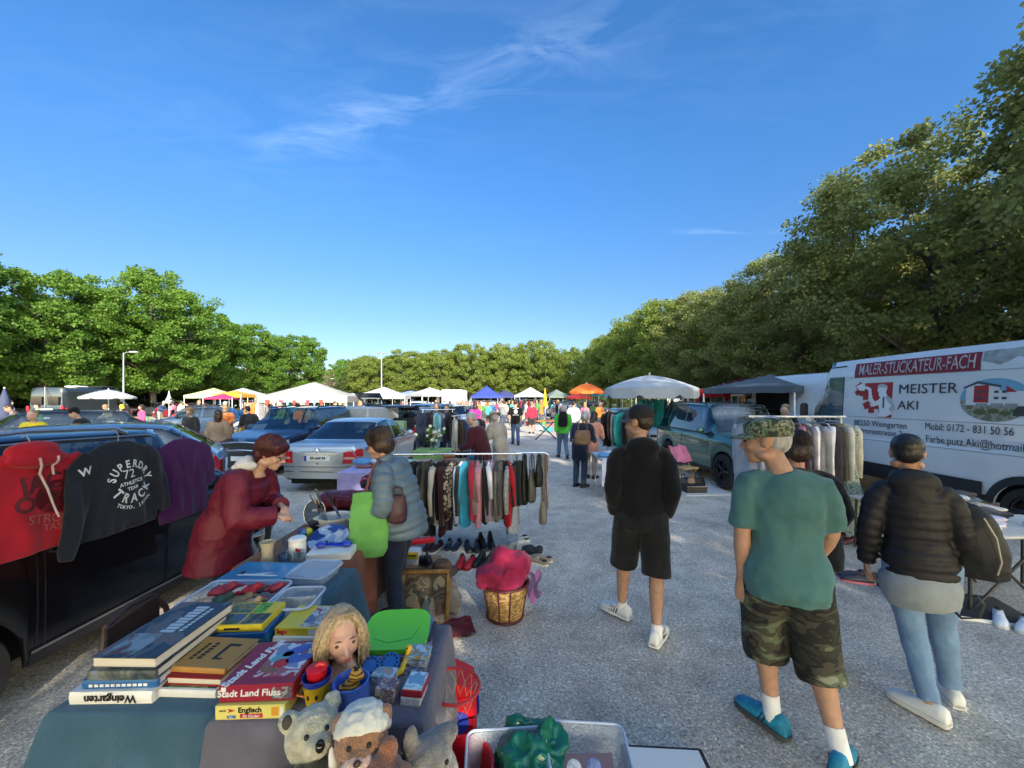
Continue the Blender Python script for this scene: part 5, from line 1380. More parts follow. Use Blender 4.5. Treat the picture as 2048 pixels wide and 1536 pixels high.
for y in (5.70, 5.52, 5.36): van_panel('picture_door', [(y + .07, 1.78), (y + .07, 1.83), (y - .07, 1.83), (y - .07, 1.78)][::-1], mat('oval_door', (.25, .27, .28), .5), .012)
for y, z, r_ in ((5.72, 1.70, .08), (5.56, 1.72, .07), (5.42, 1.69, .06)): van_panel('picture_bush', el(y, z, r_, r_ * .55, 14)[::-1], mat('oval_bush', (.09, .12, .04), .7), .012)
van_panel('picture_car', [(5.34, 1.66), (5.33, 1.74), (5.28, 1.79), (5.20, 1.79), (5.17, 1.66)][::-1], mat('oval_car', (.05, .05, .045), .4), .0125)
van_strip('side_moulding', 8.55, 5.66, .48, .68, BLACKP, .02, 24, 3)
van_strip('side_marker', 6.55, 6.35, .60, .65, mat('orange_marker', (.55, .10, .02), .3), .026, 2, 1)
for z in (2.31, 1.53, 1.10): van_strip('body_crease', 8.0, 4.1, z, z + .012, mat('seam_grey', (.28, .31, .34), .5), .003, 24, 1)
mb = MB()
for yy, r_ in ((c.yr, c.r), (c.yf, c.r)):
    def arch(u, v, yy=yy):
        a = math.pi * u; rr = c.r + .04 + .11 * v; y = yy + rr * math.cos(a); return (-(c.W / 2 + .015 - .01 * v), y, max(c.lo, c.r + rr * math.sin(a)))
    m2 = MB(); m2.grid(arch, 18, 2); m2.build('wheel_arch_trim', BLACKP, VANT)
van_strip('door_gap', 8.10, 8.085, .75, 2.30, INK, .004, 1, 12)
m = MB(); p = c.S(c.ws - .38, .52); m.box((-p.x - .16, c.ws - .30, 1.62), (.16, .12, .36), bev=.04); m.rod((-p.x, c.ws - .3, 1.5), (-p.x - .12, c.ws - .3, 1.5), .02); m.build('wing_mirror', BLACKP, VANT)
# second van behind the gazebo
t, c2 = make_van('white van with its sliding door open behind the charcoal gazebo', (9.9, 13.4, 0), R(3), WHITEP, L=5.5, W=2.0, H=2.70, hood=1.3, belt=1.3, nose=.85, wb=3.4, front=.95, lo=.4, wr=.34, ws=2.05, roof0=1.2, roof1=-2.67, rear=-2.73, pillars=[(.95, 1.75)])
m = MB(); m.box((-1.0, -.1, 1.45), (.05, 1.5, 1.95)); m.build('door_shade_panel', mat('inside_shade', (.008, .008, .009), .95), t, smooth=False)  # dark panel stands in for the shade inside the open door
# camper van on the left
t, c3 = make_van('dark grey camper van with roof boxes beyond the parked cars', (gx(190, 28.5), 28.0, 0), R(11), (.022, .028, .034), L=6.2, W=2.05, H=2.66, hood=1.3, belt=1.3, nose=.85, wb=4.0, front=.95, lo=.4, wr=.35, ws=2.35, roof0=1.45, roof1=-3.0, rear=-3.07, pillars=[(1.15, 2.0)])
for sd in (-1, 1):
    m = MB(); m.box((sd * .45, -3.10, 1.75), (.6, .04, .55), bev=.015); m.build('rear_window', mat('tinted_pane', (.01, .012, .014), .08), t)
    m = MB(); m.box((sd * .92, -3.10, 1.15), (.14, .06, .55), bev=.02); m.build('tail_light', REDL, t)
m = MB(); m.box((0, -3.13, 1.15), (.9, .04, .16)); m.build('number_plate', PLATE, t)
m = MB(); m.box((0, -3.1, 1.9), (.012, .03, 1.5)); m.build('door_seam', CHROME, t)
m = MB(); m.box((.1, -1.0, 2.72), (.8, .9, .12), bev=.05); m.build('roof_hatch', WH, t)
m = MB(); m.box((.1, 1.0, 2.74), (.9, 1.1, .16), bev=.06); m.build('roof_hatch', BLACKP, t)

# ================================================================== STALL TABLES
def T(px, py, h=0): d = (EYE - .75 - h) * FPX / (py - HORIZON); return V(gx(px, d), d, .75 + h)
def folding_table(label, x0, x1, y0, y1, z, group=None, legm=None):
    t = thing('folding_table', label, 'table', ((x0 + x1) / 2, (y0 + y1) / 2, 0), 0, group); w, d = x1 - x0, y1 - y0
    m = MB(); m.box((0, 0, z - .02), (w, d, .03), bev=.008); m.build('table_top', mat('table_board', (.55, .54, .50), .6), t)
    for a in (-1, 1):
        for b in (-1, 1):
            l = MB(); l.tube([(a * (w / 2 - .06), b * (d / 2 - .06), z - .04), (a * (w / 2 - .05), b * (d / 2 - .05), 0)], .014, 8); l.build('leg', legm or mat('steel_leg', (.25, .26, .27), .4, .7), t)
    return t
def tablecloth(label, x0, x1, y0, y1, z, m, drop=.5, amp=.02, flare=.05, seed=0, group=None, name='tablecloth', sag=True):
    """a cloth lying on a table and hanging in folds at its edges"""
    n = 150; rr = .025; per = []
    w, d = x1 - x0, y1 - y0; P = 2 * (w + d)
    cx, cy = (x0 + x1) / 2, (y0 + y1) / 2
    for i in range(n):
        s = P * i / n
        if s < w: p = (-w / 2 + s, -d / 2); nn = (0, -1)
        elif s < w + d: p = (w / 2, -d / 2 + s - w); nn = (1, 0)
        elif s < 2 * w + d: p = (w / 2 - (s - w - d), d / 2); nn = (0, 1)
        else: p = (-w / 2, d / 2 - (s - 2 * w - d)); nn = (-1, 0)
        ex = min(w / 2 - abs(p[0]), d / 2 - abs(p[1])) if False else None
        per.append((p, nn, s))
    cor = [0, w, w + d, 2 * w + d, P]
    rows = [(0, 0), (.006, -.006), (.012, -.02)] + [(.014, -.02 - drop * k / 9) for k in range(1, 10)]
    vs = []
    for o, dz in rows:
        k = min(1, -dz / max(drop, .01))
        for (p, nn, s) in per:
            dc = min(abs(s - q) for q in cor); cf = math.exp(-(dc / .10) ** 2)
            f = (mnoise.noise(V(s * 7, seed, k * .8)) * amp * 1.6 + amp * .7 * math.sin(s * 21 + seed)) * k + flare * k * (.3 + 1.6 * cf)
            hm = dz * (1 + .10 * mnoise.noise(V(s * 2.1, seed + 5, 0))) if k > .05 else dz
            dirx, diry = nn
            if cf > .05:
                vx, vy = p[0] / (w / 2), p[1] / (d / 2); l = math.hypot(vx, vy); dirx = dirx * (1 - cf) + vx / l * cf; diry = diry * (1 - cf) + vy / l * cf
            vs.append((p[0] + dirx * (o + f), p[1] + diry * (o + f), z + hm))
    fs = [(i * n + j, i * n + (j + 1) % n, (i + 1) * n + (j + 1) % n, (i + 1) * n + j) for i in range(len(rows) - 1) for j in range(n)]
    fs = [f[::-1] for f in fs] + [tuple(range(n))]
    mb = MB(); mb.add(vs, fs); o = mb.build(name, m, loc=(cx, cy, 0), angle=60)
    return tag(o, label, 'tablecloth', group)
BLUECL = cloth((.040, .095, .145), 'petrol_cloth', var=.12, bs=40); GREYCL = cloth((.115, .110, .145), 'grey_lilac_cloth', var=.10, bs=40); BROWNCL = cloth((.18, .062, .036), 'rust_cloth', var=.15, bs=30)
folding_table('folding table under the petrol blue cloth', -1.66, -1.09, 1.46, 2.58, .745)
folding_table('folding table under the grey lilac cloth', -1.02, -.35, 1.42, 1.93, .735)
folding_table('folding table under the rust brown cloth', -1.86, -1.18, 2.66, 4.1, .745)
tablecloth('petrol blue cloth hanging in folds from the book table', -1.70, -1.07, 1.42, 2.62, .75, BLUECL, .58, .04, .075, 1)
tablecloth('grey lilac cloth under the board games and the doll head', -1.075, -.32, 1.375, 1.96, .752, GREYCL, .50, .035, .04, 4)
tablecloth('rust brown cloth under the crockery and pans', -1.90, -1.14, 2.63, 4.14, .75, BROWNCL, .52, .02, .03, 7)
# ------------------------------------------------------------------ boxes and books
PAGES = mat('paper_edges', (.62, .58, .50), .9, var=.15, vscale=3, stretch=(1, 1, 60))
def box_item(name, label, cat, p, w, d, h, rz, m, group=None, rx=0, bev=.002, side=None):
    """a closed carton resting at p (middle of its front lower edge), front towards -y"""
    t = thing(name, label, cat, p, group=group, rot=(R(rx), 0, R(rz)))
    b = MB(); b.box((0, d / 2, h / 2), (w, d, h), bev=bev); b.build('box', m, t, smooth=False)
    return t
def book(label, p, w, d, h, rz, cover, group=None, spine='front', name='book', cat='book'):
    """closed book lying flat: cover boards, spine and page block; p = middle of front lower edge"""
    t = thing(name, label, cat, p, R(rz), group)
    c_ = MB(); th = min(.004, h * .2); c_.box((0, d / 2, th / 2), (w, d, th)); c_.box((0, d / 2, h - th / 2), (w, d, th))
    if spine == 'front': c_.tube([(-w / 2, .004, h / 2), (w / 2, .004, h / 2)], [(h / 2, .007)] * 2, 14, flat=(0, 0, 1))
    elif spine == 'left': c_.tube([(-w / 2 + .004, 0, h / 2), (-w / 2 + .004, d, h / 2)], [(h / 2, .007)] * 2, 14, flat=(0, 0, 1))
    c_.build('cover', cover, t, angle=30)
    b = MB(); b.box((0, d / 2, h / 2), (w - .010, d - .010, h - 2 * th)); b.build('pages', PAGES, t, smooth=False)
    return t
def print_on(t, x0, x1, y0, y1, z, m, name='cover_print', vertical=False, th=.0008, front=0):
    b = MB()
    if vertical: b.box(((x0 + x1) / 2, front - th / 2, (y0 + y1) / 2), (x1 - x0, th, y1 - y0))
    else: b.box(((x0 + x1) / 2, (y0 + y1) / 2, z + th / 2), (x1 - x0, y1 - y0, th))
    return b.build(name, m, t, smooth=False)
def wr_top(t, s, x, y, z, size, m, rz=0, **k): return lettering(s, m, t, (x, y, z + .0012), (0, 0, R(rz)), size, **k)
def wr_front(t, s, x, z, size, m, y=-.0012, rz=0, **k): return lettering(s, m, t, (x, y, z), (R(90), R(0), 0) if not rz else (R(90), R(180), 0), size, **k)
PH = lambda n, cols, sc=12: ramp_mat('print_' + n, cols, sc, .35, 4, .8)
YEL = mat('card_yellow', (.70, .52, .03), .4); REDB = mat('card_red', (.26, .012, .03), .35); WHT = mat('card_white', (.72, .72, .70), .5); BLU = mat('card_blue', (.02, .12, .33), .35); INKR = mat('ink_red', (.45, .02, .03), .5); PALEY = mat('card_pale_yellow', (.66, .60, .16), .4); OCHRE = mat('linen_ochre', (.42, .22, .055), .7, bump=.4, bscale=200, bdist=.001); TEALB = mat('card_teal', (.01, .14, .20), .4)
z0 = .752
# left pile: white book, blue book, two large picture books in a clear sleeve
p = T(222, 1409); p.z = z0
t = book('thick white book with WEINGARTEN upside down on its spine, bottom of the left pile', p, .305, .26, .047, 1, WHT); wr_front(t, 'Weingarten', .0, .022, .040, INK, -.005, 180, bold=.001)
t = book('blue book with white spine lettering on top of the thick white book', p + V(.02, .015, .048), .275, .25, .034, 2, BLU)
for i in range(11): print_on(t, -.11 + .02 * i, -.096 + .02 * i, .010, .020, 0, WHT, 'spine_print', True, front=-.005)
dk = PH('stormy', [(.03, .045, .05), (.07, .085, .08), (.13, .14, .12), (.16, .20, .22)], 9)
t = book('dark picture book lying under the large one with pale block lettering', p + V(.03, .01, .083), .255, .38, .035, 1, dk)
t = book('large dark picture book with pale block lettering on its cover, top of the left pile', p + V(.025, .02, .119), .25, .40, .042, -1, PH('storm2', [(.035, .05, .065), (.03, .04, .055), (.09, .11, .12), (.14, .10, .09)], 7), spine='right')

for i in range(9): print_on(t, -.012 + .006 * (i % 2), .045, .16 + .023 * i, .176 + .023 * i, .042, mat('ink_pale_blue', (.42, .52, .58), .5)); print_on(t, .062, .078, .17 + .02 * i, .183 + .02 * i, .042, _M['ink_pale_blue'])
print_on(t, -.10, .02, .02, .15, .042, PH('ship', [(.10, .05, .05), (.16, .20, .22), (.22, .28, .32)], 16))
# second pile
p = T(372, 1396); p.z = z0
t = book('white picture book with a green cover photo at the bottom of the second pile', p, .235, .235, .030, -2, WHT); print_on(t, -.11, .11, .01, .12, .030, PH('leaves', [(.10, .16, .06), (.25, .32, .14), (.03, .06, .03)], 20))
t = book('red bound book between the ochre and the white one', p + V(.01, .02, .031), .225, .22, .030, -3, mat('linen_red', (.30, .015, .02), .6), spine='right')
t = book('ochre linen book with black letters on its cover, top of the second pile', p + V(.0, .045, .062), .245, .19, .022, -4, OCHRE); print_on(t, .02, .035, .05, .15, .022, INK); print_on(t, .035, .075, .135, .15, .022, INK); print_on(t, .035, .06, .05, .06, .022, INK)
for i in range(6): print_on(t, -.045, -.025, .05 + .018 * i, .062 + .018 * i, .022, INK); print_on(t, -.075, -.060, .045 + .018 * i, .058 + .018 * i, .022, INK)
# yellow puzzle box on blue boxes
p = T(487, 1303); p.z = z0
t = box_item('game_box', 'teal game box at the bottom under the yellow animal game', 'game box', p + V(-.02, .01, 0), .22, .20, .035, 12, TEALB)
print_on(t, -.05, .05, .010, .024, 0, WHT, vertical=True)
t = box_item('game_box', 'dark blue game box between the teal box and the yellow animal game', 'game box', p + V(-.025, .02, .036), .21, .19, .03, 6, BLU)
t = box_item('game_box', 'yellow animal game box with four pictures on its lid', 'game box', p + V(-.06, .03, .067), .245, .205, .032, 3, YEL); print_on(t, -.05, .02, .010, .020, 0, INK, vertical=True)
for (a, b_, q, cs) in ((-.115, .005, (.105, .195), [(.05, .12, .08), (.20, .24, .10), (.30, .16, .06)]), (-.115, .005, (.01, .098), [(.03, .06, .05), (.10, .18, .10), (.05, .10, .22)]), (.012, .115, (.01, .098), [(.03, .05, .04), (.10, .12, .10), (.16, .18, .12)]), (.012, .07, (.105, .195), [(.08, .30, .05), (.12, .40, .06), (.05, .2, .03)])):
    print_on(t, a, b_, q[0], q[1], .032, PH('anim%d%d' % (a * 1000, q[0] * 1000), cs, 26))
# yellow building-brick carton
p = T(597, 1287); p.z = z0
t = box_item('game_box', 'white carton beneath the yellow building brick box', 'game box', p + V(0, 0, 0), .25, .22, .026, -2, WHT)
t = box_item('game_box', 'yellow building brick box behind the doll head', 'game box', p + V(.0, .012, .027), .245, .20, .036, -2, YEL); wr_front(t, 'lego', -.085, .018, .030, INKR, bold=.001); print_on(t, -.01, .115, .01, .19, .036, PH('bricks', [(.30, .05, .05), (.5, .5, .5), (.35, .30, .20), (.12, .14, .25)], 18)); print_on(t, .04, .115, .004, .030, 0, WHT, vertical=True)
# word game in red on the yellow English box
p = T(500, 1440); p.z = z0
t = box_item('game_box', 'yellow game box reading ENGLISCH FÜR KINDER at the table front', 'game box', p, .245, .20, .050, 2, PALEY); wr_front(t, 'Englisch', .0, .034, .026, INK, bold=.0006); print_on(t, -.035, .045, .006, .021, 0, INKR, vertical=True); wr_front(t, 'für Kinder', .005, .0135, .014, WH, -.0022); print_on(t, -.08, -.05, .006, .016, 0, BLU, vertical=True); wr_front(t, 'Teil 1', -.065, .011, .008, WH, -.0022); wr_front(t, 'noris', -.095, .034, .011, INK); print_on(t, .075, .10, .012, .042, 0, mat('card_orange', (.62, .28, .02), .5), vertical=True); print_on(t, .105, .117, .008, .042, 0, WHT, vertical=True)
m = MB(); m.prism([(-.078, .026), (-.052, .034), (-.078, .042), (-.070, .034)], (0, -.0022, 0), (1, 0, 0), (0, 0, 1), .0005); m.build('arrow_print', INKR, t, smooth=False)
t = box_item('game_box', 'red word game box with a colourful figure, on the yellow English game', 'game box', p + V(.012, .015, .052), .262, .250, .062, 3, REDB)
wr_front(t, 'Stadt Land Fluss', -.025, .032, .034, WH, shear=.1, bold=.0006); print_on(t, .055, .122, .008, .05, 0, PH('shoe', [(.20, .04, .06), (.3, .32, .34), (.10, .10, .14)], 30), vertical=True); print_on(t, -.122, -.105, .040, .055, 0, WHT, vertical=True)
wr_top(t, 'Stadt Land Fluss', -.075, .125, .062, .042, mat('ink_pale', (.66, .70, .74), .4), 75, bold=.0012, shear=.1)
print_on(t, -.035, .120, .04, .235, .062, PH('swoosh', [(.30, .03, .05), (.52, .50, .52), (.35, .10, .12), (.60, .62, .66), (.20, .25, .38)], 8))
for (x, y, rx_, ry_, a, mm) in ((.055, .185, .060, .026, 40, mat('swirl_blue', (.05, .10, .38), .3)), (.085, .135, .052, .024, 20, _M['swirl_blue']), (.015, .150, .045, .022, 35, mat('swirl_teal', (.10, .32, .34), .3)), (.03, .11, .03, .026, 0, INKR), (.0, .075, .04, .018, -20, mat('swirl_brown', (.25, .10, .05), .4))):
    m = MB(); m.lathe([(.0, .0), (1, .0), (.9, 1), (0, 1)], n=28); m.v = [((q[0] * rx_) * math.cos(R(a)) - q[1] * ry_ * math.sin(R(a)) + x, q[0] * rx_ * math.sin(R(a)) + q[1] * ry_ * math.cos(R(a)) + y, .0635 + q[2] * .0012) for q in m.v]; m.build('cover_print', mm, t, smooth=False)
# ------------------------------------------------------------------ clear tubs, picture, doll, toys
TUB = glass_mat('clear_plastic', (.80, .84, .90), .5)
def tub_mat():
    mt = bpy.data.materials.new('milky_plastic'); mt.use_nodes = True; nt = mt.node_tree; N, L = nt.nodes.new, nt.links.new
    b = nt.nodes['Principled BSDF']; b.inputs['Base Color'].default_value = (.62, .68, .76, 1); b.inputs['Roughness'].default_value = .25; tr = N('ShaderNodeBsdfTransparent'); mx = N('ShaderNodeMixShader'); mx.inputs[0].default_value = .30
    L(tr.outputs[0], mx.inputs[1]); L(b.outputs[0], mx.inputs[2]); L(mx.outputs[0], nt.nodes['Material Output'].inputs[0]); return mt
MILKY = tub_mat(); RIMM = mat('tub_rim', (.45, .52, .66), .3)
def tub(label, p, w, d, h, rz=0, lid=False, group=None):
    t = thing('plastic_tub', label, 'plastic tub', p, R(rz), group)
    def ring(a, b, z, r=.04, n=6):
        o = []
        for cx, cy, s in ((a - r, b - r, 0), (-a + r, b - r, 90), (-a + r, -b + r, 180), (a - r, -b + r, 270)):
            o += [(cx + r * math.cos(R(s + 90 * i / n)), cy + r * math.sin(R(s + 90 * i / n)), z) for i in range(n + 1)]
        return o
    m = MB(); A = [ring(w * .46, d * .46, .002), ring(w * .47, d * .47, .008), ring(w * .5, d * .5, h), ring(w * .5 - .004, d * .5 - .004, h), ring(w * .47 - .004, d * .47 - .004, .012)]; n = len(A[0]); vs = [q for r_ in A for q in r_]
    fs = [(i * n + j, i * n + (j + 1) % n, (i + 1) * n + (j + 1) % n, (i + 1) * n + j) for i in range(4) for j in range(n)] + [tuple(range(n))[::-1], tuple(range(4 * n, 5 * n))]; m.add(vs, fs); m.build('tub_wall', MILKY, t)
    k = MB(); q = ring(w * .5 + .008, d * .5 + .008, h); k.tube([V(*a) for a in q] + [V(*q[0])], .006, 8, False); k.build('rim', RIMM, t)
    if lid: l = MB(); l.prism([(a[0], a[1]) for a in ring(w * .5 + .006, d * .5 + .006, 0)], (0, 0, h + .004), (1, 0, 0), (0, 1, 0), .010); l.build('lid', MILKY, t)
    return t
p = T(432, 1221, .0); PT = V(-1.50, 2.10, z0); tub('flat clear tub full of small figures and cloth scraps on the blue cloth', PT, .44, .29, .085, 0)
p2 = V(-1.155, 2.08, z0); tub('smaller clear tub with paper slips beside the tub of figures', p2, .20, .22, .075, 3)
p3 = V(-1.26, 2.47, z0); tub('lidded clear box at the back right corner of the blue cloth', p3, .24, .24, .055, -6, True)
rt = random.Random(5); tc_ = [(.45, .02, .03), (.40, .25, .15), (.05, .10, .06), (.55, .50, .45), (.06, .06, .07), (.50, .28, .22), (.30, .03, .05), (.20, .14, .08)]
nm = ['red', 'tan', 'dark green', 'cream', 'black', 'pink', 'crimson', 'brown']
for i in range(15):
    k = i % 8; x, y = rt.uniform(-.17, .17), rt.uniform(-.10, .10); m = MB(); r_ = rt.uniform(.026, .045); q = V(x, y, .045 + rt.uniform(0, .03))
    m.ball(q, (r_ * 1.3, r_, r_ * .7), 12, 8, Matrix.Rotation(rt.uniform(0, 3), 3, 'Z')); m.ball(q + V(r_ * .9, r_ * .3, r_ * .5), r_ * .55, 10, 8)
    for s in (-1, 1): m.tube([q, q + V(s * r_, r_ * 1.2 * s, .004), q + V(s * r_ * 1.7, r_ * 1.5, -.004)], [r_ * .4, r_ * .34, r_ * .2], 8)
    o = built('toy_figure', remesh(m, .006, 2, wob=.003, wscale=40), mat('toy_' + nm[k], tc_[k], .7, var=.3, vscale=30), loc=PT + V(0, 0, .006)); tag(o, 'small soft toy figure lying in the flat clear tub', 'toy', 'small figures in the flat clear tub')
for i in range(4):
    t = thing('paper_slip', 'paper slip standing in the smaller clear tub', 'paper', p2 + V(-.05 + .03 * i, .02, .012), .2 * i, 'paper slips in the smaller tub'); m = MB(); m.box((0, 0, .03), (.08, .002, .06), Matrix.Rotation(R(18), 3, 'X')); m.build('sheet', WHT, t, smooth=False)
# flat box with an airliner on its lid
t = box_item('kit_box', 'flat blue model kit box with an airliner on its lid', 'kit box', V(-1.60, 2.29, z0), .40, .30, .05, -3, mat('sky_print', (.02, .22, .42), .35, var=.35, vscale=2, stretch=(.2, 3, 1)))
m = MB(); m.prism([(-.13, .0), (-.12, -.012), (.10, -.014), (.14, -.004), (.11, .006), (-.10, .012)], (.01, .11, .0512), (1, 0, 0), (0, 1, 0), .001); m.prism([(-.05, -.004), (.03, -.004), (.10, .032), (.085, .032)], (.0, .118, .0516), (1, 0, 0), (0, 1, 0), .001); m.build('airliner_print', WHT, t, smooth=False)
m = MB(); m.prism([(-.13, .0), (-.09, .004), (-.105, .045), (-.12, .045)], (.01, .112, .0518), (1, 0, 0), (0, 1, 0), .001); m.build('tailfin_print', mat('navy_print', (.01, .02, .05), .4), t, smooth=False)
# spectacles
t = thing('spectacles', 'pair of spectacles lying on the blue cloth beside the lidded box', 'glasses', V(-1.18, 2.26, z0 + .012), .4); m = MB()
for s in (-1, 1): m.tube([(s * .033 + .024 * math.cos(a), .02 * math.sin(a), 0) for a in np.linspace(0, 6.283, 15)], .003, 5, False); m.rod((s * .056, 0, 0), (s * .05, .10, -.006), .0025, 5)
m.rod((-.01, 0, 0), (.01, 0, 0), .003, 5); m.build('spectacle_frame', BLACKP, t)
# chair behind the book table
t = thing('folding_chair', 'brown folding chair standing between the black car and the book table', 'chair', (-1.70, 2.06, 0), R(-80)); bm_ = mat('brown_tube', (.05, .028, .02), .5)
m = MB(); m.box((0, .02, .45), (.42, .40, .035), bev=.012); m.build('seat', bm_, t)
m = MB(); m.tube([(-.2, -.2, .45), (-.21, -.26, .70), (-.15, -.29, .80), (0, -.30, .82), (.15, -.29, .80), (.21, -.26, .70), (.2, -.2, .45)], .014, 8); m.box((0, -.275, .70), (.36, .012, .2), bev=.005); m.build('backrest', bm_, t)
for a in (-1, 1):
    for b in (-1, 1): m = MB(); m.rod((a * .19, b * .18, .44), (a * .21, b * .22, 0), .013); m.build('leg', bm_, t)
# doll head with fair hair
DH = V(-.705, 1.60, z0); DS = .92
t = thing('doll_head', 'life size doll head with long fair hair and bare shoulders on the grey cloth', 'doll head', DH, R(34), scale=.93); DSK = mat('doll_vinyl', (.52, .30, .23), .42, var=.06)
m = MB(); HMd = Matrix.Translation(V(0, .0, .175)) @ Matrix.Rotation(R(180), 4, 'Z') @ Matrix.Rotation(R(-2), 4, 'X') @ Matrix.Scale(.92, 4); head_shapes(m, HMd, True); m.ball(HMd @ V(0, .03, -.01), (.062, .062, .07), 18, 12)
m.tube([(0, .01, .14), (0, .01, .085), (0, .01, .05), (0, .015, .02), (0, .015, .0)], [(.036, .034), (.040, .036), (.085, .05), (.115, .062), (.105, .058)], 20, flat=(1, 0, 0)); built('bust', remesh(m, .0055, 3), DSK, t)
for s in (-1, 1):
    e = MB(); e.ball(HMd @ V(s * .031, .080, .006), (.013, .007, .008), 12, 8); e.build('eye', mat('doll_eye', (.06, .035, .02), .1), t)
    e = MB(); e.tube([HMd @ V(s * .016, .087, .027), HMd @ V(s * .032, .090, .033), HMd @ V(s * .047, .082, .027)], [.0015, .003, .0012], 6); e.build('eyebrow', mat('doll_brow', (.16, .09, .045), .7), t)
e = MB(); e.ball(HMd @ V(0, .097, -.0575), (.022, .006, .0045), 12, 8); e.ball(HMd @ V(0, .095, -.0665), (.018, .006, .005), 12, 8); e.build('lips', mat('doll_lips', (.42, .12, .11), .4), t)
m = MB(); 
for c_, r_ in (((0, -.03, .05), (.082, .098, .086)), ((0, -.07, -.03), (.085, .055, .10)), ((.0, -.06, -.10), (.09, .05, .06))): 
    k = MB(); k.ball(c_, r_, 18, 12); m.add([HMd @ Vector(q) for q in k.v], k.f)
rh = random.Random(3)
for i in range(620):
    a = rh.uniform(-2.35, 2.35) ; a = a + math.pi      # around, leaving the face free
    st = HMd @ V(rh.gauss(0, .016), rh.uniform(-.03, .045), .126); sx_, sy_ = math.sin(a + math.pi), math.cos(a + math.pi)
    fwd = abs(((a) % (2 * math.pi)) - math.pi)
    side_ = V(-math.sin(a), math.cos(a), 0)
    w = rh.uniform(.9, 1.16); dr = V(side_.x, side_.y, 0)
    if dr.y > .55: dr.y = .55
    ln = rh.uniform(-.17, -.08)
    P_ = [st, HMd @ V(dr.x * .062 * w, dr.y * .085 * w - .004, .098), HMd @ V(dr.x * .094 * w, dr.y * .100 * w - .01, .035), HMd @ V(dr.x * .104 * w + rh.uniform(-.01, .01), dr.y * .098 * w - .015, -.035), HMd @ V(dr.x * (.100 + rh.uniform(-.014, .02)) * w, dr.y * .092 * w - .015 + rh.uniform(-.012, .012), ln)]
    m.tube(P_, [.0020, .0042, .0046, .0040, .0014], 4)
m.build('hair', mat('doll_hair', (.40, .30, .18), .5, var=.45, vscale=60), t)
# green tray on its lilac cushion
t = thing('lap_tray', 'bright green moulded seat on a lilac base with a handle hole', 'toy seat', V(-.545, 1.83, z0), R(4))
def slab(mb, w, d, z, bend, th, rr=.5, hole=False):
    n = 40; o = []
    for i in range(n):
        a = 2 * math.pi * i / n; x = math.copysign(abs(math.cos(a)) ** .5, math.cos(a)) * w / 2; y = math.copysign(abs(math.sin(a)) ** .55, math.sin(a)) * d / 2
        o.append((x, y))
    N = 8; vs = []
    for s in (0, 1):
        for k in range(N + 1):
            f = k / N
            for x, y in o: vs.append((x * f, y * f, z + s * th + bend * ((x * f / (w / 2)) ** 2) + .035 * (y * f / d + .5) ** 2))
    fs = []
    for s in (0, 1):
        b = s * (N + 1) * n
        for k in range(N):
            for i in range(n): q = (b + k * n + i, b + (k + 1) * n + i, b + (k + 1) * n + (i + 1) % n, b + k * n + (i + 1) % n); fs.append(q if s else q[::-1])
    for i in range(n): fs.append((N * n + i, (N + 1) * n + N * n + i, (N + 1) * n + N * n + (i + 1) % n, N * n + (i + 1) % n))
    mb.add(vs, fs)
m = MB(); slab(m, .34, .29, .004, .004, .012); m.build('lilac_base', mat('lilac_plastic', (.24, .20, .40), .35), t)
m = MB(); slab(m, .30, .265, .020, .004, .022); m.build('green_shell', mat('lime_plastic', (.13, .56, .035), .35), t)
m = MB(); m.tube([V(.158, -.06, .030), V(.172, 0, .034), V(.168, .07, .044)], [(.010, .003), (.014, .003), (.009, .003)], 10, flat=(1, 0, 0)); m.build('handle_slot', mat('slot_dark', (.04, .035, .06), .6), t)
m = MB(); m.tube([V(-.10, -.05, .046), V(-.02, -.085, .044), V(.08, -.06, .046), V(.11, .03, .056)], .0015, 5); m.build('groove', mat('lime_dark', (.06, .30, .02), .5), t)
# nursery cups
def lathe_thing(name, label, cat, p, parts, group=None, rz=0):
    t = thing(name, label, cat, p, rz, group)
    for nm_, prof_, m_ in parts: k = MB(); k.lathe(prof_, n=28, caps=False); k.build(nm_, m_, t)
    return t
p = V(-.735, 1.455, z0); YP = mat('yellow_plastic', (.72, .44, .01), .3); BP = mat('blue_plastic', (.03, .06, .42), .3); RP = mat('red_plastic', (.52, .01, .02), .3)
t = lathe_thing('toy_bucket', 'nested yellow, blue and red toy beakers in front of the doll head', 'toy beaker', p, [('yellow_beaker', [(.0, 0), (.036, 0), (.048, .085), (.046, .085), (.034, .004), (0, .004)], YP), ('blue_beaker', [(.040, .05), (.052, .108), (.050, .108), (.038, .05)], BP), ('red_cup', [(.030, .07), (.036, .128), (.038, .134), (.030, .140), (.0, .142)], RP)])
m = MB(); m.tube([(.0, 0, .14), (.012, 0, .150), (.026, 0, .147), (.03, 0, .14)], [.010, .009, .008, .006], 8); m.build('spout', RP, t)
m = MB(); m.tube([(-.05, 0, .08), (-.075, 0, .07), (-.074, 0, .03), (-.045, 0, .025)], .006, 8); m.build('handle', mat('orange_plastic', (.62, .16, .01), .3), t)
for x in (-.012, .018): m = MB(); m.ball((x, -.0415, .05), (.006, .003, .010), 8, 6); m.build('eye_print', INK, t)
p = V(-.60, 1.44, z0)
t = lathe_thing('toy_potty', 'rounded blue plastic potty holding a striped toy', 'toy potty', p, [('blue_bowl', [(.0, 0), (.058, .0), (.066, .03), (.062, .09), (.065, .098), (.060, .10), (.052, .09), (.050, .03), (0, .02)], mat('cornflower_plastic', (.06, .13, .52), .32))])
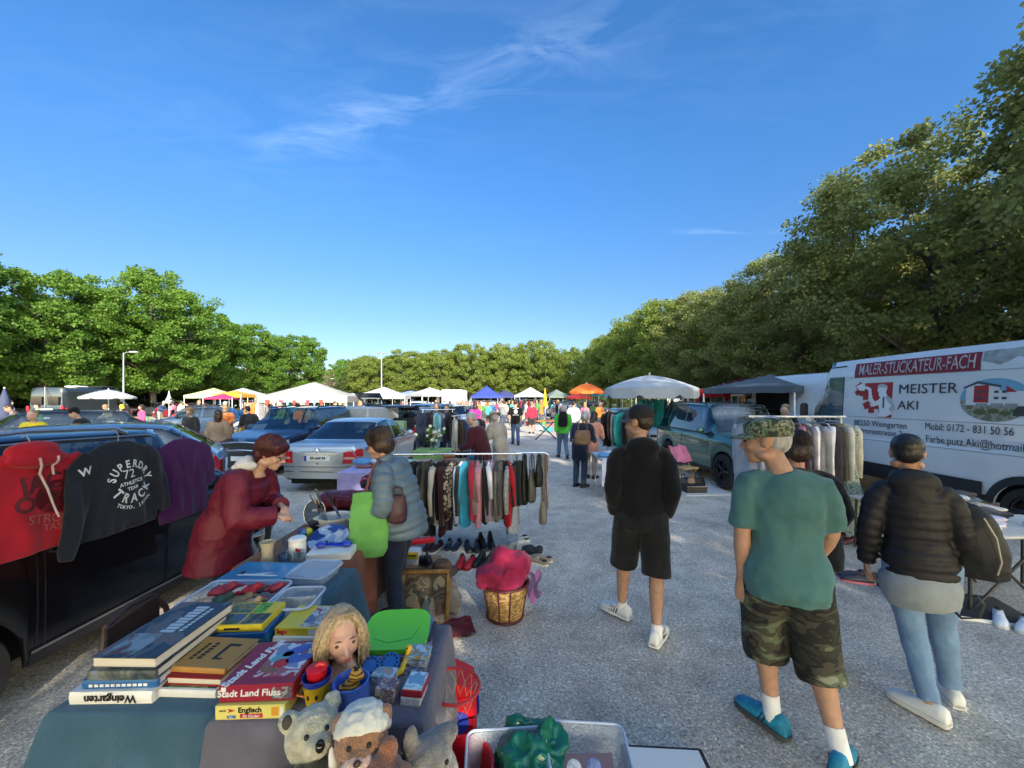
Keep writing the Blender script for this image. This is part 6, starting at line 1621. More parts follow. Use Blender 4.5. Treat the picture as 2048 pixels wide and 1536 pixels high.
m = MB(); m.ball((0, .0, .03), (.036, .034, .050), 16, 12); m.ball((.018, -.006, .092), (.026, .024, .022), 14, 10); m.ball((.036, -.016, .090), (.013, .012, .010)); m.ball((.008, .01, .114), .007); m.ball((.03, .01, .114), .007); m.tube([(-.03, 0, .06), (-.045, -.01, .03)], [.012, .009], 8)
o = built('striped_toy', remesh(m, .005, 2), ramp_mat('tiger_stripes', [(.55, .27, .03), (.02, .018, .015)], 26, .6, distort=5, kind='Z', pos=[0, .72]), loc=p + V(0, 0, .025), rot=(0, 0, .3)); tag(o, 'small yellow and black striped toy sitting in the blue potty', 'toy')
t = thing('beetle_rattle', 'flat toy with two blue dotted discs and a yellow snail body', 'toy', V(-.545, 1.62, z0 + .006)); BD = mat('disc_blue', (.02, .13, .42), .4)
for x in (-.045, .03):
    m = MB(); k = MB(); k.lathe([(0, 0), (.042, 0), (.042, .012), (0, .014)], n=28, caps=False); M_ = Matrix.Translation((x, x * .3, .022)) @ Matrix.Rotation(R(24), 4, 'X'); m.add([M_ @ Vector(q) for q in k.v], k.f); m.build('disc', BD, t)
    d_ = MB()
    for i in range(12): a = i * .5236; k = MB(); k.lathe([(0, 0), (.0045, 0), (.0045, .002), (0, .002)], n=8, caps=False); d_.add([M_ @ (Vector(q) + V(.031 * math.cos(a), .031 * math.sin(a), .013)) for q in k.v], k.f)
    d_.build('dots', INK, t)
m = MB(); m.tube([(.05, -.045, .006), (.085, -.02, .012), (.095, .02, .035), (.10, .035, .06)], [.010, .013, .012, .010], 10); m.ball((.102, .035, .07), .016); built('snail', remesh(m, .005, 2), YP, t)
m = MB(); m.ball((.098, .022, .078), .004); m.build('eye', INK, t)
# card boxes and tapes
for i, (px, py, w, d, h, cs, lb, rz) in enumerate(((768, 1412, .075, .06, .060, [(.35, .30, .28), (.18, .10, .12), (.45, .40, .36)], 'small upright card game with a busy patterned front', -8), (763, 1372, .095, .06, .035, [(.55, .56, .58), (.16, .32, .42), (.5, .3, .2)], 'white card box with coloured pictures behind the patterned one', -6),
        (820, 1414, .075, .10, .030, [(.5, .5, .5), (.6, .6, .6), (.45, .46, .46)], 'white card box at the bottom by the table corner', -5))):
    p = T(px, py); p.z = z0; box_item('card_box', lb, 'card game', p, w, d, h, rz, PH('card%d' % i, cs, 34))
p = T(820, 1414); t = box_item('card_box', 'red rimmed card box with a pale blue lid on the white card box', 'card game', V(p.x + .005, p.y + .002, z0 + .031), .078, .10, .026, -6, REDB); print_on(t, -.036, .036, .004, .096, .026, PH('blueice', [(.30, .50, .62), (.55, .66, .70), (.18, .34, .48)], 22), th=.003)
for i, (dy, dz, cs, lb) in enumerate(((0, 0, [(.10, .12, .2), (.35, .36, .4)], 'dark cassette at the bottom of the tape pile'), (.02, .02, [(.35, .36, .40), (.10, .12, .16)], 'grey cassette in the middle of the tape pile'), (.03, .04, [(.16, .38, .52), (.30, .22, .12), (.40, .55, .62)], 'cassette with a blue sea picture on top of the tape pile'))):
    p = T(825, 1352); box_item('cassette', lb, 'cassette', V(p.x + .005 * i, p.y + dy, z0 + dz), .095, .085, .019, -5 + 2 * i, PH('tape%d' % i, cs, 24), group='tapes piled beside the lilac base')
# ------------------------------------------------------------------ kitchen things
CER = mat('cream_ceramic', (.50, .42, .28), .35, var=.1); WCER = mat('white_ceramic', (.70, .70, .68), .22); STEEL = mat('steel', (.55, .56, .57), .25, 1, var=.1); BLKPAN = mat('pan_black', (.012, .012, .013), .4)
lathe_thing('vase', 'cream ceramic vase waisted in the middle at the table edge', 'vase', V(-1.71, 2.70, z0), [('vase_wall', [(0, 0), (.042, 0), (.040, .02), (.034, .07), (.040, .12), (.050, .148), (.046, .148), (.036, .12), (.030, .07), (.034, .01), (0, .01)], CER)])
GL = glass_mat('drinking_glass', (.88, .92, .93), .7)
for i, (x, y, h_) in enumerate(((-1.60, 2.68, .10), (-1.545, 2.64, .09), (-1.62, 2.80, .14), (-1.49, 2.70, .085))):
    t = lathe_thing('glass_mug', 'clear glass mug standing with the others beside the cream vase', 'glass', V(x, y, z0), [('glass_wall', [(0, 0), (.032, 0), (.036, h_), (.033, h_), (.029, .012), (0, .012)], GL)], 'clear glasses beside the vase'); m = MB(); m.tube([(.034, 0, h_ * .8), (.06, 0, h_ * .7), (.06, 0, h_ * .3), (.034, 0, h_ * .2)], .005, 6); m.build('handle', GL, t)
t = lathe_thing('lidded_jar', 'white lidded jar with a red flash behind the glass mugs', 'jar', V(-1.545, 2.78, z0), [('jar_wall', [(0, 0), (.055, 0), (.058, .10), (.054, .12), (0, .12)], WCER), ('lid', [(.058, .121), (.060, .14), (.050, .15), (0, .152)], WCER)]); m = MB(); m.box((.03, -.052, .075), (.045, .006, .02), Matrix.Rotation(R(30), 3, 'Y')); m.build('red_print', INKR, t)
t = thing('platter', 'oval blue and white plate leaning on the pans', 'plate', V(-1.43, 3.02, z0 + .045), rot=(R(26), 0, R(10)))
m = MB(); m.lathe([(0, 0), (.09, .002), (.145, .016), (.147, .020), (.09, .008), (0, .006)], n=36, caps=False); m.build('plate_body', ramp_mat('delft', [(.55, .62, .72), (.30, .42, .62), (.03, .07, .30), (.02, .05, .22)], 7, .2, 3, .6), t)
t = box_item('tray_box', 'white carton tray under the blue ladles', 'tray', V(-1.30, 2.73, z0), .30, .17, .05, 8, WHT)
for i, (x, y) in enumerate(((-1.40, 2.83), (-1.22, 2.86))):
    t = thing('ladle', 'deep blue glass ladle lying on the white carton tray', 'ladle', V(x, y, z0 + .056), R(8 + 170 * i), 'blue ladles on the carton tray'); m = MB(); m.ball((0, 0, .018), (.036, .036, .020), 14, 8); m.tube([(.03, 0, .02), (.10, .0, .012), (.19, .0, .006)], [.010, .007, .006], 8); m.build('ladle_body', mat('cobalt_glass', (.012, .025, .40), .08, coat=1), t)
t = lathe_thing('bowl', 'small green bowl holding coloured balls', 'bowl', V(-1.66, 3.10, z0), [('bowl_wall', [(0, 0), (.03, 0), (.06, .06), (.056, .06), (.026, .008), (0, .008)], mat('leaf_green', (.22, .45, .04), .3))])
for i, (cc, nm_) in enumerate((((.45, .52, .03), 'lime'), ((.55, .16, .02), 'orange'), ((.12, .08, .30), 'violet'), ((.05, .15, .4), 'blue'))):
    m = MB(); m.ball((0, 0, 0), .030, 16, 10); o = m.build('ball', mat('ball_' + nm_, cc, .4), loc=V(-1.66 + .028 * math.cos(i * 1.57), 3.10 + .028 * math.sin(i * 1.57), z0 + .078)); tag(o, nm_ + ' coloured ball in the small green bowl', 'ball', 'balls in the green bowl')
t = lathe_thing('frying_pan', 'black frying pan behind the green bowl', 'pan', V(-1.62, 3.28, z0), [('pan_wall', [(0, 0), (.12, 0), (.15, .05), (.147, .05), (.117, .006), (0, .006)], BLKPAN)]); m = MB(); m.tube([(.14, -.04, .045), (.24, -.12, .06), (.32, -.18, .065)], [.011, .012, .013], 8); m.build('handle', BLKPAN, t)
t = lathe_thing('cooking_pot', 'white enamel pot holding knives and ladles', 'pot', V(-1.55, 3.38, z0), [('pot_wall', [(0, 0), (.12, 0), (.135, .12), (.142, .125), (.131, .122), (.116, .01), (0, .01)], WCER)])
for s in (-1, 1): m = MB(); m.tube([(s * .132, -.04, .10), (s * .17, -.03, .105), (s * .17, .03, .105), (s * .132, .04, .10)], .008, 8); m.build('handle', WCER, t)
t = lathe_thing('saucepan', 'steel saucepan with long handle beside the grey blue jacket', 'saucepan', V(-1.28, 3.50, z0), [('pan_wall', [(0, 0), (.10, 0), (.10, .09), (.104, .092), (.097, .09), (.097, .006), (0, .006)], STEEL)]); m = MB(); m.tube([(-.09, -.06, .085), (-.17, -.14, .11), (-.22, -.20, .125)], [(.012, .005)] * 3, 8, flat=(1, 0, 0)); m.build('handle', STEEL, t)
for i, (x, y, a, l_) in enumerate(((-1.62, 3.38, -24, .30), (-1.60, 3.36, -14, .34), (-1.50, 3.42, -22, .30))):
    t = thing('kitchen_knife', 'steel kitchen knife leaning in the white enamel pot', 'knife', V(x, y, z0 + .05), rot=(R(10), R(a), 0), group='knives in the enamel pot'); m = MB(); m.prism([(-.012, 0), (.012, 0), (.010, l_ * .5), (-.012, l_ * .6)], (0, 0, 0), (1, 0, 0), (0, 0, 1), .002); m.build('blade', STEEL, t, smooth=False); m = MB(); m.box((0, 0, l_ * .8), (.022, .014, l_ * .4), bev=.005); m.build('handle', STEEL if i < 2 else BLACKP, t)
t = thing('sieve', 'round wire sieve standing upright behind the enamel pot', 'sieve', V(-1.74, 3.40, z0 + .14), rot=(R(75), 0, R(25))); m = MB(); m.tube([(.085 * math.cos(a), .115 * math.sin(a), 0) for a in np.linspace(0, 6.283, 29)], .006, 6, False); m.tube([(.03, -.11, 0), (.07, -.2, 0)], .007, 6); m.build('rim', STEEL, t)
m = MB(); m.ball((0, 0, -.0), (.082, .112, .05), 20, 12); m.v = [(x, y, min(z, .0)) for x, y, z in m.v]; m.build('mesh', glass_mat('wire_mesh', (.55, .56, .58), .3), t)
SUIT = mat('burgundy_leather', (.11, .012, .022), .42, var=.25, bump=.5, bscale=14, bdist=.02)
t = thing('travel_bag', 'burgundy travel bag lying at the end of the kitchen table', 'bag', V(-1.60, 3.88, z0), R(-8)); m = MB(); m.tube([(-.34, 0, .10), (-.30, 0, .11), (0, 0, .12), (.24, 0, .115), (.30, 0, .10)], [(.08, .07), (.14, .10), (.15, .11), (.14, .10), (.07, .06)], 20, flat=(0, 1, 0)); built('bag_body', remesh(m, .014, 3, wob=.016, wscale=9), SUIT, t); m = MB(); m.tube([(-.12, -.14, .14), (-.08, -.17, .20), (.06, -.17, .20), (.10, -.14, .14)], .010, 8); m.build('handle', SUIT, t)
t = thing('bicycle_helmet', 'red and black bicycle helmet on the burgundy bag', 'helmet', V(-1.46, 4.05, z0 + .24), R(60))
m = MB(); m.ball((0, 0, 0), (.105, .145, .115), 24, 16); m.v = [(x, y, max(z, -.02)) for x, y, z in m.v]; m.build('helmet_shell', mat('helmet_black', (.015, .015, .018), .3), t)
for k in range(5):
    m = MB(); x = -.08 + .04 * k; rr_ = math.sqrt(max(.02, 1 - (x / .105) ** 2)); m.tube([(x, .147 * rr_ * math.cos(a), .118 * rr_ * math.sin(a)) for a in np.linspace(.15, 2.9, 12)], [.004] + [.013] * 10 + [.004], 8); m.build('helmet_rib', mat('helmet_red', (.30, .012, .02), .18, coat=1), t)
t = box_item('detergent_box', 'white carton with an orange flash beside the helmet', 'carton', V(-1.20, 3.95, z0), .12, .10, .22, 5, WHT); print_on(t, -.01, .05, .06, .18, 0, mat('orange_flash', (.65, .20, .02), .5), vertical=True)
# ================================================================== HUNG CLOTHES
HOOK = mat('hanger_wire', (.35, .35, .36), .3, .9)
def garment(label, m, L=.72, kind='top', sl=.55, br=.20, th=.045, seed=0, loc=(0, 0, 0), rz=0, group=None, cat='garment'):
    """a garment on a hanger, seen edge-on from local -y; the rail passes through the origin along x"""
    t = thing(kind if kind != 'top' else 'hung_top', label, cat, loc, rz, group); r = random.Random(seed)
    h = MB(); h.tube([(0, .0, .0), (0, .018, .022), (0, 0, .04), (0, -.018, .022), (0, -.01, -.0), (0, 0, -.05)], .0022, 5); h.tube([(0, -br, -.115), (0, 0, -.055), (0, br, -.115)], .006, 6); h.build('hanger', HOOK, t)
    n = 22; mb = MB(); z0 = -.06
    prof = {'top': [(0, .06, .6), (.02, .10, .8), (.06, br, .9), (.12, br * 1.02, 1.1), (.4, br * .96, 1.15), (.8, br * 1.0, 1.25), (1, br * 1.02, 1.2)],
            'dress': [(0, .05, .6), (.03, .12, .8), (.06, br, .9), (.18, br * .95, 1), (.35, br * .8, 1.1), (.7, br * 1.2, 1.7), (1, br * 1.45, 2.2)],
            'trousers': [(0, br * .8, .6), (.02, br * .82, .8), (.3, br * .8, .9), (.7, br * .72, .8), (1, br * .68, .8)]}[kind]
    rows = 16; rings = []
    for i in range(rows + 1):
        f = i / rows; b = np.interp(f, [p[0] for p in prof], [p[1] for p in prof]); w = np.interp(f, [p[0] for p in prof], [p[2] for p in prof]) * th
        for j in range(n):
            a = 2 * math.pi * j / n; k = 1 + (.30 * math.sin(a * 5 + seed) + .35 * mnoise.noise(V(math.cos(a) * 2, math.sin(a) * 2 + seed, f * 1.5))) * min(1, f * 2)
            rings.append((w * math.cos(a) * k + .012 * math.sin(f * 4 + seed) * f, b * math.sin(a) * (1 + .05 * k), z0 - f * L * (1 + .03 * math.sin(a * 3 + seed))))
    fs = [(i * n + j, i * n + (j + 1) % n, (i + 1) * n + (j + 1) % n, (i + 1) * n + j) for i in range(rows) for j in range(n)]
    mb.add(rings, fs + [tuple(range(n))]); mb.build('cloth', m, t, angle=180)
    if kind == 'top' and sl:
        for s in (-1, 1):
            q = MB(); y = s * br * .96; dx = r.uniform(-.02, .02)
            q.tube([(0, y * .9, z0 - .05), (dx, y + s * .02, z0 - .12), (dx * 2, y + s * .035, z0 - .12 - sl * .5), (dx * 2 + .01, y + s * .03, z0 - .12 - sl)], [(.045, .04), (.052, .038), (.047, .030), (.040, .026)], 12, flat=(0, 1, 0)); q.build('sleeve', m, t, angle=180)
    return t
def rail(label, x0, y0, x1, y1, z, group=None, m=None, foot=True, n=10, name='clothes_rail'):
    t = thing(name, label, 'clothes rail', ((x0 + x1) / 2, (y0 + y1) / 2, 0), math.atan2(y1 - y0, x1 - x0), group); w = math.hypot(x1 - x0, y1 - y0) / 2; m = m or CHROME
    b = MB(); b.rod((-w - .06, 0, z), (w + .06, 0, z), .014, n); b.build('bar', m, t)
    for s in (-1, 1):
        b = MB(); b.rod((s * w, 0, z), (s * w, 0, .05), .014, n); b.build('post', m, t); b = MB(); b.rod((s * w, -.24, .03), (s * w, .24, .03), .016, n); b.build('foot', m, t)
    return t
RX = lambda px: gx(px, 4.85)
RAILZ = 1.20
rail('chrome clothes rail full of dark and bright tops in front of the maroon jacketed man', RX(795), 4.83, .06, 4.90, RAILZ)
cl = lambda n, c: cloth(c, n)
CHECK = ramp_mat('check_cloth', [(.02, .02, .02), (.30, .26, .20)], 20, .85, stretch=(1, 2.2, 2.2), kind='voronoi'); STRIPE = ramp_mat('navy_stripe', [(.62, .62, .62), (.01, .012, .03)], 22, .85, kind='Z', distort=.2, pos=[0, .5])
FLORAL = ramp_mat('floral_cloth', [(.22, .30, .25), (.34, .40, .34), (.08, .13, .11), (.42, .46, .40)], 30, .9, 4, .4, bump=.6)
near_g = [(826, 'black', (.008, .008, .009), .78, .56, 'top', 'black coat at the left end of the chrome rail'), (842, 'black2', (.010, .010, .011), .80, .58, 'top', 'black jacket hung between the black coat and the olive one'), (853, 'olive', (.07, .065, .05), .82, .6, 'top', 'olive brown jacket on the chrome rail among black ones'), (865, 'blk3', (.009, .009, .011), .84, .5, 'trousers', 'black trousers hung left of the cream top'), (873, 'cream', (.42, .39, .34), .72, .5, 'top', 'cream top hung between black trousers and jacket'),
    (882, 'ink', (.010, .011, .016), .74, .6, 'top', 'ink black pullover hung right of the cream top'), (893, 'burgundy', (.035, .008, .012), .80, .62, 'top', 'dark burgundy cardigan left of the checked shirt'), (906, 'check', CHECK, .66, .5, 'top', 'black and beige checked shirt on the chrome rail'), (917, 'char', (.02, .02, .022), .7, .5, 'top', 'charcoal top between the checked and the pale blue shirt'), (926, 'paleblue', (.38, .46, .62), .74, .60, 'top', 'pale blue blouse with long sleeves on the chrome rail'),
    (935, 'cyan', (.03, .28, .42), .74, .34, 'top', 'bright cyan T-shirt on the chrome rail'), (944, 'red', (.40, .02, .045), .72, .30, 'top', 'bright red T-shirt with short sleeves beside the cyan one'), (955, 'pink', (.50, .22, .26), .72, .34, 'top', 'salmon pink T-shirt right of the red one'), (964, 'blk4', (.012, .012, .013), .76, .5, 'top', 'black blouse right of the salmon pink T-shirt'), (970, 'grey', (.20, .21, .23), .70, .5, 'top', 'mid grey top hung beside the white shirts'),
    (978, 'white', (.60, .61, .68), .76, .30, 'top', 'white T-shirt on the chrome rail'), (987, 'lilac', (.36, .27, .36), .70, .58, 'top', 'lilac long sleeved top right of the white T-shirt'), (994, 'dgrey', (.06, .06, .062), .66, .5, 'top', 'dark grey patterned top beside the lilac one'), (1001, 'khaki', (.13, .12, .10), .72, .58, 'top', 'grey khaki long sleeved top on the chrome rail'), (1009, 'jersey', (.012, .012, .016), .66, .34, 'top', 'black jersey hung in front of a red one'), (1015, 'redjer', (.36, .012, .02), .74, .40, 'top', 'red jersey near the right hand post of the rail'),
    (1027, 'stripe', STRIPE, .86, .5, 'top', 'navy and white striped long top at the rail end'), (1036, 'blk5', (.006, .006, .007), .58, .4, 'top', 'short black top just past the striped one')]
for i, (px, n, c, L, sl, k, lb) in enumerate(near_g):
    garment(lb, c if not isinstance(c, tuple) else cl('g_' + n, c), L * rnd.uniform(.9, 1.1), k, sl, .19, .042, i, (RX(px), 4.83 + .07 * (px - 795) / 240, RAILZ - .03), R(rnd.uniform(-26, 26)), 'clothes on the near chrome rail')
t = thing('bag_rail', 'thin wire rail end holding handbags beside the striped top', 'rail', (0, 4.92, 0)); m = MB(); m.tube([(.06, 0, RAILZ + .01), (.42, 0, RAILZ + .01), (.47, 0, RAILZ - .02)], .006, 6); m.build('wire', CHROME, t)
def bag(label, loc, w, d, h, m, strap=.25, rz=0, group=None, name='handbag', drop=None):
    t = thing(name, label, 'bag', loc, rz, group); b = MB(); b.tube([(0, 0, 0), (0, 0, h * .12), (0, 0, h * .5), (0, 0, h * .92), (0, 0, h)], [(w * .36, d * .4), (w * .5, d * .55), (w * .5, d * .5), (w * .42, d * .28), (w * .40, d * .18)], 18, flat=(1, 0, 0)); built('bag_body', remesh(b, max(.008, w * .04), 3, wob=w * .025, wscale=2.2 / w), m, t)
    if strap:
        for y in (-d * .15, d * .15): q = MB(); q.tube([(-w * .28, y, h * .9), (-w * .2, y, h + strap * .8), (0, y * .5, h + strap), (w * .2, y, h + strap * .8), (w * .28, y, h * .9)], (.008, .003)[0], 6); q.build('handle', m, t)
    return t
for px, w, h, z, c, lb in ((1049, .16, .55, .55, (.008, .008, .009), 'black cloth bag hanging first on the wire rail end'), (1064, .24, .42, .58, (.085, .08, .06), 'olive grey shoulder bag hanging between black bags'), (1078, .20, .34, .78, (.010, .010, .012), 'rounded black handbag hanging high at the rail end'), (1086, .13, .30, .30, (.16, .145, .12), 'grey brown pouch hanging lowest at the rail end')):
    bag(lb, V(gx(px, 4.92), 4.92, z), w, .10, h, mat('leather_' + lb[:8], c, .5, var=.2, bump=.3, bscale=40), max(.05, 1.19 - z - h), 1.3)
t = thing('scarf', 'pale pink and grey scarf hanging at the very end of the wire rail', 'scarf', (gx(1092, 4.94), 4.94, 1.19)); m = MB(); m.grid(lambda u, v: ((u - .5) * .06 + .01 * math.sin(v * 9), .02 * math.sin(u * 14), -v * .72), 12, 14); m.build('cloth', cl('pinkgrey', (.34, .27, .27)), t)
# ------------------------------------------------------------------ shoes on the ground
def shoe(label, loc, rz, m, so=None, group=None, high=.085, s=1.0, strap=False):
    t = thing('single_shoe', label, 'shoe', loc, rz, group, scale=s); b = MB()
    pr = [(-.12, .022, .012, high * .7), (-.105, .032, .006, high), (-.07, .035, .004, high * 1.05), (-.02, .036, .004, high * .85), (.03, .042, .004, .072), (.08, .046, .004, .062), (.125, .041, .005, .052), (.145, .028, .008, .038), (.152, .012, .012, .022)]; n = 14
    vs = [(w * math.cos(2 * math.pi * j / n) * (1 if math.sin(2 * math.pi * j / n) < .2 else .84), y, (a + c_) / 2 + (c_ - a) / 2 * math.copysign(abs(math.sin(2 * math.pi * j / n)) ** .7, math.sin(2 * math.pi * j / n))) for y, w, a, c_ in pr for j in range(n)]
    fs = [(i * n + j, i * n + (j + 1) % n, (i + 1) * n + (j + 1) % n, (i + 1) * n + j) for i in range(len(pr) - 1) for j in range(n)] + [tuple(range(n))[::-1], tuple(range((len(pr) - 1) * n, len(pr) * n))]; fs = [f[::-1] for f in fs]
    b.add(vs, fs); b.build('upper', m, t, angle=180)
    q = MB(); q.ball((0, -.075, high * 1.0), (.024, .036, .012), 12, 6); q.build('opening', mat('shoe_lining', (.03, .028, .026), .9), t)
    q = MB(); q.prism([(w + .003, y) for y, w, _, _ in pr] + [(-w - .003, y) for y, w, _, _ in pr[::-1]], (0, 0, 0), (1, 0, 0), (0, 1, 0), .018); q.build('sole', so or SOLE, t, smooth=False)
    q = MB()
    for i in range(4): q.rod((-.02, .0 + .018 * i, .072 - .006 * i), (.02, .006 + .018 * i, .072 - .006 * i), .003, 5)
    q.build('laces', so or SOLE, t); return t
def pair(label, px, py, rz, c, so=None, gap=.11, high=.085, group=None, met=.45):
    d = gd(py); p = V(gx(px, d), d, 0); m = mat('shoe_' + str(c), c, met, var=.15); a = R(rz); g = group or label.split(' shoe')[0] + ' pair'
    for s in (-1, 1): shoe(label, p + V(math.cos(a) * s * gap / 2, math.sin(a) * s * gap / 2, .0), a + .1 * s, m, so, g, high)
DK = mat('dark_sole', (.05, .055, .06), .7)
pair('black and red sports shoe under the clothes rail', 866, 1098, 165, (.03, .01, .01)); pair('dark clog with pale sole under the clothes rail', 906, 1096, 175, (.012, .016, .03)); pair('black shoe standing behind the red ones', 945, 1098, 190, (.008, .008, .01), DK); pair('tall black ankle boot beneath the black garments', 974, 1094, 200, (.007, .007, .008), DK, high=.16)
pair('white sports shoe beside the rail post', 1040, 1088, 100, (.60, .60, .60)); pair('bright red shoe standing in front of the rail', 931, 1130, 170, (.38, .012, .02), mat('red_sole', (.3, .01, .015), .5)); pair('black heeled shoe right of the bright red shoes', 967, 1128, 150, (.008, .008, .009), DK, high=.12); pair('flat black shoe behind the wicker basket', 1066, 1104, 80, (.012, .012, .014), DK, high=.05); pair('strappy beige sandal behind the wicker basket', 1082, 1124, 60, (.30, .23, .15), high=.05)
pair('dark running shoe with pink laces near the camouflage shorts', 1712, 1160, 70, (.03, .03, .05), mat('pink_sole', (.55, .12, .15), .5)); pair('black canvas shoe with white laces near the quilted jacket', 1762, 1164, 75, (.015, .017, .025)); pair('white leather trainer by the picture edge under the clothes table', 2024, 1250, 128, (.66, .68, .74), gap=.13); pair('dark red open shoe beneath the floral dress', 1690, 1083, 110, (.09, .02, .03), DK)
# ------------------------------------------------------------------ basket, picture, odds and ends on the ground
t = thing('wicker_basket', 'tall round wicker basket with dark red bands and a red cloth in it', 'basket', (gx(1010, 3.38), 3.38, 0))
WICK = ramp_mat('wicker', [(.42, .27, .10), (.25, .14, .05), (.52, .36, .15)], 26, .7, stretch=(1.6, 1.6, 3.2), kind='voronoi', bump=.6); BAND = mat('band_red', (.10, .015, .02), .5)
m = MB(); m.lathe([(0, 0), (.148, 0), (.155, .02), (.205, .31), (.198, .31), (.148, .03), (0, .02)], n=40, caps=False); m.build('basket_wall', WICK, t)
for z, r_ in ((.015, .157), (.305, .206)): m = MB(); m.tube([(r_ * math.cos(a), r_ * math.sin(a), z) for a in np.linspace(0, 6.2832, 41)], .011, 8, False); m.build('band', BAND, t)
for a in (-150, -105, -76, -20, 60, 130): m = MB(); m.tube([((.157 + .16 * z) * math.cos(R(a)), (.157 + .16 * z) * math.sin(R(a)), z) for z in (.01, .1, .2, .3)], .0065, 6); m.build('stay', BAND, t)
m = MB(); m.ball((0, 0, .34), (.185, .185, .12), 24, 14); m.ball((.09, .03, .44), (.13, .13, .10), 20, 12); m.ball((-.10, -.06, .38), (.14, .12, .09), 20, 12); m.ball((-.02, .04, .49), (.10, .10, .09), 18, 12); m.ball((-.165, -.09, .335), (.07, .06, .045))
o = built('red_cloth', remesh(m, .010, 2, wfn=lambda co, nr: co + nr * (np.array([abs(mnoise.noise(Vector(p) * 7)) * -.055 + .02 + .01 * mnoise.noise(Vector(p) * 22) for p in co]))[:, None]), cl('crimson', (.27, .016, .06)), loc=t.location); tag(o, 'crimson cloth heaped in the wicker basket', 'cloth')
t2 = thing('scarf', 'violet gauze scarf hanging over the rim of the basket', 'scarf', t.location + V(.2, -.03, .33)); m = MB(); m.grid(lambda u, v: (u * .10 + .02 * math.sin(v * 7), .03 * math.sin(u * 9 + v * 3) - .02, .06 * (1 - v) - v * .22 * (1 - .7 * abs(u - .4)) + .03 * u), 12, 12); m.build('cloth', mat('violet_gauze', (.20, .035, .22), .6, alpha=.7), t2)
t = thing('framed_picture', 'old figure painting in a gold frame leaning behind the grey table', 'picture', (gx(846, 3.22), 3.22, 0), rot=(R(-12), 0, R(3))); GOLD = mat('gilt', (.30, .17, .05), .4, .5, var=.3, vscale=20)
for x, z, w, h in ((0, .015, .42, .034), (0, .425, .42, .034), (-.196, .22, .034, .376), (.196, .22, .034, .376)): m = MB(); m.box((x, 0, z), (w, .035, h), bev=.010); m.build('frame', GOLD, t)
m = MB(); m.box((0, .008, .22), (.365, .012, .38)); m.build('canvas', ramp_mat('old_painting', [(.035, .028, .02), (.10, .085, .06), (.05, .04, .03), (.22, .19, .14)], 8, .5, 5, .7), t, smooth=False)
for x, z, c, s_ in ((-.06, .15, (.30, .22, .12), 1), (.02, .16, (.12, .16, .18), 1.1), (.07, .14, (.26, .22, .18), .9), (.13, .12, (.14, .06, .05), .8)): m = MB(); m.prism([(-.03 * s_, -.08), (.03 * s_, -.08), (.024 * s_, .02), (.010, .05), (.012, .075), (-.010, .075), (-.010, .05), (-.022 * s_, .02)], (x, -.0005, z), (1, 0, 0), (0, 0, 1), .001); m.build('painted_figure', mat('paintfig' + str(x), c, .6, var=.4, vscale=40), t, smooth=False)
m = MB(); m.box((0, -.0008, .055), (.36, .002, .05)); m.build('painted_ground', mat('paint_pale', (.26, .23, .18), .6, var=.4, vscale=20), t, smooth=False)
t = lathe_thing('felt_hat', 'brown felt hat lying behind the framed picture', 'hat', V(gx(884, 3.45), 3.45, .34), [('hat_body', [(0, .11), (.06, .11), (.085, .08), (.09, .03), (.14, .01), (.145, .016), (.09, .0)], mat('brown_felt', (.11, .065, .04), .95))])
t = thing('folded_umbrella', 'grey folded sunshade cloth leaning behind the framed picture', 'umbrella', (gx(905, 3.4), 3.4, 0), rot=(R(-6), R(-12), 0)); m = MB(); m.tube([(0, 0, .0), (.03, 0, .12), (.02, 0, .26), (-.02, 0, .36)], [(.05, .03), (.08, .05), (.06, .04), (.02, .02)], 16); built('cloth', remesh(m, .010, 2, wob=.014, wscale=16), cl('greycloth', (.24, .22, .21)), t)
t = thing('folded_cloth', 'dark red cloth lying on the ground under the sunshade cloth', 'cloth', (gx(905, 3.15), 3.15, 0), .3); m = MB(); m.grid(lambda u, v: ((u - .5) * .34, (v - .5) * .26, .03 + .03 * mnoise.noise(V(u * 4, v * 4, 3)) * 1.0), 14, 12); m.build('cloth', cl('darkred', (.12, .01, .02)), t)
t = box_item('shoe_box', 'yellow and white carton by the dark blue jeans', 'carton', V(gx(822, 3.7), 3.7, .30), .14, .12, .13, 0, WHT); print_on(t, -.068, .068, .06, .125, 0, YEL, vertical=True); print_on(t, -.05, .05, .085, .10, 0, INK, vertical=True, front=-.001)
t = box_item('carton', 'plain brown carton that carries the yellow and white one', 'carton', V(gx(835, 3.68), 3.66, 0), .36, .3, .297, 0, mat('cardboard', (.28, .18, .10), .85, var=.15)); pair('black shoe beside the yellow and white carton', 858, 1330, 60, (.01, .01, .012), DK)
for o in [x for x in bpy.data.objects if x.get('label') == 'black shoe beside the yellow and white carton']: o.location = V(gx(852, 3.72) + (.05 if o.name.endswith('1') else -.05), 3.74, .30)
t = thing('toy_rail', 'red plastic bar lying in the stall behind the dark jeans', 'plastic bar', V(gx(835, 4.1), 4.1, .35), .4); m = MB(); m.box((0, 0, .03), (.36, .06, .06), bev=.015); m.build('bar', RP, t); m = MB(); m.rod((-.1, 0, 0), (-.1, 0, -.35), .012); m.rod((.1, 0, 0), (.1, 0, -.35), .012); m.build('leg', BLACKP, t)
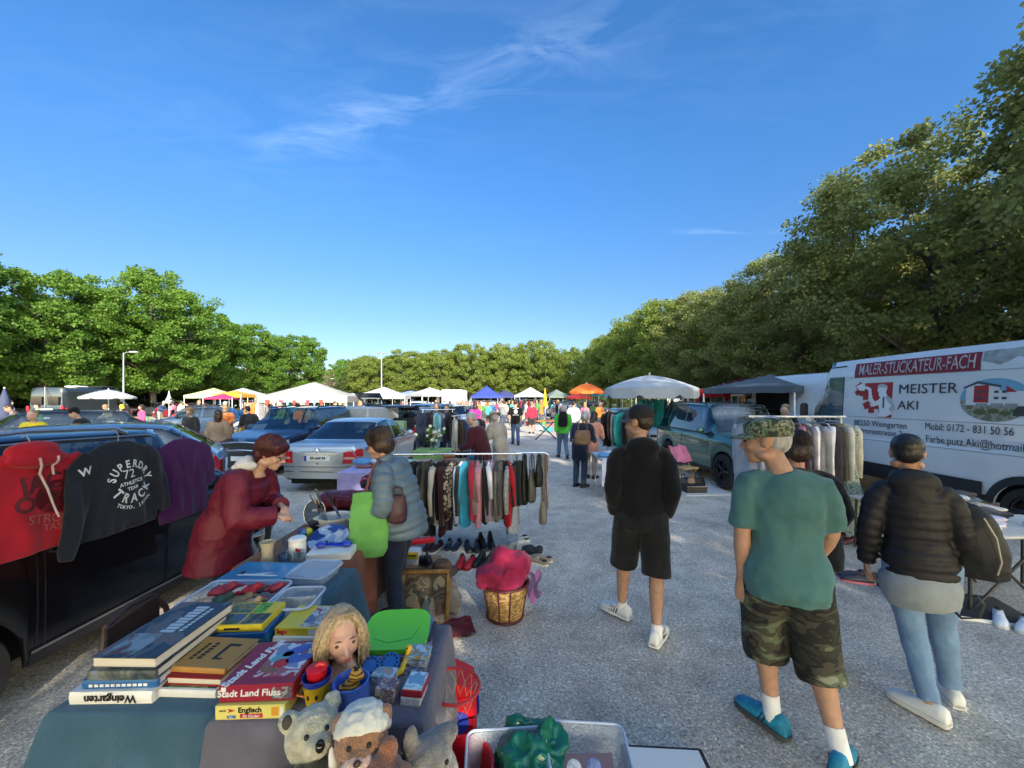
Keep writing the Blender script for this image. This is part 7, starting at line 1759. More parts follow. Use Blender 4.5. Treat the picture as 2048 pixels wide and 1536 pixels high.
# toys at the front edge
t = thing('basketball_hoop', 'red toy basketball hoop with net hooked to the grey table corner', 'toy hoop', V(-.255, 1.72, .62), rot=(R(12), 0, R(-10)), scale=.85); m = MB(); m.tube([(.13 * math.cos(a), .105 * math.sin(a), 0) for a in np.linspace(0, 6.2832, 33)], .008, 8, False); m.build('hoop', mat('hoop_red', (.42, .025, .025), .4), t)
m = MB(); m.box((-.14, 0, -.04), (.012, .16, .10)); m.rod((-.14, 0, 0), (-.11, 0, 0), .012); m.build('bracket', RP, t)
NET = mat('net_string', (.40, .32, .20), .9); m = MB()
for i in range(12):
    for s in (-1, 1): a = i * math.pi / 6; m.tube([(.13 * math.cos(a), .105 * math.sin(a), 0), (.10 * math.cos(a + s * .26), .085 * math.sin(a + s * .26), -.06), (.075 * math.cos(a + s * .52), .065 * math.sin(a + s * .52), -.13)], .0018, 4)
m.build('net', NET, t)
t = thing('toy_house', 'red and blue plastic toy garage on the ground at the table corner', 'toy', V(-.30, 2.06, .12), .25); m = MB(); m.box((0, 0, .13), (.20, .20, .26), bev=.02); m.build('walls', RP, t); m = MB(); m.prism([(-.11, 0), (.11, 0), (0, .07)], (0, .105, .26), (1, 0, 0), (0, 0, 1), .21); m.build('roof', RP, t); m = MB(); m.lathe([(0, 0), (.055, 0), (.055, .012), (0, .012)], (.0, -.112, .13), 20, 'y'); m.build('door', BP, t); m = MB(); m.ball((.115, 0, .14), (.012, .05, .06)); m.build('side_window', BP, t)
t = box_item('carton', 'low carton under the red and blue toy garage', 'carton', V(-.30, 1.92, 0), .30, .28, .118, 14, _M['cardboard'])
t = thing('black_bag', 'shiny black bag leaning between the grey cloth and the red toys', 'bag', V(-.40, 1.66, 0), 0); m = MB(); m.ball((0, 0, .24), (.07, .10, .24), 16, 12); built('bag_body', remesh(m, .010, 2, wob=.02, wscale=12), mat('black_foil', (.010, .010, .012), .22), t)
t = lathe_thing('bucket', 'red plastic bucket holding a wooden block', 'bucket', V(-.22, 1.70, 0), [('bucket_wall', [(0, 0), (.10, 0), (.135, .30), (.142, .30), (.130, .298), (.097, .012), (0, .012)], RP)]); m = MB(); m.tube([(-.138, 0, .29), (-.12, -.09, .22), (0, -.15, .17), (.12, -.09, .22), (.138, 0, .29)], .005, 6); m.build('handle', RP, t)
t = thing('wooden_block', 'pale wooden block standing in the red bucket', 'block', V(-.235, 1.66, .10), rot=(R(8), R(-10), .3)); m = MB(); m.box((0, 0, .1), (.055, .05, .2), bev=.004); m.build('block', mat('beech', (.45, .29, .13), .6, var=.15, vscale=10, stretch=(6, 6, 1)), t)
for i in range(3): box_item('flat_box', 'thin board leaning upright between plush toys and red bucket', 'board', V(-.325 + .018 * i, 1.50, .0), .010, .22, .42, 0, (mat('ivory_board', (.5, .48, .42), .6), INK, mat('brown_board', (.2, .12, .07), .6))[i], 'boards beside the bucket')
tub('milky clear tub at the bottom edge in front of the green bag', V(-.02, 1.66, .085), .34, .30, .26, 4); tub('large milky tub with a toy carton inside at the bottom edge', V(.33, 1.70, .085), .36, .34, .24, -4)
for x, l in ((-.02, 'left'), (.33, 'other')): box_item('carton', 'flat carton under the %s of the two milky tubs' % ('smaller' if l == 'left' else 'larger'), 'carton', V(x, 1.54, 0), .30, .26, .083, 0, _M['cardboard'])
t = thing('plastic_bag', 'crumpled green plastic bag stuffed between the two milky tubs', 'bag', V(.075, 1.74, .165)); m = MB(); m.ball((0, 0, .10), (.15, .16, .10), 20, 14); m.ball((.08, .05, .15), (.09, .09, .05)); m.ball((-.09, -.10, .07), (.11, .10, .07)); m.ball((.0, .1, .14), (.12, .07, .07))
built('bag_body', remesh(m, .008, 1, wfn=lambda co, nr: co + nr * (np.array([.03 - abs(mnoise.noise(Vector(p) * 8)) * .09 - abs(mnoise.noise(Vector(p) * 19)) * .04 for p in co]))[:, None]), mat('green_film', (.008, .13, .075), .22, spec=.7), t, loc=None)
t = box_item('toy_carton', 'toy carton with bright figures and a yellow star lying in the larger tub', 'toy box', V(.34, 1.60, .16), .24, .06, .20, 2, mat('carton_violet', (.14, .10, .14), .4), rx=-50)
for x, z, c, r_ in ((-.06, .15, (.55, .57, .62), .034), (.03, .155, (.20, .26, .48), .032), (.09, .10, (.52, .55, .35), .032), (.01, .07, (.42, .28, .2), .024)): m = MB(); m.ball((x, -.0005, z), (r_, .004, r_)); m.build('figure_print', mat('figp' + str(x), c, .4, var=.4, vscale=40), t)
m = MB(); m.prism([((.05 if k % 2 else .038) * math.cos(k * math.pi / 12), (.05 if k % 2 else .038) * math.sin(k * math.pi / 12)) for k in range(24)], (-.055, -.004, .05), (1, 0, 0), (0, 0, 1), .002); m.build('star_print', YP, t, smooth=False)
t = thing('flat_case', 'flat black tray with a pale lining at the bottom edge', 'tray', V(.78, 1.90, 0), -.06); m = MB(); m.box((0, 0, .03), (.42, .30, .06), bev=.008); m.build('case', BLACKP, t); m = MB(); m.box((0, -.0, .062), (.37, .25, .004)); m.build('lining', WHT, t, smooth=False)
# plush toys
box_item('crate', 'carton hidden under the plush toys at the front edge', 'carton', V(-.52, 1.06, 0), .62, .27, .60, 0, _M['cardboard'])
def plush(label, loc, rz, m, parts, extra=(), vox=.007, name='plush_toy', rx=0):
    t = thing(name, label, 'plush toy', loc, group=None, rot=(R(rx), 0, R(rz))); b = MB()
    for c, r_ in parts: b.ball(c, r_, 18, 12)
    built('plush_body', remesh(b, vox, 3, wob=.004, wscale=55), m, t)
    for nm_, mm, prt in extra:
        e = MB()
        for c, r_ in prt: e.ball(c, r_, 14, 10)
        built(nm_, remesh(e, .004, 1) if len(prt) > 1 and nm_ not in ('eye',) else e.mesh('e'), mm, t)
    return t
fur = lambda n, c: mat('fur_' + n, c, .95, var=.3, vscale=30, bump=1, bscale=160, bdist=.008, sheen=.4)
EY = mat('plush_eye', (.008, .007, .006), .1)
bearp = lambda s: [((0, 0, 0), (.075 * s, .070 * s, .070 * s)), ((-.06 * s, .01, .055 * s), .026 * s), ((.06 * s, .01, .055 * s), .026 * s), ((0, -.06 * s, -.02 * s), (.038 * s, .035 * s, .030 * s)), ((0, .01, -.13 * s), (.075 * s, .065 * s, .09 * s)), ((-.085 * s, -.02, -.11 * s), (.03 * s, .03 * s, .06 * s)), ((.085 * s, -.02, -.11 * s), (.03 * s, .03 * s, .06 * s))]
def eyes(s, y=-.062): return [('eye', EY, [((-.026 * s, y * s, .012 * s), .0075 * s)]), ('eye', EY, [((.026 * s, y * s, .012 * s), .0075 * s)])]
plush('grey green plush koala leaning at the left of the plush toys', V(-.655, 1.27, .80), 38, fur('koala', (.44, .42, .31)), bearp(1.12), eyes(1.12) + [('nose', EY, [((0, -.108, -.015), (.014, .010, .018))]), ('ear_lining', mat('ear_dark', (.06, .05, .045), .9), [((-.072, -.012, .062), (.015, .012, .02))]), ('ribbon', WHT, [((.03, -.11, -.075), (.012, .006, .045))])], rx=-24)
t = plush('brown plush bear with a white frilled bonnet and pink bow', V(-.475, 1.22, .815), 14, fur('bear', (.32, .15, .07)), bearp(1.08), eyes(1.08) + [('snout', fur('snout', (.58, .40, .33)), [((0, -.075, -.028), (.042, .030, .033)), ((-.03, -.062, -.04), (.026, .022, .024)), ((.03, -.062, -.04), (.026, .022, .024))]), ('nose', mat('brown_nose', (.05, .025, .018), .4), [((0, -.106, -.012), (.011, .008, .009))]), ('cheek', mat('cheek_pink', (.60, .16, .18), .9), [((.038, -.078, -.042), (.015, .010, .015))]), ('bow', mat('bow_pink', (.58, .30, .42), .5), [((.07, -.085, -.075), (.045, .012, .028)), ((.09, -.08, -.065), (.03, .012, .034))])], rx=-20)
m = MB(); m.ball((0, .012, .035), (.088, .080, .072), 22, 14); m.v = [(x, y, max(z, .018 + .35 * max(0, -y))) for x, y, z in m.v]; o = built('bonnet', remesh(m, .005, 1, wob=.006, wscale=45), cl('bonnet', (.58, .58, .52)), t)
plush('chestnut plush animal seen from behind in front of the bear', V(-.385, 1.14, .765), 170, fur('chestnut', (.27, .10, .045)), [((0, 0, 0), (.075, .07, .07)), ((0, -.03, .07), (.028, .03, .035)), ((-.06, 0, .03), .03), ((.03, .0, -.10), (.10, .08, .09))], eyes(1), rx=10)
plush('grey plush rabbit lying at the right of the plush toys', V(-.265, 1.24, .75), 40, fur('grey', (.19, .18, .17)), [((0, 0, 0), (.075, .07, .06)), ((-.055, .02, .065), (.025, .018, .05)), ((.06, .01, .03), (.05, .035, .03)), ((.02, .02, -.10), (.09, .08, .10))], eyes(1))
plush('raccoon like plush toy with black eye patches below the koala', V(-.60, 1.12, .71), 8, fur('raccoon', (.34, .30, .30)), bearp(.95), eyes(.95, -.068) + [('patch', EY, [((-.03, -.055, .008), (.024, .016, .018))]), ('patch', EY, [((.03, -.055, .008), (.024, .016, .018))]), ('blaze', WHT, [((0, -.062, .032), (.012, .012, .035))])], rx=-25)
plush('dark brown plush toy squeezed between raccoon and chestnut toy', V(-.50, 1.10, .71), 160, fur('darkb', (.035, .022, .02)), bearp(.8), eyes(.8))
plush('ochre plush lion at the lower edge beside the grey rabbit', V(-.24, 1.12, .70), 20, fur('ochre', (.34, .17, .05)), bearp(.8), eyes(.8))
# ------------------------------------------------------------------ clothes hung on the black car
def pullover(label, yc, zt, w, ln, m, sl, group=None, xo=-2.80, tilt=0, hood=False, seed=0, th=.024):
    t = thing('pullover', label, 'pullover', (xo, yc, zt), rot=(R(tilt), 0, R(90))); b = MB(); hw = w / 2
    b.tube([(0, 0, 0), (0, 0, -.025), (0, 0, -.07), (0, 0, -.2), (0, 0, -.45 * ln / .6), (0, 0, -ln * .9), (0, 0, -ln)], [(.08, th * .6), (.15, th * .8), (hw * .93, th), (hw, th * 1.1), (hw * .97, th * 1.3), (hw * 1.0, th * 1.4), (hw * .94, th * 1.2)], 26, flat=(1, 0, 0))
    for s, (dx, dz) in zip((-1, 1), sl):
        A = V(s * hw * .88, 0, -.09); E = A + V(s * dx, -.01, -dz); b.tube([A - V(s * .05, 0, -.02), A.lerp(E, .12), A.lerp(E, .5) + V(0, -.012, 0), A.lerp(E, .93), E], [(.055, th * .9), (.080, th * 1.1), (.068, th), (.055, th * .9), (.045, th * .8)], 16, flat=(s * .9, 0, .3))
    if hood: b.ball((0, -.02, -.0), (.13, .06, .055), 16, 10); b.ball((0, -.045, -.05), (.15, .03, .05), 16, 10)
    def folds(co, nr):
        d = np.array([.022 * mnoise.noise(V(p[0] * 8, seed, p[2] * 2.2)) + .012 * mnoise.noise(V(p[0] * 18, seed + 3, p[2] * 7)) for p in co]); co = co.copy(); co[:, 1] -= d * np.clip(-co[:, 2] * 4, 0, 1) + .05 * np.clip(-co[:, 2], 0, 1); return co
    me = remesh(b, .011, 4, wfn=folds); o = built('cloth', me, m, t); bv = BVHTree.FromPolygons([v.co.copy() for v in me.vertices], [tuple(p.vertices) for p in me.polygons])
    h = MB(); h.tube([(0, 0, .0), (0, .0, .05), (0, .02, .085), (0, .05, .07)], .003, 5); h.build('hanger', HOOK, t)
    return t, bv
PR = Matrix.Rotation(R(90), 4, 'X')
def stamp(t, bv, s, x, z, size, m, a=0, **k):
    me = text_mesh(s, size, **k); bm = bmesh.new(); bm.from_mesh(me); bmesh.ops.triangulate(bm, faces=bm.faces); bmesh.ops.subdivide_edges(bm, edges=[e for e in bm.edges if e.calc_length() > .02], cuts=1); bm.to_mesh(me); bm.free()
    drape_on_ = Matrix.Translation((x, -.3, z)) @ PR @ Matrix.Rotation(R(a), 4, 'Z'); drape_on(me, bv, drape_on_, V(0, 1, 0), .003); me.materials.append(m); link('lettering', me, t, False)
def arc(t, bv, s, cx, cz, r_, a0, a1, size, m, flip=False, **k):
    for i, ch in enumerate(s):
        a = a0 + (a1 - a0) * i / max(1, len(s) - 1)
        if ch != ' ': stamp(t, bv, ch, cx + r_ * math.sin(R(a)), cz + r_ * math.cos(R(a)) * (-1 if flip else 1), size, m, (a if flip else -a), **k)
REDH = cloth((.34, .010, .022), 'red_hoodie', var=.12, bs=18); NAVYS = cloth((.010, .013, .020), 'navy_sweat', var=.2, bs=18); PURP = cloth((.055, .008, .070), 'purple_shirt', var=.15, bs=18); PW = mat('print_white', (.60, .62, .64), .6); PDR = mat('print_darkred', (.085, .008, .012), .7); PPK = mat('print_rose', (.30, .10, .10), .7)
t, bv = pullover('red hooded pullover with dark lettering hung at the rear of the black car', 2.25, 1.60, .56, .60, REDH, ((.14, .5), (.20, .50)), xo=-2.81, hood=True, seed=2)
stamp(t, bv, 'JACK', .07, -.20, .135, PDR, 2, bold=.004, sx=1.0); stamp(t, bv, 'OVES', .03, -.305, .12, PDR, 4, bold=.004); stamp(t, bv, 'STRONG', .09, -.42, .075, PPK, -8); stamp(t, bv, 'TASTES', .11, -.475, .055, PPK, -8)
me = MB(); me.lathe([(0, 0), (.12, 0), (.12, .001), (0, .001)], n=30); o_ = me.mesh('e'); o_.transform(Matrix.Diagonal((1, .8, 1, 1))); drape_on(o_, bv, Matrix.Translation((.10, -.3, -.29)) @ PR, V(0, 1, 0), .0015); o_.materials.append(mat('print_midred', (.17, .008, .015), .7)); link('round_print', o_, t, False)
for x0, x1, z1 in ((-.02, .10, -.42), (.075, .085, -.16)): 
    m = MB(); pts = []
    for i in range(9):
        f = i / 8; x = x0 + (x1 - x0) * f; z = -.045 + (z1 + .045) * f; h_ = bv.ray_cast(V(x, -.5, z), V(0, 1, 0), 1); pts.append((h_[0] if h_[0] else V(x, -.06, z)) - V(0, .008, 0))
    m.tube(pts, .006, 6); m.build('drawstring', mat('cord_pale', (.55, .45, .42), .8), t)
t, bv = pullover('navy sweatshirt with round white college lettering hung on the black car', 2.70, 1.60, .52, .62, NAVYS, ((.13, .60), (.10, .48)), xo=-2.755, seed=5)
arc(t, bv, 'SUPERDRY', .045, -.30, .135, -72, 78, .075, PW, bold=.002, sx=.8); stamp(t, bv, '72', .03, -.235, .085, PW, 4); stamp(t, bv, 'ATHLETICS', .045, -.295, .034, PW, 6, bold=.001); stamp(t, bv, 'TEAM', .05, -.335, .034, PW, 6, bold=.001); arc(t, bv, 'TRACK', .05, -.275, .135, -52, 58, .085, PW, True, bold=.003, sx=.85); arc(t, bv, 'TOKYO, JAPAN', .055, -.275, .195, -34, 40, .032, PW, True, bold=.001); stamp(t, bv, 'W', -.235, -.17, .07, PW, 12, bold=.002)
t, bv = pullover('purple long sleeved shirt hung nearest the windscreen of the black car', 3.27, 1.56, .52, .66, PURP, ((.07, .40), (.06, .34)), xo=-2.80, seed=9)
# ------------------------------------------------------------------ right side: white rail, folding table with clothes
WHP = mat('white_tube', (.70, .70, .69), .35)
rail('white clothes rail of pale dresses in front of the white van', 3.35, 5.36, 4.50, 5.28, 1.65, m=WHP)
rg = [(1496, 'grey striped dress half hidden behind the teal T-shirt', (.35, .36, .40), 1.0, 'top'), (1560, 'white blouse at the covered end of the white rail', (.64, .64, .66), .7, 'top'), (1580, 'dark knit top beside the white blouse', (.06, .055, .06), .8, 'top'), (1592, 'pink top on the white rail', (.42, .14, .18), .8, 'top'), (1600, 'mauve grey top on the white rail', (.22, .20, .23), .9, 'top'), (1607, 'long white shirt on the white rail', (.66, .67, .70), 1.1, 'top'), (1619, 'light grey blouse on the white rail', (.32, .31, .32), 1.0, 'top'), (1628, 'green grey long dress on the white rail', (.13, .20, .19), 1.1, 'dress'), (1636, 'black dotted tunic on the white rail', (.05, .045, .06), .95, 'top'), (1645, 'bright white long shirt on the white rail', (.70, .70, .74), 1.0, 'top'), (1653, 'olive long jacket on the white rail', (.07, .07, .05), 1.0, 'top'), (1664, 'ivory long cardigan with long sleeves on the white rail', (.55, .53, .46), 1.2, 'top')]
for i, (px, lb, c, L, k) in enumerate(rg):
    x = gx(px, 5.34); garment(lb, cl('w_' + lb[:9], c), L, k, .62, .20, .04, 40 + i, (x, 5.36 - .08 * (x - 3.35) / 1.15, 1.62), R(rnd.uniform(-18, 18)), 'clothes on the white rail')
garment('green grey floral maxi dress at the end of the white rail', FLORAL, 1.42, 'dress', 0, .20, .065, 71, (4.44, 5.24, 1.62), R(35)); garment('cream cardigan hung behind the floral dress', cl('creamcard', (.50, .48, .40)), .85, 'top', .6, .2, .04, 72, (4.52, 5.36, 1.62), R(40))
t = folding_table('black legged camping table of folded clothes beneath the white van', 4.02, 5.3, 3.38, 4.02, .70, legm=BLACKP)
m = MB(); 
for y in (-.26, .26): m.rod((-.56, y, .66), (.1, y, .02), .012); m.rod((.1, y, .66), (-.56, y, .02), .012)
m.build('cross_brace', BLACKP, t)
fold_c = [((.60, .60, .68), 'white shirt'), ((.50, .46, .58), 'lilac shirt'), ((.05, .04, .05), 'black pullover'), ((.62, .60, .64), 'white blouse'), ((.30, .36, .50), 'pale blue jeans'), ((.60, .58, .60), 'cream shirt')]
def folded(label, loc, w, d, h, c, rz=0, group=None, seed=0, name='folded_garment'):
    t = thing(name, label, 'garment', loc, rz, group); m = MB(); m.box((0, 0, h / 2), (w, d, h), bev=h * .45); me = remesh(m, max(.010, h * .3), 2, wfn=lambda co, nr: co + nr * (np.array([.012 * mnoise.noise(Vector(p) * 9 + V(seed, 0, 0)) for p in co]))[:, None]); built('cloth', me, cl('fold_' + str(c), c), t); return t
for i, (c, n) in enumerate(fold_c):
    for k in range(2): folded('folded %s in a pile on the camping table' % n, V(4.22 + .26 * i % 1.0 + .02 * k, 3.55 + .18 * (i % 3), .702 + .035 * k), .34, .28, .042, c, rnd.uniform(-.3, .3), 'folded clothes on the camping table', i * 2 + k)
folding_table('low table of dark trousers behind the camping table', 4.35, 5.6, 4.35, 5.0, .66, legm=BLACKP)
for i in range(9):
    c = [(.010, .010, .013), (.42, .45, .52), (.012, .014, .022), (.09, .13, .20), (.008, .008, .009)][i % 5]; folded('%s folded trousers piled on the low table by the van' % ['black', 'white', 'ink blue', 'denim', 'jet black'][i % 5], V(4.50 + .28 * (i % 4), 4.55 + .12 * (i % 2), .675 + .05 * (i // 4)), .36, .34, .055, c, rnd.uniform(-.5, .5), 'dark trousers on the low table', 20 + i)
t = thing('ground_mat', 'dark mat with a pale edge under the shoes by the camping table', 'mat', (4.05, 3.55, 0), -.35); m = MB(); m.box((0, 0, .012), (.9, .55, .02), bev=.006); m.build('mat', mat('dark_mat', (.03, .03, .032), .9), t); m = MB(); m.box((0, -.278, .014), (.9, .012, .026)); m.build('edge', WHT, t)
# bags carried by the people in front
t = bag('bright green cloth shopping bag on the shoulder of the woman in the down jacket', V(gx(738, 2.98), 2.98, .68), .30, .10, .50, cl('greenbag', (.13, .36, .09)), 0, .15, name='shopping_bag')
m = MB(); m.tube([(-.03, 0, .48), (.00, .02, .60), (.03, .06, .70), (.05, .16, .71), (.07, .2, .6), (.07, .1, .47)], .011, 6); m.build('strap', cl('strapbrown', (.14, .06, .06)), t)
t = bag('dark plum pouch bag hanging behind the green shopping bag', V(gx(795, 3.0), 3.0, .93), .15, .10, .22, mat('plum', (.045, .015, .025), .45, bump=.4, bscale=30), .06, .3, name='pouch_bag')
t = thing('rucksack', 'black rucksack with pale zip slung on the woman in the quilted jacket', 'rucksack', V(2.73, 2.24, .86), rot=(0, R(-8), R(-50))); m = MB(); m.tube([(0, 0, 0), (0, 0, .06), (0, 0, .22), (0, 0, .36), (0, 0, .42)], [(.10, .07), (.125, .09), (.12, .10), (.09, .07), (.04, .03)], 18, flat=(1, 0, 0)); built('bag_body', remesh(m, .010, 3, wob=.010, wscale=9), mat('black_pack', (.010, .010, .010), .6, bump=.4, bscale=60), t)
m = MB(); m.tube([(.055, -.085, .36), (.085, -.085, .25), (.085, -.085, .12), (.06, -.085, .05)], .004, 6); m.build('zip', mat('zip_pale', (.45, .42, .34), .4, .5), t); m = MB(); m.tube([(-.06, .02, .40), (-.16, .0, .55), (-.20, .08, .56)], .012, 6); m.build('strap', BLACKP, t)
m = MB(); m.tube([(-.06, -.06, .04), (-.13, -.10, -.06), (-.15, -.10, -.16), (-.11, -.10, -.22), (-.04, -.10, -.20), (-.01, -.10, -.12), (-.03, -.09, -.08), (-.10, -.10, -.10)], [(.010, .003)] * 8, 6); m.build('strap', BLACKP, t)
# ================================================================== CANOPIES
tcl = lambda n, c: mat('canopy_' + n, c, .8, var=.06, bump=.3, bscale=5, bdist=.05)
def tent(label, px, d, w, ze, zp, n, c, rz=0, val=.22, legs=True, name='gazebo', group=None, x=None):
    t = thing(name, label, 'gazebo', (gx(px, d) if x is None else x, d, 0), R(rz), group); h = w / 2; m = tcl(n, c)
    def f(u, v):   # four sagging slopes
        a, b = (u - .5) * 2, (v - .5) * 2; r_ = max(abs(a), abs(b)); return (a * h, b * h, ze + (zp - ze) * (1 - r_) ** 1.12 + .02 * mnoise.noise(V(a * 3, b * 3, px)))
    k = MB(); k.grid(f, 12, 12); k.build('canopy', m, t, angle=25)
    k = MB(); q = [(-h, -h), (h, -h), (h, h), (-h, h)]
    for i in range(4):
        A, B = q[i], q[(i + 1) % 4]; k.grid(lambda u, v: (A[0] + (B[0] - A[0]) * u, A[1] + (B[1] - A[1]) * u, ze + .01 - v * val - .02 * abs(math.sin(u * 9)) * v), 14, 2)
    k.build('valance', m, t)
    if legs:
        for a, b in q: k = MB(); k.rod((a * .98, b * .98, 0), (a * .98, b * .98, ze), .025, 6); k.build('leg', WHP, t)
    return t
def parasol(label, px, d, r_, zr, zt, m, n=8, val=.2, pole=True, z0=0):
    t = thing('parasol', label, 'parasol', (gx(px, d), d, 0), .25); N = n * 6
    def P(i, k): 
        a = 2 * math.pi * i / N; s = abs(((i % 6) / 6) - .5) * 2; rr = r_ * k * (1 - .05 * (1 - s) * k); return (rr * math.cos(a), rr * math.sin(a), zt - (zt - zr) * (k ** 1.5) + .0)
    b = MB(); b.add([P(i, k / 6) for k in range(7) for i in range(N)], [(k * N + i, k * N + (i + 1) % N, (k + 1) * N + (i + 1) % N, (k + 1) * N + i) for k in range(6) for i in range(N)]); b.build('canopy', m, t, angle=30)
    b = MB(); R_ = [P(i, 1) for i in range(N)]; b.add(R_ + [(x * 1.01, y * 1.01, z - val * (1 - .35 * (i % 6 == 0))) for i, (x, y, z) in enumerate(R_)], [(i, (i + 1) % N, N + (i + 1) % N, N + i) for i in range(N)]); b.build('valance', m, t)
    b = MB(); b.rod((0, 0, z0), (0, 0, zt + .08), .022, 8); b.build('pole', WHP, t)
    b = MB()
    for i in range(n): a = 2 * math.pi * i / n; b.rod((0, 0, zr + .1), (r_ * .9 * math.cos(a), r_ * .9 * math.sin(a), zr + .06), .008, 4)
    b.build('ribs', HOOK, t); return t
def closed(label, px, d, h, z0, r_, m):
    t = thing('closed_parasol', label, 'parasol', (gx(px, d), d, 0)); b = MB(); b.lathe([(r_ * .5, z0), (r_, z0 + .15), (r_ * .9, z0 + .3), (r_ * .6, (z0 + h) / 2), (r_ * .35, h - .3), (.02, h)], n=14); b.v = [(x * (1 + .2 * math.sin(i * 2.4)), y, z) for i, (x, y, z) in enumerate(b.v)]; b.build('folded_canopy', m, t); b = MB(); b.rod((0, 0, 0), (0, 0, h + .05), .02, 6); b.build('pole', WHP, t)
CR = (.42, .39, .33); WT = (.46, .46, .45)
tent('broad cream gazebo with bunting behind the dark blue SUV', 630, 19, 3.7, 2.0, 2.72, 'cream', CR, 12, .28)
t = thing('bunting', 'string of red, blue and white pennants along the cream gazebo', 'bunting', (gx(590, 16.9), 16.9, 1.86), .1); m = MB(); m.tube([(-1.25, 0, 0), (0, 0, -.05), (1.2, 0, 0)], .006, 5); m.build('string', WHP, t)
for i in range(9): m = MB(); x = -1.15 + .28 * i; m.prism([(-.10, 0), (0, -.30), (.10, 0)], (x, .002, -.02), (1, 0, 0), (0, 0, 1), .003); m.build('pennant', mat('pennant%d' % (i % 4), [(.55, .06, .05), (.55, .50, .42), (.50, .04, .10), (.20, .45, .50)][i % 4], .8), t, smooth=False)
tent('white gazebo with a pointed top behind the raised tailgates', 768, 27, 3.3, 2.1, 2.72, 'white', WT, 8)
tent('white gable tent with a blue grey lining left of the box truck', 860, 34, 3.0, 2.3, 2.9, 'white', WT, 40); tent('blue gazebo at the end of the lane', 973, 38, 3.0, 2.15, 3.15, 'blue', (.035, .06, .28), 4); tent('small dark blue gazebo right behind the big blue one', 1010, 50, 3, 2.2, 3.0, 'blue2', (.04, .05, .16), 20)
tent('white open gazebo beside the closed yellow parasol', 1061, 37, 2.9, 2.2, 3.0, 'white', WT, -4, .16); tent('grey green gazebo behind the closed yellow parasol', 1113, 50, 3, 2.2, 3.1, 'ggreen', (.16, .20, .17), 14); tent('teal roofed stall between the orange and the grey parasol', 1222, 36, 3.0, 2.35, 2.75, 'teal', (.02, .20, .24), 0)
tent('charcoal gazebo in front of the white van with the open door', 1540, 13.8, 3.1, 2.28, 2.78, 'charcoal', (.075, .10, .125), 28, .2); tent('burgundy gazebo top behind the charcoal one', 1484, 24, 3.2, 2.5, 3.2, 'burgundy', (.22, .02, .06), 30)
for px, d, lb in ((1372, 27, 'beige gazebo top left of the red hatchback lid'), (1424, 31, 'small white gazebo top above the red hatchback lid'), (1448, 26, 'pale blue white gazebo top left of the burgundy one')): tent(lb, px, d, 2.6, 2.3, 2.95, 'pale' + lb[:5], CR if 'beige' in lb else (.55, .60, .66), 15)
tent('yellow gazebo in front of the green trees', 428, 31, 2.9, 2.15, 2.75, 'yellow', (.62, .58, .25), 20); tent('orange awning right of the yellow gazebo', 470, 29, 1.9, 2.2, 2.5, 'orange', (.60, .30, .03), 6); tent('white gazebo top behind the orange awning', 487, 40, 2.8, 2.4, 3.0, 'white', WT, 0); tent('magenta sunshade below the yellow gazebo', 447, 28, 1.8, 1.95, 2.25, 'magenta', (.45, .03, .12), 15, .1)
tent('white stall roof low between the cream and the pointed white gazebo', 705, 32, 3.2, 2.1, 2.35, 'white', WT, 0); tent('blue and white awning far behind the white delivery car', 822, 48, 3.6, 2.4, 2.9, 'bw', (.20, .26, .50), 0)
GREYP = mat('parasol_grey', (.36, .39, .42), .75, var=.08, vscale=3, bump=.3, bscale=6, bdist=.03)
parasol('big pale grey parasol with a deep valance beside the green off-roader', 1299, 12.6, 1.47, 2.22, 2.66, GREYP, 8, .32); parasol('bright orange parasol over the far stalls', 1173, 25, 1.18, 2.35, 2.88, mat('parasol_orange', (.75, .15, .02), .7, var=.1), 8, .16); parasol('red parasol lower behind the orange one', 1158, 29, 1.0, 2.0, 2.3, mat('parasol_red', (.55, .04, .03), .7), 8, .15)
parasol('black and white striped parasol in front of the camper van', 217, 20.5, 1.12, 1.98, 2.36, ramp_mat('parasol_stripe', [(.70, .70, .68), (.04, .04, .045)], 5.5, .8, kind='Z', distort=0, pos=[0, .55]), 8, .1)
closed('folded navy parasol at the left edge of the picture', 9, 13.5, 2.25, .95, .30, tcl('navy', (.05, .065, .12))); closed('closed yellow parasol beside the white gazebo', 1090, 28, 2.62, 1.3, .19, tcl('sun', (.72, .45, .02))); closed('closed white parasol by the red car', 338, 30, 2.45, 1.5, .22, tcl('white', WT)); closed('closed red and white parasol left of the red hatchback', 1350, 25, 3.1, 2.0, .25, tcl('redp', (.55, .08, .10)))
t = thing('box_truck', 'white box truck behind the clothes rails', 'truck', (gx(905, 44), 46, 0)); m = MB(); m.box((0, 0, 1.75), (2.3, 5, 2.3), bev=.05); m.build('box_body', WH, t); m = MB(); m.box((0, -2.53, 1.75), (2.0, .04, 1.9)); m.build('rear_door', mat('truck_door', (.5, .5, .5), .5), t); m = MB(); m.box((0, 3.2, 1.3), (2.1, 1.5, 1.6), bev=.2); m.build('cab', WH, t)
for s in (-1, 1):
    for y in (-1.5, 3): wheel(t, s * 1.0, y, .42, RIM, .26)
t = thing('cargo_trailer', 'grey covered trailer with red lettering behind the silver saloon', 'trailer', (gx(695, 13.6), 14.2, 0), R(-26)); m = MB(); m.box((0, 0, 1.12), (2.9, 1.5, .95), bev=.04); m.build('cover', mat('tarp_grey', (.34, .38, .40), .6, var=.08), t); m = MB(); m.box((0, 0, .55), (2.9, 1.5, .2)); m.build('bed', STEEL, t); lettering('ebaumarkt', INKR, t, (.1, -.76, 1.12), (R(90), 0, 0), .40, .9)
for s in (-1, 1): wheel(t, s * .1 + .0, s * .80, .3)
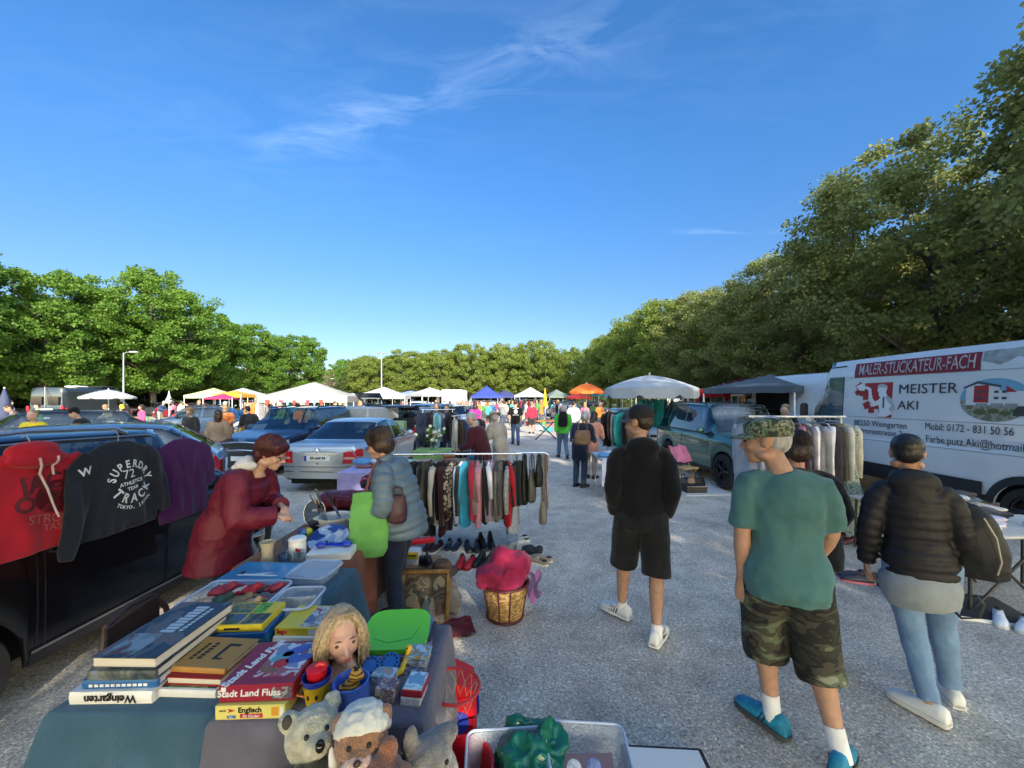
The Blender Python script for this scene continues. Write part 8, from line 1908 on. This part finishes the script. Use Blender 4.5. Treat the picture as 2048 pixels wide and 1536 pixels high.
for w_ in kids(t):
    if w_.name.startswith('wheel'): w_.rotation_euler = (0, 0, R(90))
# ================================================================== STALL GOODS
def stall(label, px, d, w, dp, c, z=.74, rz=0):
    t = thing('stall_table', label, 'table', (gx(px, d), d, 0), R(rz)); m = MB(); m.box((0, 0, z), (w, dp, .04)); m.build('table_top', mat('table_board', (.55, .54, .50), .6), t)
    k = MB(); k.grid(lambda u, v: ((u - .5) * (w + .02), -dp / 2 - .01 - .03 * v * abs(math.sin(u * 14 * w)), z + .024 - .5 * v), 30, 4, True); k.grid(lambda u, v: ((u - .5) * (w + .02), (v - .5) * (dp + .02), z + .024), 2, 2); k.build('cloth', cl('stall' + str(c), c), t)
    for a in (-1, 1):
        for b in (-1, 1): l = MB(); l.rod((a * w * .45, b * dp * .4, 0), (a * w * .45, b * dp * .4, z), .015, 6); l.build('leg', STEEL, t)
    return t
stall('table with a lilac cloth heaped with folded garments behind the chrome rail', 790, 6.3, 1.5, .8, (.42, .36, .62)); stall('small table with a pale green cloth under the flower vase', 868, 8.3, .75, .6, (.22, .36, .10), .78); stall('table of shoes beside the maroon jacketed man', 925, 7.4, 1.0, .7, (.20, .14, .11), .66)
stall('white clothed table of small wares at the navy coated woman', 1258, 7.7, 1.3, 1.0, (.55, .55, .66)); stall('table with pots near the woman in the orange cardigan', 475, 13.0, 1.6, .8, (.05, .055, .06), .72); stall('flower table in front of the camper van', 268, 19, 1.8, .8, (.60, .62, .62), .8); stall('far table left of the white gazebo pole', 1030, 30, 3, .9, (.35, .30, .25)); stall('far table under the blue gazebo', 960, 33, 3.2, .9, (.40, .36, .33)); stall('far table on the lane side of the orange parasol', 1165, 23, 2.2, .9, (.45, .30, .22)); stall('table by the bald man under the charcoal gazebo', 1555, 11.6, 1.5, .7, (.5, .5, .48))
hc = [('beige', (.42, .36, .24)), ('white', (.62, .62, .66)), ('sage', (.30, .34, .22)), ('lilac', (.48, .42, .62)), ('orange', (.62, .25, .04)), ('mint', (.35, .52, .42)), ('black', (.02, .02, .022)), ('rose', (.5, .25, .25)), ('sky blue', (.10, .28, .50))]
def heap(px, d, z, w, k, where, rows=2, sx=.30):
    for i in range(k):
        n, c = hc[(i * 2 + int(px)) % 9]; folded('%s garment in the heap %s' % (n, where), V(gx(px, d) + (i % (k // rows) - k / rows / 2 + .5) * w / (k / rows), d + rnd.uniform(-.2, .2), z + .07 * (i // (k // rows))), sx, .26, .08, c, rnd.uniform(-.6, .6), 'garments heaped ' + where, i + px)
heap(790, 6.3, .765, 1.3, 10, 'on the lilac table'); heap(1250, 7.6, .765, 1.0, 6, 'on the white clothed table', 1); heap(925, 7.35, .69, .8, 6, 'on the shoe table', 2)
t = thing('flower_vase', 'glass vase of white and pink flowers on the pale green table', 'vase', (gx(866, 8.25), 8.25, .805)); m = MB(); m.lathe([(0, 0), (.05, 0), (.06, .22), (.055, .22), (.045, .01)], n=16, caps=False); m.build('vase_wall', GL, t); rf = random.Random(2)
m = MB(); f = MB(); g_ = MB()
for i in range(34): q = V(rf.gauss(0, .10), rf.gauss(0, .08), .34 + rf.gauss(0, .07)); m.rod((0, 0, .05), q, .004, 4); (f if i % 3 else g_).ball(q, rf.uniform(.025, .045), 7, 5)
m.build('stems', LEAF_GREEN, t); f.build('blossoms', mat('blossom', (.62, .60, .48), .8), t); g_.build('leaves', LEAF_GREEN, t)
for i in range(3): t = thing('crate', '%s folding crate stacked behind the black estate car' % ('pale green', 'light green', 'bright green')[i], 'crate', (gx(792, 11.8), 11.8, .42 + .27 * (2 - i)), .05); m = MB(); m.box((0, 0, .13), (.56, .36, .25), bev=.015); m.build('crate_wall', mat('crate%d' % i, [(.28, .40, .20), (.26, .42, .16), (.12, .45, .08)][i], .5), t); m = MB(); m.box((0, -.185, .19), (.16, .01, .04)); m.build('grip', INK, t)
box_item('carton', 'brown carton beneath the three green crates', 'carton', V(gx(792, 11.8), 11.62, 0), .6, .4, .415, 3, _M['cardboard'])
for i in range(14):
    n, c = [('white bottle', (.6, .6, .6)), ('brown pot', (.25, .14, .07)), ('cream jug', (.55, .48, .32)), ('yellow flower pot', (.66, .48, .05)), ('red tin', (.45, .04, .04)), ('blue pot', (.06, .12, .35)), ('green pot', (.1, .3, .08))][i % 7]; px, d, z = ((455 + 9 * (i % 7), 12.9, .745) if i < 7 else (240 + 9 * (i % 7), 18.9, .825)); wh = 'near the orange cardigan' if i < 7 else 'on the flower table'
    m = MB(); m.lathe([(0, 0), (.05, 0), (.07, .1), (.04, .16), (.045, .2), (0, .2)], n=10, caps=False); tag(m.build('pot', mat('pot_' + n, c, .4), loc=(gx(px, d), d, z)), n + ' standing on the table ' + wh, 'pot', 'pots ' + wh)
# rails of clothes further off (each garment its own object)
PG = [garment('navy long top hung at the left end of the rail by the black estate', cl('pg0', (.02, .03, .06)), .8, 'top', .55, .2, .05, 90 + i, (gx(838 + 7 * i, 9.6), 9.6, 1.60), .3, 'clothes on the rail by the black estate') for i in range(2)]
gcol = [('black', (.012, .012, .014)), ('navy', (.02, .035, .09)), ('aqua', (.20, .45, .50)), ('brown', (.05, .032, .024)), ('blue', (.06, .14, .32)), ('cream', (.5, .46, .38)), ('teal', (.02, .26, .25)), ('grey', (.22, .22, .23)), ('red', (.42, .03, .05)), ('rose', (.50, .22, .28)), ('white', (.62, .62, .62)), ('orange', (.60, .20, .05))]
def far_rail(label, px0, d0, px1, d1, z, n, cols, g, ln=1.0):
    x0, x1 = gx(px0, d0), gx(px1, d1); rail(label, x0, d0, x1, d1, z)
    for i in range(n):
        f = (i + .5) / n; nm_, c = gcol[cols[i % len(cols)]]; o = copy_thing(PG[i % 2], (x0 + (x1 - x0) * f, d0 + (d1 - d0) * f, z - .02), math.atan2(d1 - d0, x1 - x0) + rnd.uniform(-.5, .5), '%s garment on the %s' % (nm_, g), 'clothes on the ' + g, (1, 1, ln * rnd.uniform(.8, 1.1))); recolor(o, cl('far_' + nm_, c))
far_rail('clothes rail of coats beside the black estate car', 846, 9.6, 905, 9.9, 1.62, 12, (1, 0, 3, 0, 2, 2, 7, 0, 1), 'coat rail beside the black estate', 1.1)
far_rail('second clothes rail behind the grey haired man', 908, 8.8, 960, 9.2, 1.50, 11, (5, 3, 1, 4, 10, 0, 3, 7), 'rail behind the grey haired man', 1.1)
far_rail('rail of dark jackets left of the big grey parasol', 1215, 10.2, 1262, 9.6, 1.62, 8, (0, 3, 7, 0, 6, 6), 'rail left of the grey parasol', 1.05); far_rail('rail of teal dresses under the big grey parasol', 1272, 12.0, 1335, 12.0, 1.95, 7, (6, 6, 4, 6), 'rail under the grey parasol', 1.0)
far_rail('far rail of pale clothes under the blue gazebo', 905, 30, 990, 31, 1.7, 22, (5, 10, 9, 11, 7, 5, 8), 'far rail under the blue gazebo', 1.2); far_rail('far rail of dark clothes in the white gazebo', 1035, 36, 1090, 36, 1.8, 16, (0, 8, 1, 3, 9), 'far rail in the white gazebo', 1.2); far_rail('far rail of shirts left of the orange parasol', 1120, 27, 1150, 25, 1.6, 9, (4, 10, 1, 7), 'far rail left of the orange parasol', 1.1); far_rail('rail of white and grey shirts under the charcoal gazebo', 1440, 13, 1520, 12.6, 1.6, 14, (10, 7, 3, 5, 0), 'rail under the charcoal gazebo', .7); far_rail('rail of orange and white clothes by the cream gazebo', 495, 17.5, 530, 17, 1.8, 8, (11, 11, 10, 7), 'rail by the cream gazebo', 1.1)
t = thing('folding_chair', 'folding chair with a rose pullover over its back beside the off-roader', 'chair', (gx(1368, 8.2), 8.2, 0), .4); m = MB(); m.box((0, 0, .44), (.42, .4, .03)); m.build('seat', mat('beech', (.4, .3, .15), .6), t)
for a in (-1, 1): m = MB(); m.rod((a * .19, .2, .82), (a * .19, -.18, 0), .014, 6); m.build('leg', _M['beech'], t); m = MB(); m.rod((a * .19, -.18, .44), (a * .19, .22, 0), .014, 6); m.build('leg', _M['beech'], t)
t = thing('pullover', 'rose pink pullover draped over the folding chair', 'pullover', (gx(1368, 8.2), 8.2, .83), .4); m = MB(); m.grid(lambda u, v: ((u - .5) * (.44 + .1 * abs(v - .5)), .20 - .26 * (v - .35) + .03 * math.sin(u * 11), .05 - .55 * abs(v - .35) ** 1.1 + .02 * math.sin(u * 9 + v * 5)), 16, 14); m.build('cloth', cl('rosep', (.50, .16, .26)), t)
t = thing('ground_sheet', 'pale sheet on the gravel with bags and a black case on it', 'sheet', (gx(1395, 8.0), 8.0, 0), .1); m = MB(); m.box((0, 0, .008), (1.0, .9, .012)); m.build('sheet', mat('sheet_pale', (.55, .54, .52), .8), t)
t = box_item('black_case', 'black case with silver edges on the pale sheet', 'case', V(gx(1390, 7.8), 7.7, .016), .42, .28, .13, 4, BLACKP); print_on(t, -.2, .2, .12, .13, 0, STEEL, vertical=True)
for i, (px, c, n) in enumerate(((1366, (.02, .02, .03), 'ink blue'), (1383, (.25, .18, .12), 'tan'), (1398, (.012, .012, .012), 'black'))): bag(n + ' bag lying behind the black case on the sheet', V(gx(px, 8.1), 8.1, .016), .3, .2, .22, mat('bag_' + n, c, .6), .08, rnd.uniform(-.5, .5))
# ================================================================== PEOPLE FURTHER OFF
O = lambda n, c: cloth(c, 'p_' + n)
BT = (mat('black_trainer', (.015, .015, .016), .7), DK)
def P(label, px, d, rz, h, J, topc, topn, botc, hair, kind='jacket', sl='long', bot='long', fem=False, ln=.03, hat=None, skin=SKIN, vox=.019, near=False):
    return person(label, (gx(px, d), d, 0), R(rz), h, J, skin, dict(m=O(topn, topc), g=.03, sleeve=sl, len=ln, name=kind), (O('b' + str(botc), botc), bot), BT, hair, hat, fem, vox, near, face=d < 9, hands=d < 20)
P('grey haired man in a maroon jacket bending over the shoe table', 966, 6.9, 62, 1.70, BROWSE, (.055, .010, .016), 'maroon', (.03, .03, .04), (HAIR_GREY, 'short'))
P('person in a beige raincoat and straw hat behind the maroon jacketed man', 1001, 8.3, 40, 1.66, BROWSE, (.34, .30, .24), 'beige', (.2, .19, .17), (HAIR_GREY, 'bob'), fem=True, ln=.5, hat=('brim', mat('straw', (.38, .30, .17), .9)))
t, _ = P('man in a black printed T-shirt and jeans walking away along the lane', 1031, 15.8, 2, 1.84, WALK, (.007, .007, .008), 'blacktee', (.06, .10, .18), (HAIR_BROWN, 'crop'), 't_shirt', 'short')
m = MB(); m.ball((0, -.155, 1.30), (.075, .012, .09), 14, 10); m.build('back_print', mat('print_pale', (.45, .45, .45), .7, var=.6, vscale=30), t)
for z in (1.43, 1.17): m = MB(); m.box((0, -.158, z), (.24, .012, .022)); m.build('back_print', _M['print_pale'], t)
P('woman in a bright green jacket walking away with a black rucksack', 1126, 12.2, 3, 1.70, WALK, (.08, .48, .05), 'green', (.08, .13, .22), (HAIR_GREY, 'short'), fem=True)
t = thing('rucksack', 'black rucksack on the back of the woman in green', 'rucksack', (gx(1126, 12.0), 11.98, 1.02)); m = MB(); m.tube([(0, 0, 0), (0, 0, .1), (0, 0, .38), (0, 0, .48)], [(.12, .07), (.15, .10), (.14, .09), (.08, .05)], 14, flat=(1, 0, 0)); m.build('bag_body', BLACKC, t)
P('white haired woman in a navy coat and jeans at the white clothed table', 1160, 8.3, -38, 1.66, BROWSE, (.012, .018, .035), 'navycoat', (.035, .055, .10), (HAIR_GREY, 'bob'), fem=True, ln=.24); bag('big brown leather shoulder bag of the white haired woman', V(gx(1165, 7.9), 7.9, .95), .36, .14, .30, mat('brown_leather', (.15, .085, .045), .5, var=.2, vscale=6, bump=.4, bscale=30), .25, .1)
P('dark haired shopper in salmon behind the white haired woman', 1182, 9.2, -30, 1.62, BROWSE, (.48, .22, .16), 'salmon', (.36, .26, .2), (HAIR_BROWN, 'long'), fem=True, ln=.2)
P('man in a yellow jacket looking over the roofs at the left', 66, 8.6, 190, 1.64, STAND, (.62, .50, .02), 'yellowj', (.03, .03, .04), (HAIR_FAIR, 'crop')); P('person in a black knit hat behind the silver blue hatchback', 178, 9.6, 120, 1.72, BROWSE, (.02, .02, .02), 'bk', (.03, .03, .04), (HAIR_BLACK, 'crop'), hat=('beanie', BLACKC))
P('person in a lilac grey jacket beside the folded navy parasol', 42, 13.2, 150, 1.75, BROWSE, (.16, .15, .19), 'lil', (.05, .05, .07), (HAIR_BROWN, 'short')); P('curly fair haired person facing the stall beside the dark hatchback', 380, 11.5, 175, 1.62, STAND, (.03, .03, .03), 'bk2', (.03, .03, .04), (HAIR_FAIR, 'tousled'), fem=True); P('woman with a long dark ponytail in a beige jacket', 437, 9.6, 20, 1.60, STAND, (.32, .22, .15), 'beige2', (.03, .03, .05), (HAIR_BROWN, 'long'), fem=True)
P('woman in an orange cardigan behind the table of pots', 455, 14.5, 200, 1.68, BROWSE, (.42, .13, .04), 'rust', (.1, .1, .12), (HAIR_FAIR, 'bob'), fem=True); P('person in a black coat and cap leaning over the table of pots', 503, 12.6, 60, 1.70, BROWSE, (.01, .01, .012), 'bk', (.03, .03, .04), (HAIR_BLACK, 'short')); P('person with a yellow cap at the flower table', 240, 18.2, 240, 1.66, BROWSE, (.10, .07, .06), 'brw', (.05, .05, .06), (HAIR_BROWN, 'short'), hat=('cap', mat('cap_yellow', (.66, .46, .03), .8)))
P('person in pink at the end of the flower table', 283, 18.0, 150, 1.60, STAND, (.52, .08, .20), 'pinkp', (.1, .1, .14), (HAIR_BROWN, 'long'), fem=True); P('person in beige under the striped parasol', 222, 19.3, 170, 1.64, BROWSE, (.5, .42, .32), 'bei3', (.1, .1, .14), (HAIR_FAIR, 'bob'), fem=True); P('curly haired woman in dark green under the charcoal gazebo', 1571, 10.3, 140, 1.72, STAND, (.02, .03, .025), 'dg', (.03, .03, .04), (HAIR_FAIR, 'tousled'), fem=True); P('bald man in a dark grey jacket under the charcoal gazebo', 1586, 10.0, 100, 1.74, BROWSE, (.03, .03, .034), 'dgr', (.03, .03, .04), None)
P('bare legged person in a red waistcoat at the white gazebo', 1063, 21, 10, 1.72, STAND, (.52, .03, .06), 'redv', (.03, .028, .024), (HAIR_FAIR, 'short'), bot='shorts'); P('man in a white shirt left of the orange parasol stall', 1147, 17, -20, 1.78, STAND, (.62, .60, .60), 'wsh', (.05, .08, .14), (HAIR_BROWN, 'crop')); P('dark shopper between the clothes rails and the silver car', 873, 14, 180, 1.74, STAND, (.03, .03, .035), 'bk3', (.04, .04, .05), (HAIR_BROWN, 'short')); P('person in orange behind the first clothes rail', 893, 13, 170, 1.68, STAND, (.45, .14, .06), 'or2', (.04, .05, .07), (HAIR_BROWN, 'short')); P('person with a big pink rucksack near the white saloon', 950, 17, 5, 1.70, STAND, (.60, .03, .24), 'pk', (.1, .1, .14), (HAIR_BROWN, 'long'), fem=True)
# the crowd at the end of the lane: individuals copied from four figures
proto = [P('visitor in %s in the crowd at the end of the lane' % n, px, 27 + i, a, 1.72, J, c, 'cr%d' % i, b, (hr, hk), fem=f, vox=.03)[0] for i, (n, px, a, J, c, b, hr, hk, f) in enumerate((('black', 900, 20, WALK, (.02, .02, .02), (.05, .07, .12), HAIR_BROWN, 'short', False), ('rose', 925, 200, STAND, (.5, .22, .22), (.10, .1, .12), HAIR_FAIR, 'long', True), ('blue', 985, 190, BROWSE, (.05, .10, .25), (.3, .28, .22), HAIR_GREY, 'short', False), ('white', 1005, 10, WALK, (.6, .58, .55), (.05, .08, .15), HAIR_BROWN, 'bob', True)))]
cc = [('red', (.50, .04, .05)), ('pink', (.55, .20, .28)), ('cream', (.55, .48, .36)), ('black', (.02, .02, .02)), ('navy', (.03, .05, .12)), ('white', (.62, .60, .58)), ('green', (.10, .28, .08)), ('orange', (.60, .22, .05)), ('grey', (.25, .25, .26)), ('turquoise', (.08, .35, .38))]
spots = [(818, 30), (846, 24), (862, 28), (888, 38), (915, 32), (932, 26), (941, 34), (955, 28), (968, 40), (978, 26), (990, 33), (998, 41), (1012, 29), (1018, 36), (1046, 40), (1052, 28), (1074, 33), (1082, 25), (1100, 44), (1108, 34), (1135, 38), (1170, 21), (1196, 24), (1204, 31), (520, 24), (540, 21), (572, 16.4), (600, 17.5), (655, 20), (690, 24), (745, 22), (346, 26), (362, 30), (398, 27), (320, 28), (20, 20), (75, 19), (1395, 18), (1425, 21), (1462, 15), (805, 36), (872, 40), (900, 27), (925, 44), (948, 24), (962, 36), (972, 30), (985, 44), (1004, 24), (1025, 31), (1038, 46), (1066, 29), (1090, 38), (1116, 27), (1128, 23), (1152, 33), (1186, 26), (1200, 22), (555, 27), (585, 23), (670, 17), (720, 19), (440, 21), (410, 23)]
for i, (px, d) in enumerate(spots):
    n, c = cc[i % 10]; zone = 'left of the cream gazebo' if px < 420 else 'around the cream gazebo' if px < 780 else 'in the crowd at the end of the lane' if px < 1210 else 'behind the green off-roader'
    o = copy_thing(proto[i % 4], (gx(px, d), d, 0), rnd.uniform(0, 6.28), 'far visitor in %s %s' % (n, zone), 'visitors ' + zone, .93 + .012 * (i % 9)); recolor(o, O('crowd_' + n, c), 'jacket')
for i in range(26):
    px = (900 + 12 * i) if i < 18 else (1130 + 11 * (i - 18)); d = 22 + (i * 7) % 13; n, c = cc[(i * 3) % 10]; t = thing('goods_box', '%s box of wares on the ground by the far stalls' % n, 'box', (gx(px + (40 if 990 < px < 1075 else 0), d), d, 0), i * .7, 'boxes of wares by the far stalls'); m = MB(); m.box((0, 0, .16), (.5, .36, .3), bev=.02); m.build('box_wall', mat('wares_' + n, c, .8, var=.3), t); m = MB(); m.ball((0, 0, .32), (.2, .14, .1), 10, 6); m.build('wares', O('crowd_' + cc[(i + 4) % 10][0], cc[(i + 4) % 10][1]), t)
t = thing('ironing_stand', 'black folded cross-legged stand beside the lane', 'stand', (gx(1092, 17.5), 17.5, 0), .3); m = MB(); m.rod((-.5, 0, .05), (.4, 0, .85), .03); m.rod((.5, 0, .05), (-.4, 0, .85), .03); m.build('leg', BLACKP, t); m = MB(); m.box((0, 0, .88), (1.0, .35, .05)); m.build('board', mat('orange_board', (.6, .22, .04), .7), t)
